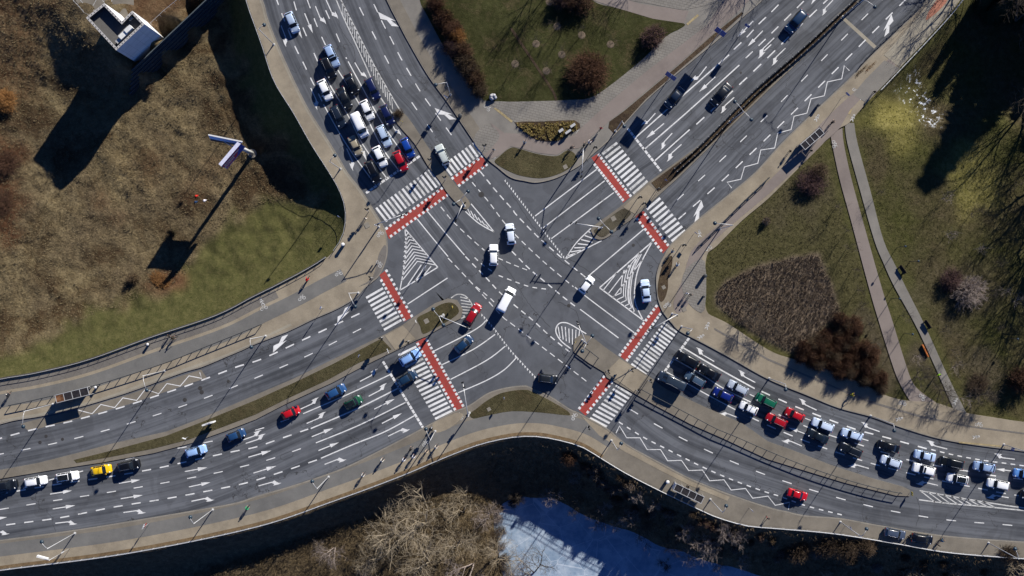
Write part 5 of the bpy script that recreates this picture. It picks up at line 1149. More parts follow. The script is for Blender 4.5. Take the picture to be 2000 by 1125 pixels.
# ---- litter bins, bollards and small furniture
bin_me = MB().lathe([(.22, 0), (.26, .1), (.27, .95), (.22, 1.02)], (0, 0, 0), 12).mesh('bin_body', flat('bin_grey', (0.05, 0.05, 0.052, 1), 0.6, 0.3))
lid_me = MB().lathe([(.29, 1.0), (.30, 1.06), (.18, 1.16), (.02, 1.18)], (0, 0, 0), 12).mesh('bin_lid', wht)
def litter(x, y, label, s=1.0, z=KZ):
    b = W(x, y); r = empty('litter_bin', (b.x, b.y, z)); r.scale = (s,) * 3; tag(r, label, 'litter bin'); link('bin_body', bin_me, r); q = link('bin_lid', lid_me, r)
    if 'white' not in label and 'pale' not in label: q.material_slots[0].link = 'OBJECT'; q.material_slots[0].material = dkst
for a in ((191, 755, 'white topped litter bin right of the left bus shelter'), (672, 478, 'round white topped bin at the bend of the left guard railing', 1.2), (899, 228, 'dark litter bin on the kerb beside the merge arrow', 1.3), (1375, 539, 'litter bin at the lawn corner on the right pavement', 1.2),
          (1302, 939, 'white topped litter bin left of the lower bus shelter', 1.2), (1596, 207, 'small dark bin on the kerb above the upper right shelter'), (1373, 579, 'slim dark bin below the right lawn corner', .8), (292, 672, 'pale bin standing on the left guard wall', .9)): litter(*a)
for x, y, rz, l in ((1760, 527, .6, 'dark park bench beside the grey park path, upper'), (1809, 634, .6, 'dark park bench beside the grey park path, lower')):
    b = WG(x, y); r = empty('park_bench', b, rz); tag(r, l, 'bench')
    MB().box((0, 0, .46), (.5, 1.9, .07)).build('seat', flat('bench_dark_wood', (0.05, 0.035, 0.022, 1)), r); MB().box((.28, 0, .75), (.08, 1.9, .5)).build('backrest', flat('bench_dark_wood', (0.05, 0.035, 0.022, 1)), r)
    for s_ in (-.7, .7): MB().box((.02, s_, .22), (.5, .08, .42)).build('leg', dkst, r)
b = WG(1806, 685); o = MB().box((0, 0, .25), (.25, 2.6, .5)).build('orange_board', flat('orange_board_paint', (0.42, 0.13, 0.03, 1))); o.location = b; o.rotation_euler = (0, 0, .45); tag(o, 'orange board lying along the grey park path', 'board')
for x, y, rz, l, sz in ((1095, 257, .6, 'dark blue cabinet in the yellow flower bed', (.9, .45, 1.3)), (1109, 259, .6, 'long pale cabinet in the yellow flower bed', (1.2, .35, 1.1)), (1118, 247, .6, 'grey cabinet at the right tip of the flower bed', (1.0, .4, 1.2))):
    b = W(x, y); r = empty('utility_cabinet', (b.x, b.y, KZ + .05), rz); tag(r, l, 'utility cabinet')
    MB().box((0, 0, sz[2] / 2), sz).build('cabinet_body', flat('cabinet_blue', (0.05, 0.09, 0.14, 1)) if 'blue' in l else galv, r); MB().box((0, 0, sz[2] + .03), (sz[0] + .08, sz[1] + .08, .06)).build('cabinet_lid', galv, r)
b = W(963, 191); m = MB()
for k in range(7):
    g = random.random() * 6.28; m.lathe([(.05, -.3), (.34, -.2), (.42, .05), (.25, .3), (.04, .36)], (.38 * math.cos(g), .32 * math.sin(g), .35 + .12 * k / 3), 7)
o = m.build('boulder', flat('pale_boulder', (0.34, 0.34, 0.36, 1), .8, .2, var=.4, scale=5), None, True); o.location = (b.x, b.y, KZ); tag(o, 'pale grey boulder at the lower end of the upper shrub row', 'boulder')
for x, y, w_, l in ((833, 627, .9, 'square grey inspection cover in the left grass island'), (1198, 427, .9, 'square pale inspection cover on the rounded island'), (1104, 326, .8, 'square pale inspection cover in the curved upper grass island'), (717, 440, 1.0, 'square inspection cover on the left pavement'), (955, 799, .7, 'square cover in the lower grass island'), (1296, 561, .7, 'square cover in the small brown corner bed'), (1336, 604, .8, 'square cover on the right pavement corner')):
    b = W(x, y); o = MB().box((0, 0, KZ + .045), (w_, w_, .03)).build('inspection_cover', KERB); o.location = (b.x, b.y, 0); o.rotation_euler = (0, 0, .5); tag(o, l, 'inspection cover')
b = WG(387, 386)
for k, (dx, dy, c_, l) in enumerate(((-.4, .3, '#c22a1a', 'red plastic bag lying on the dry field'), (1.2, -.6, '#d9d6dc', 'white paper litter lying on the dry field'), (-.5, -.9, '#1e3a5a', 'dark blue rag lying on the dry field'))):
    m = MB(); m.lathe([(.05, -.1), (.45, -.02), (.5, .12), (.3, .3), (.03, .36)], (0, 0, 0), 8); m.lathe([(.05, -.1), (.3, 0), (.25, .16), (.03, .22)], (.5, .2, 0), 7)
    o = m.build('litter', flat('litter_' + c_[1:], lin(c_)), None, True); z_ = gz(b.x + dx, b.y + dy); o.location = (b.x + dx, b.y + dy, z_ + .05); o.scale = (.6, .55, .4); tag(o, l, 'litter')

# ---------------------------------------------------------------- building on the plateau
def rp(px, py): return W(px, py, 8.2)
roof = [rp(*q) for q in ((167.8, 34.7), (203.5, 6), (238, 41.5), (258, 21), (282.5, 47), (227, 98.5))]
r = empty('building', (0, 0, 0)); tag(r, 'small L-shaped pale building with a flat parapet roof at the upper left', 'building')
wallm = NT('pale_render_wall'); f_ = wallm.noise(.5, 4)
bk = wallm.n('ShaderNodeTexBrick'); bk.inputs['Scale'].default_value = 1; bk.inputs['Brick Width'].default_value = 2.4; bk.inputs['Row Height'].default_value = 1.9; bk.inputs['Mortar Size'].default_value = .03; bk.offset = 0
bk.inputs['Color1'].default_value = G(1); bk.inputs['Color2'].default_value = G(.93); bk.inputs['Mortar'].default_value = G(.55)
gm = wallm.n('ShaderNodeNewGeometry'); tcn = wallm.coord(); sep = wallm.n('ShaderNodeSeparateXYZ'); wallm.l(tcn, sep.inputs[0]); cb = wallm.n('ShaderNodeCombineXYZ')
wallm.l(wallm.math('ADD', sep.outputs[0], sep.outputs[1]), cb.inputs[0]); wallm.l(sep.outputs[2], cb.inputs[1]); wallm.l(cb.outputs[0], bk.inputs['Vector'])
WALLM = wallm.out(wallm.mix(1.0, wallm.ramp(f_, [(.3, (.60, .60, .60, 1)), (.7, (.70, .70, .69, 1))]), bk.outputs['Color'], 'MULTIPLY'), .6, .3)
cx = sum(q.x for q in roof) / 6; cy = sum(q.y for q in roof) / 6
xy = [(q.x, q.y) for q in roof]
def inset(P, d):
    out = []; n_ = len(P); ar = sum(P[i][0] * P[(i + 1) % n_][1] - P[(i + 1) % n_][0] * P[i][1] for i in range(n_)); sg = 1 if ar > 0 else -1
    for i in range(n_):
        a = Vector(P[i - 1]); b = Vector(P[i]); c = Vector(P[(i + 1) % n_]); d1 = (b - a).normalized(); d2 = (c - b).normalized()
        n1 = Vector((-d1.y, d1.x)) * sg; n2 = Vector((-d2.y, d2.x)) * sg; k = 1 + n1.dot(n2); out.append(tuple(b + (n1 + n2) * (d / max(k, .2))))
    return out
ins = inset(xy, .42); RZ = 7.15
m = MB(); n_ = 6
vs = [(x, y, -7) for x, y in xy] + [(x, y, 8.2) for x, y in xy]
m.add(vs, [(i, (i + 1) % n_, n_ + (i + 1) % n_, n_ + i) for i in range(n_)]); bo = m.build('wall', WALLM, r)
bm = bmesh.new(); bm.from_mesh(bo.data); bmesh.ops.recalc_face_normals(bm, faces=bm.faces); bm.to_mesh(bo.data); bm.free()
m = MB(); vs = [(x, y, 8.22) for x, y in xy] + [(x, y, 8.22) for x, y in ins] + [(x, y, RZ) for x, y in ins]
m.add(vs, [(i, (i + 1) % n_, n_ + (i + 1) % n_, n_ + i) for i in range(n_)] + [(n_ + i, n_ + (i + 1) % n_, 2 * n_ + (i + 1) % n_, 2 * n_ + i) for i in range(n_)])
po = m.build('parapet', [flat('parapet_cap', (.40, .385, .37, 1), .7, .3), flat('parapet_inner_felt', (.05, .05, .05, 1), .9, .2)], r)
for p_ in po.data.polygons: p_.material_index = 0 if p_.index < 6 else 1
bm = bmesh.new(); bm.from_mesh(po.data); bmesh.ops.recalc_face_normals(bm, faces=bm.faces)
bm.to_mesh(po.data); bm.free()
MB().poly([(x, y, RZ) for x, y in ins]).build('roof', flat('roof_felt', (.11, .105, .10, 1), .9, .2), r)
mid = [((a[0] + b[0]) / 2, (a[1] + b[1]) / 2) for a, b in zip(xy, ins)]
bl = MB()
for i in range(n_):
    a, b = Vector(mid[i]), Vector(mid[(i + 1) % n_]); L = (b - a).length; k = int(L / .62)
    for j in range(k): q = a.lerp(b, (j + .5) / k); bl.box((q.x, q.y, 8.235), (.16, .16, .05))
bl.build('parapet_fixings', dkst, r)
e1 = (Vector(xy[4]) - Vector(xy[5])).normalized(); base = Vector(xy[5]); e2 = Vector((-e1.y, e1.x)); ang = math.atan2(e1.y, e1.x)
for k, (u, v, sx, sy, h_, mm) in enumerate(((2.9, 1.25, 1.6, .9, 1.2, wht), (4.4, 1.3, 1.5, .8, 1.4, wht), (1.5, 1.2, 1.0, .7, .8, galv), (6.0, 3.0, .8, .8, .5, galv))):
    q = base + e1 * u + e2 * v; MB().box((q.x, q.y, RZ + h_ / 2), (sx, sy, h_), ang).build('roof_unit', mm, r)
# terraced steps running down from the plateau
a0, a1 = W(257, 134, 0), W(425, -25, 0); d_ = (a1 - a0).normalized(); nrm = Vector((d_.y, -d_.x, 0))
r = empty('terraced_steps', (0, 0, 0)); tag(r, 'long terraced concrete steps descending from the building to the field', 'steps')
stm = paving('terrace_concrete', (.028, .036, .042, 1), (.05, .064, .072, 1))
for k in range(6):
    z1 = -.25 - k * 1.02; q0 = a0 + nrm * (k * .20); q1 = q0 + d_ * (a1 - a0).length
    w_ = .21; P = [q0 - d_ * (.3 + k * .85), q1, q1 + nrm * w_, q0 - d_ * (.3 + k * .85) + nrm * w_]
    MB().prism([(p_.x, p_.y) for p_ in P], z1 - 1.6, z1).build('tread', stm, r)
    e_ = MB(); e_.prism([(p_.x, p_.y) for p_ in (P[0] + nrm * (w_ - .05), P[1] + nrm * (w_ - .05), P[2] + nrm * .02, P[3] + nrm * .02)], z1 + .002, z1 + .05); e_.build('nosing', flat('step_nosing', (.09, .11, .12, 1)), r)
# car park bay behind the building and thin boundary fences
pk = [W(*q, 0.0) for q in ((150, -40), (198, -40), (240, 20), (236, 44), (205, 10), (172, 30), (150, 4))]
sheet('car_park', [(140, -60), (260, -60), (262, 24), (240, 42), (204, 9), (172, 31), (148, 2)], 0.02, TANG)
mk2 = MB(); _MK = MK
for l in ([(157, 0), (176, 22), (214, 12), (219, 0)], [(176, 22), (191, -6), (214, 12)], [(191, -6), (165, -2)]):
    L = offset(l, .5); R = offset(l, -.5); n2 = len(l); mk2.add([v3(p_, .03) for p_ in L] + [v3(p_, .03) for p_ in R], [(n2 + i, n2 + i + 1, i + 1, i) for i in range(n2 - 1)])
structure(mk2.build('parking_bay_marking', FAINT))
railing([(147, 3), (160, 17), (171, 30)], 'thin wire fence between car park and building', 'wire_fence', 1.1, 8, (1.0,), galv, .03, 'fence', 0.0)
railing([(297, 48), (325, 22), (352, 0), (380, -25)], 'thin wire fence right of the building along the terrace', 'wire_fence', 1.1, 12, (1.0,), galv, .03, 'fence', 0.0)

# ---------------------------------------------------------------- billboard in the field
b = W(493, 300, -6.2); gzb = -6.2
r = empty('billboard', (b.x, b.y, gzb)); tag(r, 'tall two-sided billboard on a white mast in the dry field', 'billboard')
MB().tube([(0, 0, -.3), (0, 0, 7), (0, 0, 12.5)], [.42, .38, .34], 14).build('mast', wht, r, True)
MB().lathe([(.9, -.2), (.9, .25), (.5, .3)], (0, 0, 0), 14).build('footing', KERB, r)
zt, zb_ = 15.1, 10.9
def bp(px, py, h=None): q = W(px, py, (zt if h is None else h) + gzb); return Vector((q.x - b.x, q.y - b.y, zt if h is None else h))
blu = flat('billboard_blue', (.30, .62, .95, 1), .45, .35, var=.1); lil = flat('billboard_lilac_cap', (.55, .56, .68, 1), .5, .3)
def hexa(top, bot, nm, mat):
    m = MB(); m.add(list(top) + list(bot), [(0, 1, 2, 3), (7, 6, 5, 4)] + [(i, 4 + i, 4 + (i + 1) % 4, (i + 1) % 4) for i in range(4)])
    me = m.mesh(nm, mat); bm = bmesh.new(); bm.from_mesh(me); bmesh.ops.recalc_face_normals(bm, faces=bm.faces); bm.to_mesh(me); bm.free(); return link(nm, me, r)
up_ = Vector((0, 0, .12))
A0, A1, A2, A3 = bp(407, 262), bp(474, 275.6), bp(473.5, 278.2), bp(407, 264.6)
B2, B3 = bp(463, 283.5, zb_), bp(412, 274.5, zb_)
hexa((A0, A1, A2, A3), (B3 + (A0 - A3), B2 + (A1 - A2), B2, B3), 'blue_panel', blu); hexa([q + up_ for q in (A0, A1, A2, A3)], (A0, A1, A2, A3), 'cap', wht)
nf = (A2 - A3).cross(B3 - A3).normalized(); nf = nf if nf.y < 0 else -nf
mm_ = MB(); mm_.add([A3.lerp(B3, .62) + nf * .05, A2.lerp(B2, .62) + nf * .05, B2 + nf * .05, B3 + nf * .05], [(0, 1, 2, 3)]); mm_.build('lower_band', flat('billboard_dark', (.03, .035, .05, 1)), r)
C0, C1, C2, C3 = bp(464, 277), bp(470.5, 281), bp(432.5, 325), bp(427, 320.5)
D1, D2 = bp(479.5, 287, zb_), bp(443.5, 330, zb_)
hexa((C0, C1, C2, C3), (D1 + (C0 - C1), D1, D2, D2 + (C3 - C2)), 'poster_panel', flat('billboard_navy', (.04, .08, .34, 1), .45, .35)); hexa([q + up_ for q in (C0, C1, C2, C3)], (C0, C1, C2, C3), 'cap', lil)
nf = (C2 - C1).cross(D1 - C1).normalized(); nf = nf if nf.x > 0 else -nf
def on(u, v, e=.05): return C1.lerp(C2, u).lerp(D1.lerp(D2, u), v) + nf * e
mm_ = MB(); mm_.add([on(.12, .06), on(.97, .06), on(.97, .80), on(.42, .80), on(.30, .5)], [(0, 1, 2, 3, 4)]); mm_.build('poster_red_field', flat('poster_red', (.62, .03, .07, 1), .5, .3), r)
tx = MB(); rr = random.Random(3)
for v0, v1 in ((.14, .34), (.42, .62)):
    k = .2 if v0 < .3 else .5
    while k < .93: w_ = rr.uniform(.03, .07); tx.add([on(k, v0, .09), on(k + w_, v0, .09), on(k + w_, v1, .09), on(k, v1, .09)], [(0, 1, 2, 3)]); k += w_ + .02
tx.build('poster_lettering_blocks', wht, r)
m = MB()
for s_ in (.25, .75):
    q = A3.lerp(A2, s_); q2 = C0.lerp(C3, s_); q.z = q2.z = 12.8
    m.tube([q, q2], .09, 6); m.tube([q, Vector((0, 0, 12.0))], .09, 6); m.tube([q2, Vector((0, 0, 12.0))], .09, 6)
m.build('brace', galv, r)
# ---------------------------------------------------------------- people and bicycles
def skin_body(name, J, E, R, rootv):
    me = bpy.data.meshes.new(name + '_rig'); me.from_pydata(J, E, []); o = bpy.data.objects.new(name + '_rig', me); C.objects.link(o)
    md = o.modifiers.new('s', 'SKIN'); md.use_smooth_shade = True
    for i, v in enumerate(me.skin_vertices[0].data): v.radius = (R[i], R[i]); v.use_root = (i == rootv)
    sb = o.modifiers.new('u', 'SUBSURF'); sb.levels = 1; sb.render_levels = 1
    dg = bpy.context.evaluated_depsgraph_get(); dg.update()
    nm = bpy.data.meshes.new_from_object(o.evaluated_get(dg)); nm.name = name
    bpy.data.objects.remove(o); bpy.data.meshes.remove(me); return nm
skinm = flat('skin', (.42, .25, .18, 1), .6, .3); hairm = flat('dark_hair', (.03, .022, .016, 1), .7, .3)
def joints(legs, arms, lean=0.0, hip=.92, knee=None):
    """pelvis root; x is forward"""
    t = lean
    f = lambda z, x0=0.0: (x0 + (z - hip) * math.sin(t), (z - hip) * math.cos(t) + hip)
    def sp(z, y=0, dx=0): x, zz_ = f(z); return (x + dx, y, zz_)
    J = [(0, 0, hip), sp(1.12), sp(1.36), sp(1.46), sp(1.56, 0, .02), sp(1.70, 0, .02)]; R = [.15, .14, .155, .07, .085, .10]
    E = [(0, 1), (1, 2), (2, 3), (3, 4), (4, 5)]
    for s_, (kx, kz, ax, az, tx) in zip((1, -1), legs):
        i = len(J); J += [(0, s_ * .10, hip - .06), (kx, s_ * .11, kz), (ax, s_ * .11, az), (ax + tx, s_ * .12, az - .05)]; R += [.095, .065, .05, .045]; E += [(0, i), (i, i + 1), (i + 1, i + 2), (i + 2, i + 3)]
    for s_, (ex, ez, hx, hz, hy) in zip((1, -1), arms):
        i = len(J); x, zz_ = f(1.40); J += [(x, s_ * .20, zz_), (x + ex, s_ * .25, zz_ + ez), (x + hx, s_ * hy, zz_ + hz)]; R += [.07, .05, .04]; E += [(2, i), (i, i + 1), (i + 1, i + 2)]
        x2, y2, z2 = J[-1]
        for k, (fy, fx_) in enumerate(((-.03, .10), (-.01, .115), (.012, .105), (.03, .085))):
            J.append((x2 + fx_ * .5, y2 + fy, z2 - fx_ * .8)); R.append(.012); E.append((i + 2, len(J) - 1))
        J.append((x2 + .07, y2 - s_ * .045, z2 - .02)); R.append(.013); E.append((i + 2, len(J) - 1))
    return J, E, R
POSE = {}
for nm, a in (('walk', joints([(.16, .48, .22, .09, .14), (-.05, .47, -.32, .12, .13)], [(-.14, -.26, -.14, -.50, .27), (.13, -.26, .28, -.46, .27)])),
              ('stand', joints([(.02, .48, .0, .08, .15), (.03, .48, .02, .08, .15)], [(.0, -.28, .08, -.54, .28), (.0, -.28, .10, -.52, .28)])),
              ('run', joints([(.30, .60, .22, .22, .12), (-.10, .45, -.52, .34, .10)], [(-.22, -.2, -.06, -.36, .25), (.18, -.22, .36, -.12, .22)], .18)),
              ('ride', joints([(.38, .66, .20, .28, .14), (.30, .50, .12, .12, .14)], [(.26, -.24, .52, -.34, .26), (.26, -.24, .52, -.34, .26)], .55, .98))):
    me = skin_body('person_' + nm, a[0], a[1], a[2], 0)
    for k in range(4): me.materials.append(skinm)
    J = a[0]
    for p in me.polygons:
        c_ = p.center; head = (c_ - Vector(J[5])).length < .20 or (c_ - Vector(J[4])).length < .10
        hand = any((c_ - Vector(j)).length < .11 for j in J if abs(j[1]) > .2 and j[2] < 1.15 and j[2] > .7)
        hands = [J[i] for i in range(14, len(J))]
        near_hand = min((c_ - Vector(h_)).length for h_ in hands[2:8] + hands[10:]) < .09 if len(hands) > 10 else False
        p.material_index = 0 if head or near_hand else (1 if c_.z > J[0][2] - .02 else (3 if c_.z < .14 and nm != 'ride' else 2))
    # nose, eyes, ears, mouth shaped on the head as child meshes share one face object
    h_ = Vector(J[5]); face = MB()
    face.lathe([(.008, .05), (.016, .0), (.018, -.035), (.005, -.045)], h_ + Vector((.105, 0, -.01)), 6)
    for s_ in (1, -1): face.lathe([(.004, -.03), (.022, -.02), (.022, .02), (.004, .03)], h_ + Vector((0, s_ * .105, -.01)), 6)
    fm_ = face.mesh('nose_and_ears', skinm)
    eye = MB()
    for s_ in (1, -1): eye.lathe([(.003, -.012), (.013, 0), (.003, .012)], h_ + Vector((.094, s_ * .036, .02)), 6)
    eye.box(h_ + Vector((.094, 0, -.055)), (.012, .05, .012)); em_ = eye.mesh('eyes_and_mouth', hairm)
    hr = MB(); hr.lathe([(.112, -.03), (.122, .03), (.105, .085), (.06, .118), (.004, .126)], h_ + Vector((-.012, 0, .012)), 10); hm_ = hr.mesh('hair', hairm, True)
    POSE[nm] = (me, fm_, em_, hm_)
def person(x, y, ang, pose, jacket, trousers, label, hair='#1c1712', z=None, group=None, pack=None):
    me, fm_, em_, hm_ = POSE[pose]; b = W(x, y); zz_ = KZ if z is None else z
    r = empty('person', (b.x, b.y, zz_), ang); tag(r, label, 'person', group)
    o = link('body', me, r)
    for i, c_ in ((1, jacket), (2, trousers), (3, '#15120f')):
        o.material_slots[i].link = 'OBJECT'; o.material_slots[i].material = flat('cloth_' + c_.strip('#'), lin(c_), .85, .15)
    link('nose_and_ears', fm_, r); link('eyes_and_mouth', em_, r); h_ = link('hair', hm_, r)
    h_.material_slots[0].link = 'OBJECT'; h_.material_slots[0].material = flat('hair_' + hair.strip('#'), lin(hair), .7, .3)
    if pack: MB().box((-.22 + (0.25 if pose == 'ride' else 0), 0, 1.22), (.18, .32, .44)).build('backpack', flat('cloth_' + pack.strip('#'), lin(pack), .85, .15), r)
    return r
RB = .34; M90x = Matrix.Rotation(math.radians(90), 3, 'X')
def wheel_mesh():
    m = MB(); ringp = [(RB * math.cos(g), 0, RB * math.sin(g)) for g in [2 * math.pi * k / 20 for k in range(21)]]; m.tube(ringp, .022, 5, cap=False)
    for k in range(10): g = math.pi * k / 10; m.tube([(RB * math.cos(g), 0, RB * math.sin(g)), (-RB * math.cos(g), 0, -RB * math.sin(g))], .003, 3, cap=False)
    m.tube([(0, -.04, 0), (0, .04, 0)], .03, 6); return m.mesh('wheel', tyre_m)
BW = wheel_mesh()
def bmesh_frame():
    m = MB(); A, B_, S, Hd, F = (-.5, 0, RB), (-.08, 0, .30), (-.22, 0, .86), (.34, 0, .88), (.52, 0, RB)
    for p, q in ((A, B_), (A, S), (B_, S), (B_, Hd), ((-.19, 0, .78), Hd), (Hd, F), (S, (-.24, 0, .95))): m.tube([p, q], .02, 5)
    return m.mesh('frame', flat('bike_frame_dark', (.02, .02, .025, 1), .35, .5))
BF = bmesh_frame(); BS = MB().box((-.25, 0, .97), (.26, .14, .06)).mesh('saddle', tyre_m)
BH = MB().tube([(.40, -.29, .98), (.46, -.2, 1.0), (.36, 0, .98), (.46, .2, 1.0), (.40, .29, .98)], .014, 5).mesh('handlebar', dkst)
BP = MB().tube([(-.08, -.16, .16), (-.08, -.08, .18), (-.08, .08, .42), (-.08, .16, .44)], .018, 5).mesh('pedals', dkst)
def bicycle(x, y, ang, label, z=None, scale=1.0, col=None):
    b = W(x, y); r = empty('bicycle', (b.x, b.y, KZ if z is None else z), ang); r.scale = (scale,) * 3; tag(r, label, 'bicycle')
    f_ = link('frame', BF, r)
    if col: f_.material_slots[0].link = 'OBJECT'; f_.material_slots[0].material = flat('bike_' + col.strip('#'), lin(col), .35, .5)
    for x_ in (-.5, .52): q = link('wheel', BW, r); q.location = (x_, 0, RB)
    link('saddle', BS, r); link('handlebar', BH, r); link('pedals', BP, r); return r
def cyclist(x, y, ang, jacket, trousers, who, bike, hair='#1c1712', z=None, pack=None, col=None):
    bicycle(x, y, ang, bike, z, 1.0, col); d_ = -.22
    b = W(x, y); r = person(x + 10 * d_ * math.cos(ang), y - 10 * d_ * math.sin(ang), ang, 'ride', jacket, trousers, who, hair, z, None, pack); return r
cyclist(20, 770, 1.0, '#20242c', '#191b20', 'cyclist in dark clothes riding at the left edge of the left cycle path', 'bicycle of the dark clad cyclist at the left picture edge', '#cfc8b8')
cyclist(341, 660, .4, '#4a3a20', '#2a2a26', 'cyclist in brown jacket riding with another person by the left guard wall', 'bicycle ridden in brown jacket by the left guard wall')
cyclist(602, 546, 1.1, '#c8141e', '#2a3440', 'cyclist with a red backpack on the bend of the left cycle path', 'bicycle under the cyclist with the red backpack', pack='#d01420')
cyclist(485, 991, 1.0, '#12b06a', '#1d2a38', 'cyclist in a bright green top on the lower cycle path', 'bicycle under the bright green cyclist')
cyclist(710, 927, 1.0, '#c9c6c0', '#20242c', 'cyclist in a pale jacket, rearmost of the lower group', 'bicycle of the rearmost rider of the lower group')
cyclist(747, 898, .9, '#d8d2c4', '#1f2530', 'cyclist in a cream jacket, second from the rear of the lower group', 'bicycle of the cream jacketed rider')
cyclist(789, 897, .9, '#d0d2da', '#232838', 'cyclist with white shoulders beside the parapet in the lower group', 'bicycle of the white shouldered rider by the parapet')
cyclist(803, 876, 1.0, '#2a2420', '#16181c', 'cyclist in black on the cycle path left of the sign shadow', 'bicycle of the rider in black left of the sign shadow')
cyclist(808, 891, .9, '#c4c4cc', '#1d2230', 'cyclist in grey white in the middle of the lower group', 'bicycle in the middle of the lower group')
cyclist(833, 881, .8, '#b9a68e', '#25262c', 'cyclist in a beige jacket near the front of the lower group', 'bicycle of the beige jacketed rider')
cyclist(852, 872, .9, '#d9cfc0', '#1e222a', 'cyclist leading the lower group on the right', 'bicycle leading the lower group')
cyclist(1024, 281, 1.2, '#2a4a66', '#20242a', 'cyclist in blue between flower bed and curved grass island', 'bicycle under the rider in blue by the flower bed')
cyclist(1115, 290, .5, '#1e1c20', '#26262a', 'cyclist in dark clothes at the right end of the curved grass island', 'bicycle of the dark rider at the curved island end')
cyclist(1140, 285, 1.0, '#20262c', '#1c1e22', 'cyclist beside the mast arm above the upper right red crossing', 'bicycle beside the mast arm of the curved island')
cyclist(1150, 279, .9, '#b9b2b4', '#33302e', 'cyclist in pale jacket above the upper right red crossing', 'bicycle of the pale rider above the right red crossing')
cyclist(1311, 492, 1.0, '#4f6478', '#20262e', 'cyclist in blue grey waiting at the right corner, upper of two', 'bicycle waiting at the right corner, upper of two', col='#8a8a20')
cyclist(1321, 518, 1.2, '#9aa4b0', '#252a30', 'cyclist in pale grey waiting at the right corner, lower of two', 'bicycle waiting at the right corner, lower of two')
cyclist(1660, 770, .2, '#8a8420', '#20222a', 'cyclist in olive yellow in the hedge shadow on the right', 'bicycle in the hedge shadow on the right')
cyclist(1622, 241, .7, '#141416', '#141416', 'cyclist in black riding towards the upper right bus shelter', 'bicycle of the black clad rider by the upper right shelter')
cyclist(1835, 1053, .5, '#3a5f78', '#1c2026', 'cyclist in teal standing ahead of the parked black car', 'bicycle ahead of the parked black car')
for a in [(333, 655, .5, 'walk', '#26221e', '#1b1b1f', 'person in dark coat walking beside the cyclist at the left guard wall'), (715, 427, 1.0, 'walk', '#cfc7bb', '#6a665f', 'person in white walking on the left pavement below the zebra'),
          (964, 294, 1.0, 'walk', '#2b5266', '#1b2028', 'person in dark teal walking left of the curved grass island'), (1172, 253, .9, 'run', '#8e2030', '#16161c', 'runner in dark red above the upper right red crossing'), (1340, 573, 1.0, 'walk', '#c9ccd4', '#252c3a', 'person in white walking up the right pavement, left of two'),
          (1347, 576, 1.0, 'walk', '#15161a', '#15161a', 'person in black walking up the right pavement, right of two'), (1704, 182, .8, 'walk', '#17181c', '#1b2436', 'person in black walking at the edge of the bridge footway'), (1540, 297, .6, 'stand', '#12161c', '#12161c', 'person in black waiting at the lower end of the upper right shelter'),
          (1581, 296, .8, 'walk', '#1f2a26', '#15171c', 'person in dark green walking below the upper right shelter'), (1829, 731, 2.2, 'stand', '#a4e01c', '#23262c', 'worker in a bright yellow-green vest beside the grey park path'), (1342, 949, 2.6, 'stand', '#121316', '#16181c', 'person in black waiting in front of the lower bus shelter'),
          (1497, 1010, 1.4, 'walk', '#1c1e24', '#7a2630', 'person in dark top and red trousers by the lower parapet'), (1772, 1048, .2, 'stand', '#15161a', '#15161a', 'person in black standing between the two parked cars'), (1828, 1062, 1.0, 'stand', '#17181c', '#22222a', 'person in black at the front of the parked black car')]:
    person(*a)
# ---------------------------------------------------------------- plants
def bark(name, a, b):
    t = NT(name); f = t.noise(3.0, 4); return t.out(t.ramp(f, [(.3, a), (.7, b)]), .9, .1)
B_PALE = bark('pale_bark', (.15, .12, .082, 1), (.34, .285, .205, 1)); B_DARK = bark('dark_bark', (.045, .036, .028, 1), (.10, .082, .064, 1)); B_GREY = bark('grey_bark', (.16, .13, .115, 1), (.30, .25, .22, 1))
T_RED = bark('reddish_twigs', (.050, .027, .018, 1), (.135, .075, .048, 1)); T_BRN = bark('brown_twigs', (.05, .036, .024, 1), (.14, .10, .068, 1)); T_OR = bark('orange_twigs', (.16, .075, .025, 1), (.34, .18, .07, 1))
T_PURP = bark('purple_twigs', (.06, .035, .034, 1), (.13, .08, .075, 1))
L_RED = bark('rust_leaves', (.038, .019, .010, 1), (.115, .056, .028, 1)); L_BRN = bark('brown_leaves', (.055, .036, .018, 1), (.13, .09, .05, 1)); L_OR = bark('orange_leaves', (.22, .10, .03, 1), (.42, .22, .08, 1)); L_GRN = bark('dark_needles', (.012, .020, .010, 1), (.035, .05, .022, 1))
L_YEL = bark('straw_blades', (.16, .12, .045, 1), (.50, .40, .16, 1))
def grow(tr, cw, p, d, L, r, lv, rd, up, bend):
    n = 3; P = [p]; q = p; dd = d
    for k in range(n):
        dd = (dd + Vector((rd.gauss(0, bend), rd.gauss(0, bend), rd.gauss(0, bend) + up))).normalized(); q = q + dd * (L / n); P.append(q)
    (tr if lv <= 1 else cw).tube(P, [r, r * .86, r * .74, r * .55 if lv < 4 else r * .3], 6 if lv == 0 else (4 if lv < 3 else 3), cap=False)
    return P, dd
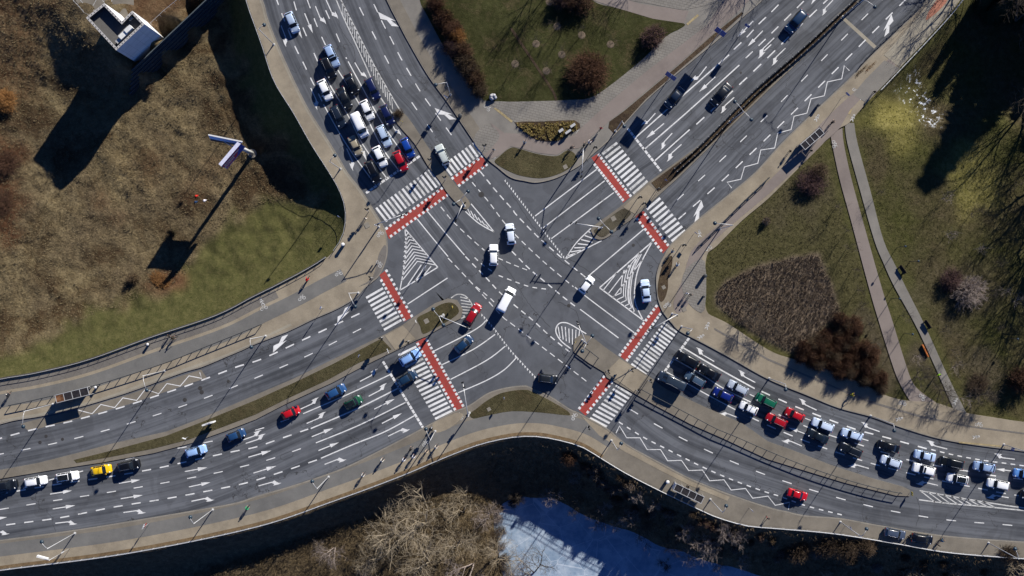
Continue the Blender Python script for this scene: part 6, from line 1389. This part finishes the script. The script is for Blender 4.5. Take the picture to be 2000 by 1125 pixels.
def bare_tree_mesh(seed, h, levels=4, lean=(0, 0), spread=.62, kids=(4, 5, 5, 4), r0=.16, twig=.016, up=.05, stems=1):
    rd = random.Random(seed); tr, cw = MB(), MB()
    def rec(p, d, L, r, lv):
        P, dd = grow(tr, cw, p, d, L, r, lv, rd, up, .10 + .04 * lv)
        if lv >= levels: return
        for k in range(kids[lv]):
            t = rd.uniform(.35, 1.0) if k else 1.0
            i = min(int(t * 3), 2); q = P[i].lerp(P[i + 1], t * 3 - i)
            ax = Vector((rd.gauss(0, 1), rd.gauss(0, 1), rd.gauss(0, .6))); ax = (ax - dd * ax.dot(dd)).normalized()
            nd = (dd * (1 - spread * rd.uniform(.5, 1.1)) + ax * spread * rd.uniform(.7, 1.2) * (0.45 if k == 0 else 1)).normalized()
            rec(q, nd, L * rd.uniform(.55, .86), max(r * (.62 if k == 0 else .45), twig), lv + 1)
    for s_ in range(stems):
        a = 2 * math.pi * s_ / max(stems, 1) + rd.random(); sp = 0 if stems == 1 else .45
        d = Vector((lean[0] + sp * math.cos(a), lean[1] + sp * math.sin(a), 1)).normalized()
        rec(Vector((.1 * sp * math.cos(a), .1 * sp * math.sin(a), -.2)), d, h * .42, r0, 0)
    return tr, cw
def tree(x, y, meshes, mats, label, rz=0, sc=1.0, group=None, name='bare_tree', z=None):
    b = WG(x, y) if z is None else W(x, y, z); r = empty(name, b, rz); r.scale = (sc,) * 3; tag(r, label, 'tree', group)
    link('trunk', meshes[0], r); link('crown', meshes[1], r)
    for o in r.children: o.material_slots[0].link = 'OBJECT'; o.material_slots[0].material = mats
    return r
def tm(*a, **k):
    t, c = bare_tree_mesh(*a, **k); return t.mesh('trunk', B_PALE, True), c.mesh('crown', B_PALE)
BIG = [tm(s_, 12.5, 4, lean=ln, spread=.55, kids=(5, 5, 4, 3), r0=.22, twig=.020, stems=2) for s_, ln in ((1, (-.35, .75)), (2, (.15, .8)), (3, (.3, .6)))]
MID = [tm(s_, 7, 3, spread=.6, kids=(5, 6, 6), r0=.10, twig=.022, stems=2) for s_ in (11, 12)]
SAP = [tm(s_, 5.5, 3, spread=.5, kids=(5, 5, 4), r0=.055, twig=.010, up=.10) for s_ in (21, 22, 23)]
SMALL = [tm(s_, 3.4, 3, spread=.6, kids=(5, 5, 5), r0=.05, twig=.018, stems=3) for s_ in (31, 32)]
for i, a in enumerate([(790, 1052, 0, B_PALE, 0, 1.0, 'largest pale bare tree fanning up over the dark bank'), (832, 1022, 1, B_PALE, .3, .95, 'pale bare tree right of the largest one, close below the parapet'), (838, 1098, 2, B_PALE, 1.0, .85, 'pale bare tree with a white trunk spot below the largest tree'),
                       (925, 1100, 1, B_GREY, 2.2, .8, 'bare tree at the left pond shore'), (745, 1092, 0, B_PALE, .5, .62, 'bare tree at the lower left of the big bare trees'), (655, 1068, 2, B_GREY, 2.8, .5, 'small bare tree furthest left in the bank thicket'),
                       (700, 1112, 1, B_PALE, 3.4, .6, 'bare tree at the bottom edge left of the big trees'), (890, 1068, 2, B_PALE, .2, .7, 'bare tree between the big ones and the pond'), (1045, 1118, 1, B_DARK, .0, .7, 'dark bare tree standing at the pond edge on the snow'), (975, 1090, 0, B_PALE, -.6, .7, 'bare tree overhanging the pond edge'), (905, 1000, 1, B_PALE, .1, .6, 'pale bare tree nearest the parapet bend above the pond'), (955, 1012, 2, B_GREY, .8, .5, 'small grey bare tree at the upper left corner of the pond')]):
    tree(a[0], a[1], BIG[a[2]], a[3], a[6], a[4], a[5], 'bare trees on the lower bank')
for a in [(1228, 1004, 0, .60, 'whitish small bare tree alone on the dark pond slope'), (1336, 1036, 1, .62, 'slim pale bare tree on the dark slope below the lamp'), (1372, 1060, 0, .95, 'fan shaped pale bare tree, biggest on the right slope'), (1412, 1036, 1, .6, 'pale bare tree right of the fan shaped one'), (1437, 1048, 0, .6, 'pale bare tree further right of the fan shaped one'),
          (1243, 968, 1, .5, 'small pale bare tree close below the parapet'), (1124, 930, 0, .45, 'grey bare bush tree on the slope at the bend of the parapet'), (1277, 988, 1, .5, 'small bare tree left of the lower shelter'), (1448, 1096, 0, .5, 'bare tree by the right pond end'), (1295, 1100, 1, .55, 'dark fallen branches standing in the pond ice', )]:
    tree(a[0], a[1], SMALL[a[2]] if a[3] < .58 else MID[a[2]], B_GREY if a[0] != 1295 else B_DARK, a[4], a[0], a[3] * (1.6 if a[3] < .58 else 1), 'small bare trees on the pond slope')
for a in [(1770, 1120, 0, .8, 'pale bare tree crown at the bottom edge below the parked cars'), (1972, 1112, 1, .9, 'pale bare tree in the bottom right corner'), (1858, 1126, 0, .7, 'pale bare tree at the bottom edge left of the corner one'), (1605, 1126, 1, .6, 'pale bare tree at the bottom edge below the olive shrubs')]:
    tree(a[0], a[1], MID[a[2]], B_PALE, a[4], a[0] * .3, a[3], 'bare trees along the bottom right edge')
for i, (x, y, s_) in enumerate([(1080, 968, .7), (1120, 985, .6), (1165, 1008, .75), (1205, 1022, .6), (1255, 1040, .8), (1310, 1062, .65), (1350, 1078, .8), (1395, 1092, .6), (1010, 966, .55), (1180, 990, .5), (1235, 1015, .6)]):
    tree(x, y, MID[i % 2], B_DARK if i % 3 else B_GREY, 'thin dark bare tree growing in the shade along the upper pond shore', i * 1.1, s_, 'bare trees along the upper pond shore')
# saplings
K1 = 'young trees on the upper lawn'; K2 = 'young trees in the right-hand park'
ring_m = grass('mulch_ring', (.09, .07, .05, 1), (.16, .125, .09, 1), (.24, .19, .14, 1), .1, 3)
for i, (x, y, l) in enumerate([(1088, 52, 'young tree with a mulch ring, upper middle of the top lawn'), (1047, 86, 'young tree with a mulch ring, left of centre on the top lawn'), (1136, 69, 'young tree with a pale mulch ring left of the oval bush'), (1097, 107, 'young tree with a mulch ring above the big round bush'), (1067, 139, 'young tree with a mulch ring left of the big round bush'), (1192, 87, 'young tree right above the big round bush'),
                       (1006, 125, 'young tree with a mulch ring nearest the worn track on the lawn'), (1073, 4, 'young tree at the top edge of the upper lawn')]):
    tree(x, y, SAP[i % 3], B_DARK, l, i * 1.3, .85, K1, 'young_tree', KZ + .03)
    b = W(x, y); o = MB().lathe([(.75, 0), (.6, .05), (.05, .08)], (0, 0, 0), 14).build('mulch_ring', ring_m); o.location = (b.x, b.y, KZ + .03); tag(o, 'mulch ring under the ' + l.replace(' with a pale mulch ring', '').replace(' with a mulch ring', ''), 'mulch ring', 'mulch rings on the upper lawn')
for i, (x, y) in enumerate([(1717, 373), (1839, 388), (1894, 420), (1901, 487), (1945, 512), (1635, 401), (1654, 451), (1846, 460), (1652, 487), (1664, 526), (1674, 566), (1682, 598), (1694, 634), (1701, 669), (1757, 616), (1784, 693), (1837, 647), (1860, 718), (1922, 780), (1877, 777), (1855, 682), (1957, 565), (1925, 570), (1978, 590), (1940, 640)]):
    side = 'left of the park paths' if x < 1702 else ('between the park paths' if x < 1790 and y > 560 else 'right of the park paths'); hgt = 'upper' if y < 470 else ('middle' if y < 620 else 'lower')
    tree(x, y, SAP[i % 3], (B_DARK, B_GREY)[i % 2] if x > 1720 else B_DARK, 'thin bare young tree %s, %s part of the park' % (side, hgt), i * .9, .78 + .1 * (i % 3), K2 + ' %s %s' % (hgt, side), 'young_tree')
for i, (x, y, l) in enumerate([(1500, 640, 'bare street tree at the edge of the stubble bed whose shadow crosses the right pavement'), (1462, 610, 'bare street tree on the stubble bed left of the hedge wedge'), (1835, 762, 'bare tree beside the foot of the grey park path'), (1908, 772, 'bare tree in the brown undergrowth at the right'), (1790, 735, 'bare tree in the strip between the two park paths near their foot')]):
    tree(x, y, MID[i % 2], B_DARK, l, i, .8, 'bare trees along the right pavement')
# trees past the top edge whose shadows fall on the lawn and verge
for i, (x, y) in enumerate([(1100, -60), (1190, -70), (1260, -60), (1060, -40), (1480, -150), (1930, -30), (1985, 40), (2040, 110), (1900, -60), (2020, 190), (2045, 300), (2030, 420), (2060, 120), (2090, 240), (2040, 360), (2085, 420), (2020, 500), (2060, 560), (2110, 320)]):
    tree(x, y, BIG[i % 3] if i > 3 else SAP[i % 3], B_DARK, 'bare tall tree beyond the top edge behind the upper lawn' if i < 4 else 'bare tall tree beyond the upper right edge', i, 1.0 if i > 3 else 2.1, 'trees beyond the top edge', 'bare_tree', 0.0)

# ---- shrubs
def shrub_mesh(seed, R, Hh, nst, ntw, nleaf, tw=.012, lsz=.09, flatk=1.0):
    rd = random.Random(seed); st, lf = MB(), MB(); lobes = [(rd.uniform(0, 6.28), rd.uniform(.72, 1.15)) for _ in range(7)]
    def rad(a): return R * (0.86 + .14 * sum(math.cos(a - q) * (w_ - .9) * 2 for q, w_ in lobes))
    tips = []
    for i in range(nst):
        a = rd.uniform(0, 6.283); e = math.acos(rd.uniform(0.05, 1)); rr_ = rad(a) * rd.choice((rd.uniform(.6, 1.0), rd.uniform(.8, 1.22)))
        tip = Vector((math.cos(a) * math.sin(e) * rr_, math.sin(a) * math.sin(e) * rr_, math.cos(e) ** flatk * Hh * rd.uniform(.75, 1.08) + .1))
        b0 = Vector((tip.x * .25 + rd.gauss(0, R * .1), tip.y * .25 + rd.gauss(0, R * .1), -.1)); m1 = b0.lerp(tip, .5) + Vector((rd.gauss(0, .1 * R), rd.gauss(0, .1 * R), .12 * Hh))
        st.tube([b0, m1, tip], [tw * 2, tw * 1.4, tw * .5], 3, cap=False); tips.append((m1, tip))
        for k in range(ntw):
            t = rd.uniform(.15, 1); q = m1.lerp(tip, t); d = (tip - m1).normalized() + Vector((rd.gauss(0, .7), rd.gauss(0, .7), rd.gauss(.15, .5)))
            st.tube([q, q + d.normalized() * rd.uniform(.25, .6) * min(R, 1.6) * .5], [tw * .9, tw * .4], 3, cap=False)
    for i in range(nleaf):
        m1, tip = rd.choice(tips); q = m1.lerp(tip, rd.uniform(-.2, 1.08)) + Vector((rd.gauss(0, .12 * R ** .5), rd.gauss(0, .12 * R ** .5), rd.gauss(0, .1)))
        s_ = lsz * rd.uniform(.6, 1.5); u = Vector((rd.gauss(0, 1), rd.gauss(0, 1), rd.gauss(0, .8))).normalized(); v = u.cross(Vector((rd.gauss(0, 1), rd.gauss(0, 1), rd.gauss(0, 1)))).normalized()
        lf.add([q - u * s_, q + v * s_ * .5, q + u * s_, q - v * s_ * .5], [(0, 1, 2, 3)])
    return st.mesh('stems', T_BRN), lf.mesh('leaves', L_BRN)
SH = {'big': [shrub_mesh(1, 5.0, 3.6, 1100, 9, 5200, .014, .085, .8)], 'mid': [shrub_mesh(s_, 2.4, 2.4, 420, 8, 1500, .012, .075) for s_ in (2, 3, 4)], 'open': [shrub_mesh(s_, 2.4, 2.2, 420, 6, 250, .012, .07) for s_ in (5, 6)], 'small': [shrub_mesh(s_, 1.0, 1.2, 130, 4, 500, .010, .07) for s_ in (7, 8)]}
def shrub(x, y, kind, mt, ml, label, sc=(1, 1, 1), rz=None, group=None, z=None, name='shrub', cat='shrub'):
    ms = SH[kind]; me_ = ms[int(x * 7 + y) % len(ms)]; b = WG(x, y) if z is None else W(x, y, z)
    r = empty(name, b, (x * .37 + y * .11) if rz is None else rz); r.scale = sc if isinstance(sc, tuple) else (sc,) * 3; tag(r, label, cat, group)
    for nm, me, m in (('stems', me_[0], mt), ('leaves', me_[1], ml)):
        o = link(nm, me, r); o.material_slots[0].link = 'OBJECT'; o.material_slots[0].material = m
ZL = KZ + .03
shrub(1150, 142, 'big', T_RED, L_RED, 'biggest round rust-brown bush on the upper lawn', 1.0, None, None, ZL)
shrub(1273, 74, 'mid', T_PURP, L_BRN, 'oval brown bush on the upper lawn beside the slab path', (1.35, 1.05, 1.25), .8, None, ZL)
shrub(1128, 8, 'mid', T_RED, L_BRN, 'brown bush at the top edge of the upper lawn, right', (1.6, 1.0, 1.2), -.3, None, ZL); shrub(1098, 0, 'mid', T_PURP, L_BRN, 'brown bush at the top edge of the upper lawn, left', (1.2, .9, 1.2), .2, None, ZL)
for i, (x, y, s_, l, mt, ml) in enumerate([(851, 12, .95, 'top', T_RED, L_RED), (866, 38, 1.05, 'second from the top', T_RED, L_RED), (884, 62, 1.0, 'third from the top', T_RED, L_RED), (893, 72, .9, 'orange tinted', T_OR, L_OR), (884, 96, .95, 'mid-row left', T_PURP, L_BRN), (903, 100, .95, 'mid-row right', T_RED, L_BRN), (908, 122, 1.05, 'fourth from the bottom', T_BRN, L_BRN), (919, 140, 1.05, 'third from the bottom', T_BRN, L_BRN), (928, 158, 1.0, 'second from the bottom', T_RED, L_BRN), (937, 177, .85, 'bottom', T_BRN, L_BRN)]):
    shrub(x, y, 'mid', mt, ml, l + ' shrub of the row along the upper left road', (s_, s_, s_ * 1.25), None, 'shrubs in the row along the upper road', ZL)
shrub(779, 222, 'open', T_BRN, L_BRN, 'round bare twiggy bush at the head of the upper left island', .48, None, None, KZ)
wedge = [(1548, 694), (1580, 672), (1612, 645), (1630, 618), (1668, 614), (1678, 650), (1700, 690), (1722, 740), (1733, 770), (1690, 752), (1640, 730), (1590, 712)]
pts = []; rd = random.Random(5)
for gx_ in range(1548, 1738, 17):
    for gy_2 in range(612, 778, 16):
        x, y = gx_ + rd.uniform(-5, 5), gy_2 + rd.uniform(-5, 5)
        if inpoly(wedge, np.array([x]), np.array([y]))[0]: pts.append((x, y))
for i, (x, y) in enumerate(pts):
    shrub(x, y, 'mid', (T_RED, T_RED, T_BRN)[i % 3], (L_RED, L_RED, L_BRN)[i % 3 if i % 5 else 1], 'rust-brown shrub within the dense hedge wedge on the right', (.70 + .16 * rd.random(), .72 + .14 * rd.random(), .85 + .4 * rd.random()), None, 'shrubs of the dense hedge wedge')
for a in [(1582, 360, 'open', T_PURP, L_BRN, 'sprawling purplish bare bush in the triangular lawn corner', (1.5, 1.3, 1.0)), (1600, 335, 'open', T_BRN, L_BRN, 'bare bush at the upper tip of the triangular lawn', (.9, .8, .8)), (1888, 568, 'open', B_GREY, L_BRN, 'large pale grey bare bush in the right park', (1.7, 1.5, 1.4)), (1855, 548, 'open', T_PURP, L_BRN, 'purplish bare bush left of the pale grey one', (1.2, 1.2, 1.0)),
          (1990, 742, 'mid', T_RED, L_RED, 'reddish round bush at the right picture edge', (1.3, 1.4, 1.4)), (1910, 750, 'open', T_BRN, L_BRN, 'low brown bush near the foot of the grey path', (1.1, 1.0, .6)), (1496, 432, 'small', B_GREY, L_BRN, 'small white-grey bare bush on the triangular lawn edge', (1.0, 1.0, 1.2)),
          (1112, 893, 'open', T_RED, L_RED, 'reddish bare bush on the bank below the parapet bend', (.9, .9, 1.0)), (12, 198, 'mid', T_OR, L_OR, 'orange bush at the left picture edge', (1.2, 1.2, 1.0)), (12, 320, 'open', T_RED, L_RED, 'reddish brown bush at the left picture edge below the orange one', (1.2, 1.6, .6)), (8, 400, 'open', T_RED, L_BRN, 'low reddish bush at the left edge, lowest', (1.1, 1.4, .5)),
          (318, 552, 'mid', T_OR, L_RED, 'low rusty brown bush patch in the billboard shadow', (1.5, .8, .35)), (262, 545, 'small', T_BRN, L_BRN, 'small brown cone bush left of the billboard shadow', (1.5, 1.5, 1.9)), (338, 455, 'small', T_BRN, L_GRN, 'small dark upright bush beside the top of the billboard shadow', (.9, .9, 2.4)), (293, 170, 'small', T_BRN, L_BRN, 'dark twiggy patch below the steps', (1.3, 1.0, .6)),
          (1560, 1074, 'open', T_BRN, L_BRN, 'sunlit brown bush below the lower parapet left of the parked cars', (1.4, 1.2, 1.6)), (1612, 1066, 'open', T_BRN, L_BRN, 'brown bush in the middle below the lower parapet', (1.3, 1.2, 1.5)), (1655, 1070, 'open', T_BRN, L_BRN, 'sunlit brown bush right in the clump below the parapet', (1.5, 1.2, 1.6)), (1690, 1065, 'open', T_BRN, L_BRN, 'brown bush just left below the parked grey estate', (1.0, 1.0, 1.4)),
          (1665, 1095, 'small', T_BRN, L_BRN, 'small shrub low on the slope below the clump', (1.2, 1.2, 1.2)), (1698, 132, 'small', T_OR, L_BRN, 'straw growth at the end of the bridge footway', (2.2, .55, .3), .8), (1680, 140, 'small', T_BRN, L_BRN, 'dark twigs under the bridge guard railing end', (2.4, .5, .35), .8), (1965, 1080, 'open', T_BRN, L_BRN, 'sparse bush below the parapet near the right edge', (1.0, .9, 1.0))]:
    shrub(*a)
for i, (x, y) in enumerate([(974, 992), (968, 1012), (972, 1034), (966, 1050), (976, 1066), (978, 1088), (984, 1106), (990, 1122), (992, 982), (1008, 974)]):
    shrub(x + (i % 3) * 4, y, 'open', (T_BRN, B_GREY, T_BRN)[i % 3], L_BRN, 'straggling brown scrub on the left shore of the frozen pond', (.5 + .12 * (i % 4), .6, .5), None, 'scrub on the left pond shore')
rd = random.Random(9)
for i in range(46):
    x = rd.uniform(1130, 1520); off = rd.uniform(14, 62); base = [p for p in RAIL_Ss if p[0] >= x][0][1]
    shrub(x, base + off, 'small' if i % 3 else 'open', (T_BRN, T_PURP, B_GREY)[i % 3], L_BRN, 'low twiggy shrub in the shaded bank below the parapet', (.9 + .5 * rd.random(),) * 3 if i % 3 else (.45,) * 3, None, 'low shrubs in the shaded bank')
for i in range(26):
    x = rd.uniform(1500, 2040); off = rd.uniform(20, 70); base = [p for p in RAIL_Ss if p[0] >= x][0][1]
    shrub(x, base + off, 'small' if i % 2 else 'open', (T_BRN, T_BRN, B_GREY)[i % 3], L_BRN, 'twiggy shrub on the slope below the right parapet', (1.0 + .5 * rd.random(),) * 3 if i % 2 else (.55,) * 3, None, 'shrubs on the slope below the right parapet')

# ---- stuff: grass tufts, thicket, stubble, ornamental grass
def tufts(name, P, Zs, hgt, blades, mat, label, wid=.05, splay=.6, seed=1):
    g = np.random.default_rng(seed); n = len(P); k = n * blades
    base = np.repeat(np.c_[P, Zs], blades, 0); a = g.uniform(0, 2 * np.pi, k); s_ = g.uniform(.2, 1, k) * splay; h_ = hgt * g.uniform(.5, 1.2, k)
    base = base + np.c_[g.normal(0, wid * 1.6, (k, 2)), np.zeros(k)]
    tip = base + np.c_[np.cos(a) * s_ * h_, np.sin(a) * s_ * h_, h_]; sd = np.c_[-np.sin(a), np.cos(a), np.zeros(k)] * wid
    V = np.stack([base - sd, base + sd, tip], 1).reshape(-1, 3)
    me = bpy.data.meshes.new(name); me.vertices.add(3 * k); me.vertices.foreach_set('co', V.reshape(-1).astype(np.float32)); me.loops.add(3 * k); me.loops.foreach_set('vertex_index', np.arange(3 * k, dtype=np.int32))
    me.polygons.add(k); me.polygons.foreach_set('loop_start', np.arange(0, 3 * k, 3, dtype=np.int32)); me.polygons.foreach_set('loop_total', np.full(k, 3, np.int32)); me.update(calc_edges=True); me.materials.append(mat)
    o = link(name, me); o['kind'] = 'stuff'; o['label'] = label; o['category'] = 'grass' if 'grass' in name else 'undergrowth'; return o
def scatter(poly, n, seed, clump=0.0, z=None, strict=True):
    g = np.random.default_rng(seed); xs = [p[0] for p in poly]; ys = [p[1] for p in poly]; out = []
    q = np.c_[g.uniform(min(xs), max(xs), n), g.uniform(min(ys), max(ys), n)]
    q = q[inpoly(poly, q[:, 0], q[:, 1])]
    P = np.array([tuple(WG(*c)) if z is None else tuple(W(c[0], c[1], z)) for c in q]); return P
field = [(-60, -40), (140, 0), (200, 110), (250, 200), (300, 160), (395, 60), (420, 130), (480, 290), (560, 385), (640, 400), (560, 392), (480, 405), (430, 442), (388, 480), (370, 528), (330, 562), (250, 592), (110, 642), (0, 705), (-60, 720)]
t_straw = bark('dry_tussock_straw', (.10, .076, .042, 1), (.27, .215, .125, 1)); t_brn = bark('brown_undergrowth', (.055, .040, .024, 1), (.20, .15, .085, 1)); t_stub = bark('dead_stalks', (.09, .066, .047, 1), (.32, .26, .195, 1)); t_grn = bark('short_grass_blades', (.035, .040, .014, 1), (.10, .095, .036, 1))
P = scatter(field, 30000, 1); tufts('dry_grass', P[:, :2], P[:, 2] - .02, .32, 5, t_straw, 'dry straw coloured tussock grass of the field', .035, .9, 2)
bank = [(380, 1120), (480, 1085), (640, 1030), (720, 1010), (860, 968), (930, 960), (975, 985), (968, 1060), (985, 1140), (380, 1160)]
P = scatter(bank, 9000, 3); tufts('undergrowth', P[:, :2], P[:, 2] - .02, .8, 6, t_brn, 'brown dead undergrowth below the big bare trees', .03, 1.0, 4)
bed = [(1400, 572), (1415, 552), (1475, 522), (1560, 500), (1598, 497), (1620, 545), (1640, 608), (1590, 655), (1545, 688), (1440, 630), (1402, 595)]
P = scatter([(1150, 885), (1225, 930), (1300, 968), (1400, 1014), (1500, 1036), (1625, 1046), (1750, 1066), (1850, 1083), (2040, 1098), (2040, 1180), (1540, 1160), (1440, 1100), (1290, 1056), (1190, 1018), (1110, 980), (1010, 968), (960, 960), (930, 945), (960, 880), (1040, 862), (1100, 868)], 12000, 21); tufts('undergrowth', P[:, :2], P[:, 2] - .02, .75, 6, bark('bank_scrub_twigs', (.07, .05, .032, 1), (.24, .18, .11, 1)), 'brown scrub and dead stalks on the shaded bank above the pond', .03, 1.0, 22)
P = scatter(bed, 9000, 5); tufts('dead_flower_stubble', P[:, :2], P[:, 2] - .02, .5, 6, t_stub, 'brown dead flower stalks filling the large wedge bed', .03, .5, 6)
fb = [(1008, 241), (1060, 240), (1121, 237), (1131, 250), (1106, 264), (1087, 274), (1050, 272), (1028, 259)]
P = scatter(fb, 330, 7, z=KZ + .05); tufts('ornamental_grass', P[:, :2], P[:, 2], .55, 34, L_YEL, 'yellow ornamental grass clumps in the flower bed', .035, .8, 8)
P = scatter([(1700, 200), (1990, 250), (1990, 820), (1890, 805), (1850, 700), (1770, 520), (1706, 400), (1680, 260)], 9000, 9); tufts('park_grass', P[:, :2], P[:, 2] - .02, .16, 5, t_grn, 'short grass of the right park', .035, .8, 10)
P = scatter([(-40, 730), (100, 645), (250, 595), (390, 485), (480, 408), (640, 405), (660, 470), (610, 515), (425, 612), (175, 700)], 9000, 11); tufts('short_grass', P[:, :2], P[:, 2] - .02, .12, 5, t_grn, 'short green grass of the strip above the left guard wall', .03, .8, 12)
P = scatter([(1386, 500), (1500, 390), (1605, 295), (1640, 400), (1690, 560), (1730, 730), (1640, 610), (1600, 495), (1475, 520), (1400, 565)], 6000, 13); tufts('rough_grass', P[:, :2], P[:, 2] - .02, .2, 5, bark('rough_grass_blades', (.035, .034, .016, 1), (.12, .10, .05, 1)), 'rough olive brown grass of the triangular lawn', .035, .9, 14)

# ---- unseen conifers added beyond the upper right edge to throw long shadows into the park
def conifer_mesh(seed, h, r):
    rd = random.Random(seed); lf = MB(); tr = MB().tube([(0, 0, -.3), (0, 0, h * .6), (0, 0, h)], [.28, .16, .03], 7)
    for i in range(2600):
        z = h * (.08 + .92 * rd.random() ** 1.25); rr_ = r * (1 - z / h) * rd.uniform(.25, 1.0) + .1; a = rd.uniform(0, 6.283); q = Vector((math.cos(a) * rr_, math.sin(a) * rr_, z - rr_ * .25)); o_ = Vector((math.cos(a), math.sin(a), -.35)); sd = Vector((-math.sin(a), math.cos(a), 0)) * rd.uniform(.12, .3)
        lf.add([q - sd, q + sd, q + o_ * rd.uniform(.5, 1.0)], [(0, 1, 2)])
    return tr.mesh('trunk', B_DARK), lf.mesh('crown', L_GRN)
CON = [conifer_mesh(1, 15, 4.2), conifer_mesh(2, 13, 3.8)]
for i, (x, y, s_) in enumerate([(2150, 60, 1.1), (2120, 130, 1.0), (2190, 130, 1.15), (2160, 200, 1.0), (2230, 230, 1.2), (2110, 215, .8), (2200, 300, 1.0), (2260, 320, 1.1), (2150, 345, .9), (2230, 400, 1.0), (2153, -145, 2.2)] + [(1985 + (k % 9) * 34 + (k * 37) % 19, -190 + (k // 9) * 62 + (k * 53) % 29, .85 + .35 * ((k * 29) % 10) / 10) for k in range(36) if 1985 + (k % 9) * 34 > 1925 + .66 * max(0, 190 - (k // 9) * 62)] + [(1938, -20, .62), (1960, -52, .7), (1985, -85, .7), (2008, -120, .75), (1950, 20, .6), (1925, 5, .45), (1980, -40, .8)]):  # tallest one is added and widened to cast the tongue-shaped shadow
    b = W(x, y, 0); b.z = gz(b.x, b.y); r = empty('conifer', b, i); r.scale = (s_ * (1.35 if s_ > 2 else 1), s_ * (1.35 if s_ > 2 else 1), s_); tag(r, 'unseen dark conifer added beyond the right edge to shade the park', 'tree', 'unseen conifers added to shade the park'); link('trunk', CON[i % 2][0], r); link('crown', CON[i % 2][1], r)
def block(x0, y0, x1, y1, h, label, rot=.05):
    a, b = W(x0, y0), W(x1, y1); c_ = (a + b) / 2; sx, sy = abs(b.x - a.x), abs(b.y - a.y); r = empty('apartment_block', (c_.x, c_.y, -1), rot); tag(r, label, 'building')
    MB().box((0, 0, h / 2), (sx, sy, h)).build('wall', WALLM, r); MB().box((0, 0, h + .15), (sx + .4, sy + .4, .3)).build('roof', flat('roof_felt', (.16, .15, .14, 1)), r)
    for fl in range(int(h / 3)):
        for k in range(int(sx / 4)):
            f_ = MB().box((-sx / 2 + 2 + k * 4, -sy / 2 - .03, 1.7 + fl * 3), (1.6, .10, 1.5)).build('window', wht, r); MB().box((-sx / 2 + 2 + k * 4, -sy / 2 - .09, 1.7 + fl * 3), (1.4, .04, 1.3)).build('pane', GLASS, f_)
pass
# ---------------------------------------------------------------- light, sky, camera
sc = bpy.context.scene
w_ = bpy.data.worlds.new('World'); sc.world = w_; w_.use_nodes = True; nt = w_.node_tree
sky = nt.nodes.new('ShaderNodeTexSky'); sky.sky_type = 'NISHITA'; sky.sun_disc = False; sky.sun_elevation = SUN_EL; sky.sun_rotation = math.atan2(SUN_H.x, SUN_H.y)
sky.altitude = 1500; sky.air_density = 0.3; sky.dust_density = 0.0; sky.ozone_density = 10.0
nt.links.new(sky.outputs[0], nt.nodes['Background'].inputs[0]); nt.nodes['Background'].inputs[1].default_value = 0.125
sd = bpy.data.lights.new('sun', 'SUN'); sd.energy = 5.0; sd.angle = math.radians(.53); sd.color = (1.0, .95, .87)
so = bpy.data.objects.new('sun', sd); C.objects.link(so)
dv = Vector((-SUN_H.x * math.cos(SUN_EL), -SUN_H.y * math.cos(SUN_EL), -math.sin(SUN_EL))); so.rotation_euler = dv.to_track_quat('-Z', 'Y').to_euler(); so.location = (60, 90, 80)
cd = bpy.data.cameras.new('camera'); cd.sensor_width = 36; cd.lens = 36; cd.clip_start = 1; cd.clip_end = 8000
co = bpy.data.objects.new('camera', cd); C.objects.link(co); co.location = (0, 0, H); co.rotation_euler = (0, 0, 0); sc.camera = co
sc.view_settings.view_transform = 'Standard'; sc.view_settings.look = 'None'; sc.view_settings.exposure = 0.75; sc.view_settings.gamma = 1.0
sc.render.engine = 'CYCLES'; sc.cycles.max_bounces = 5
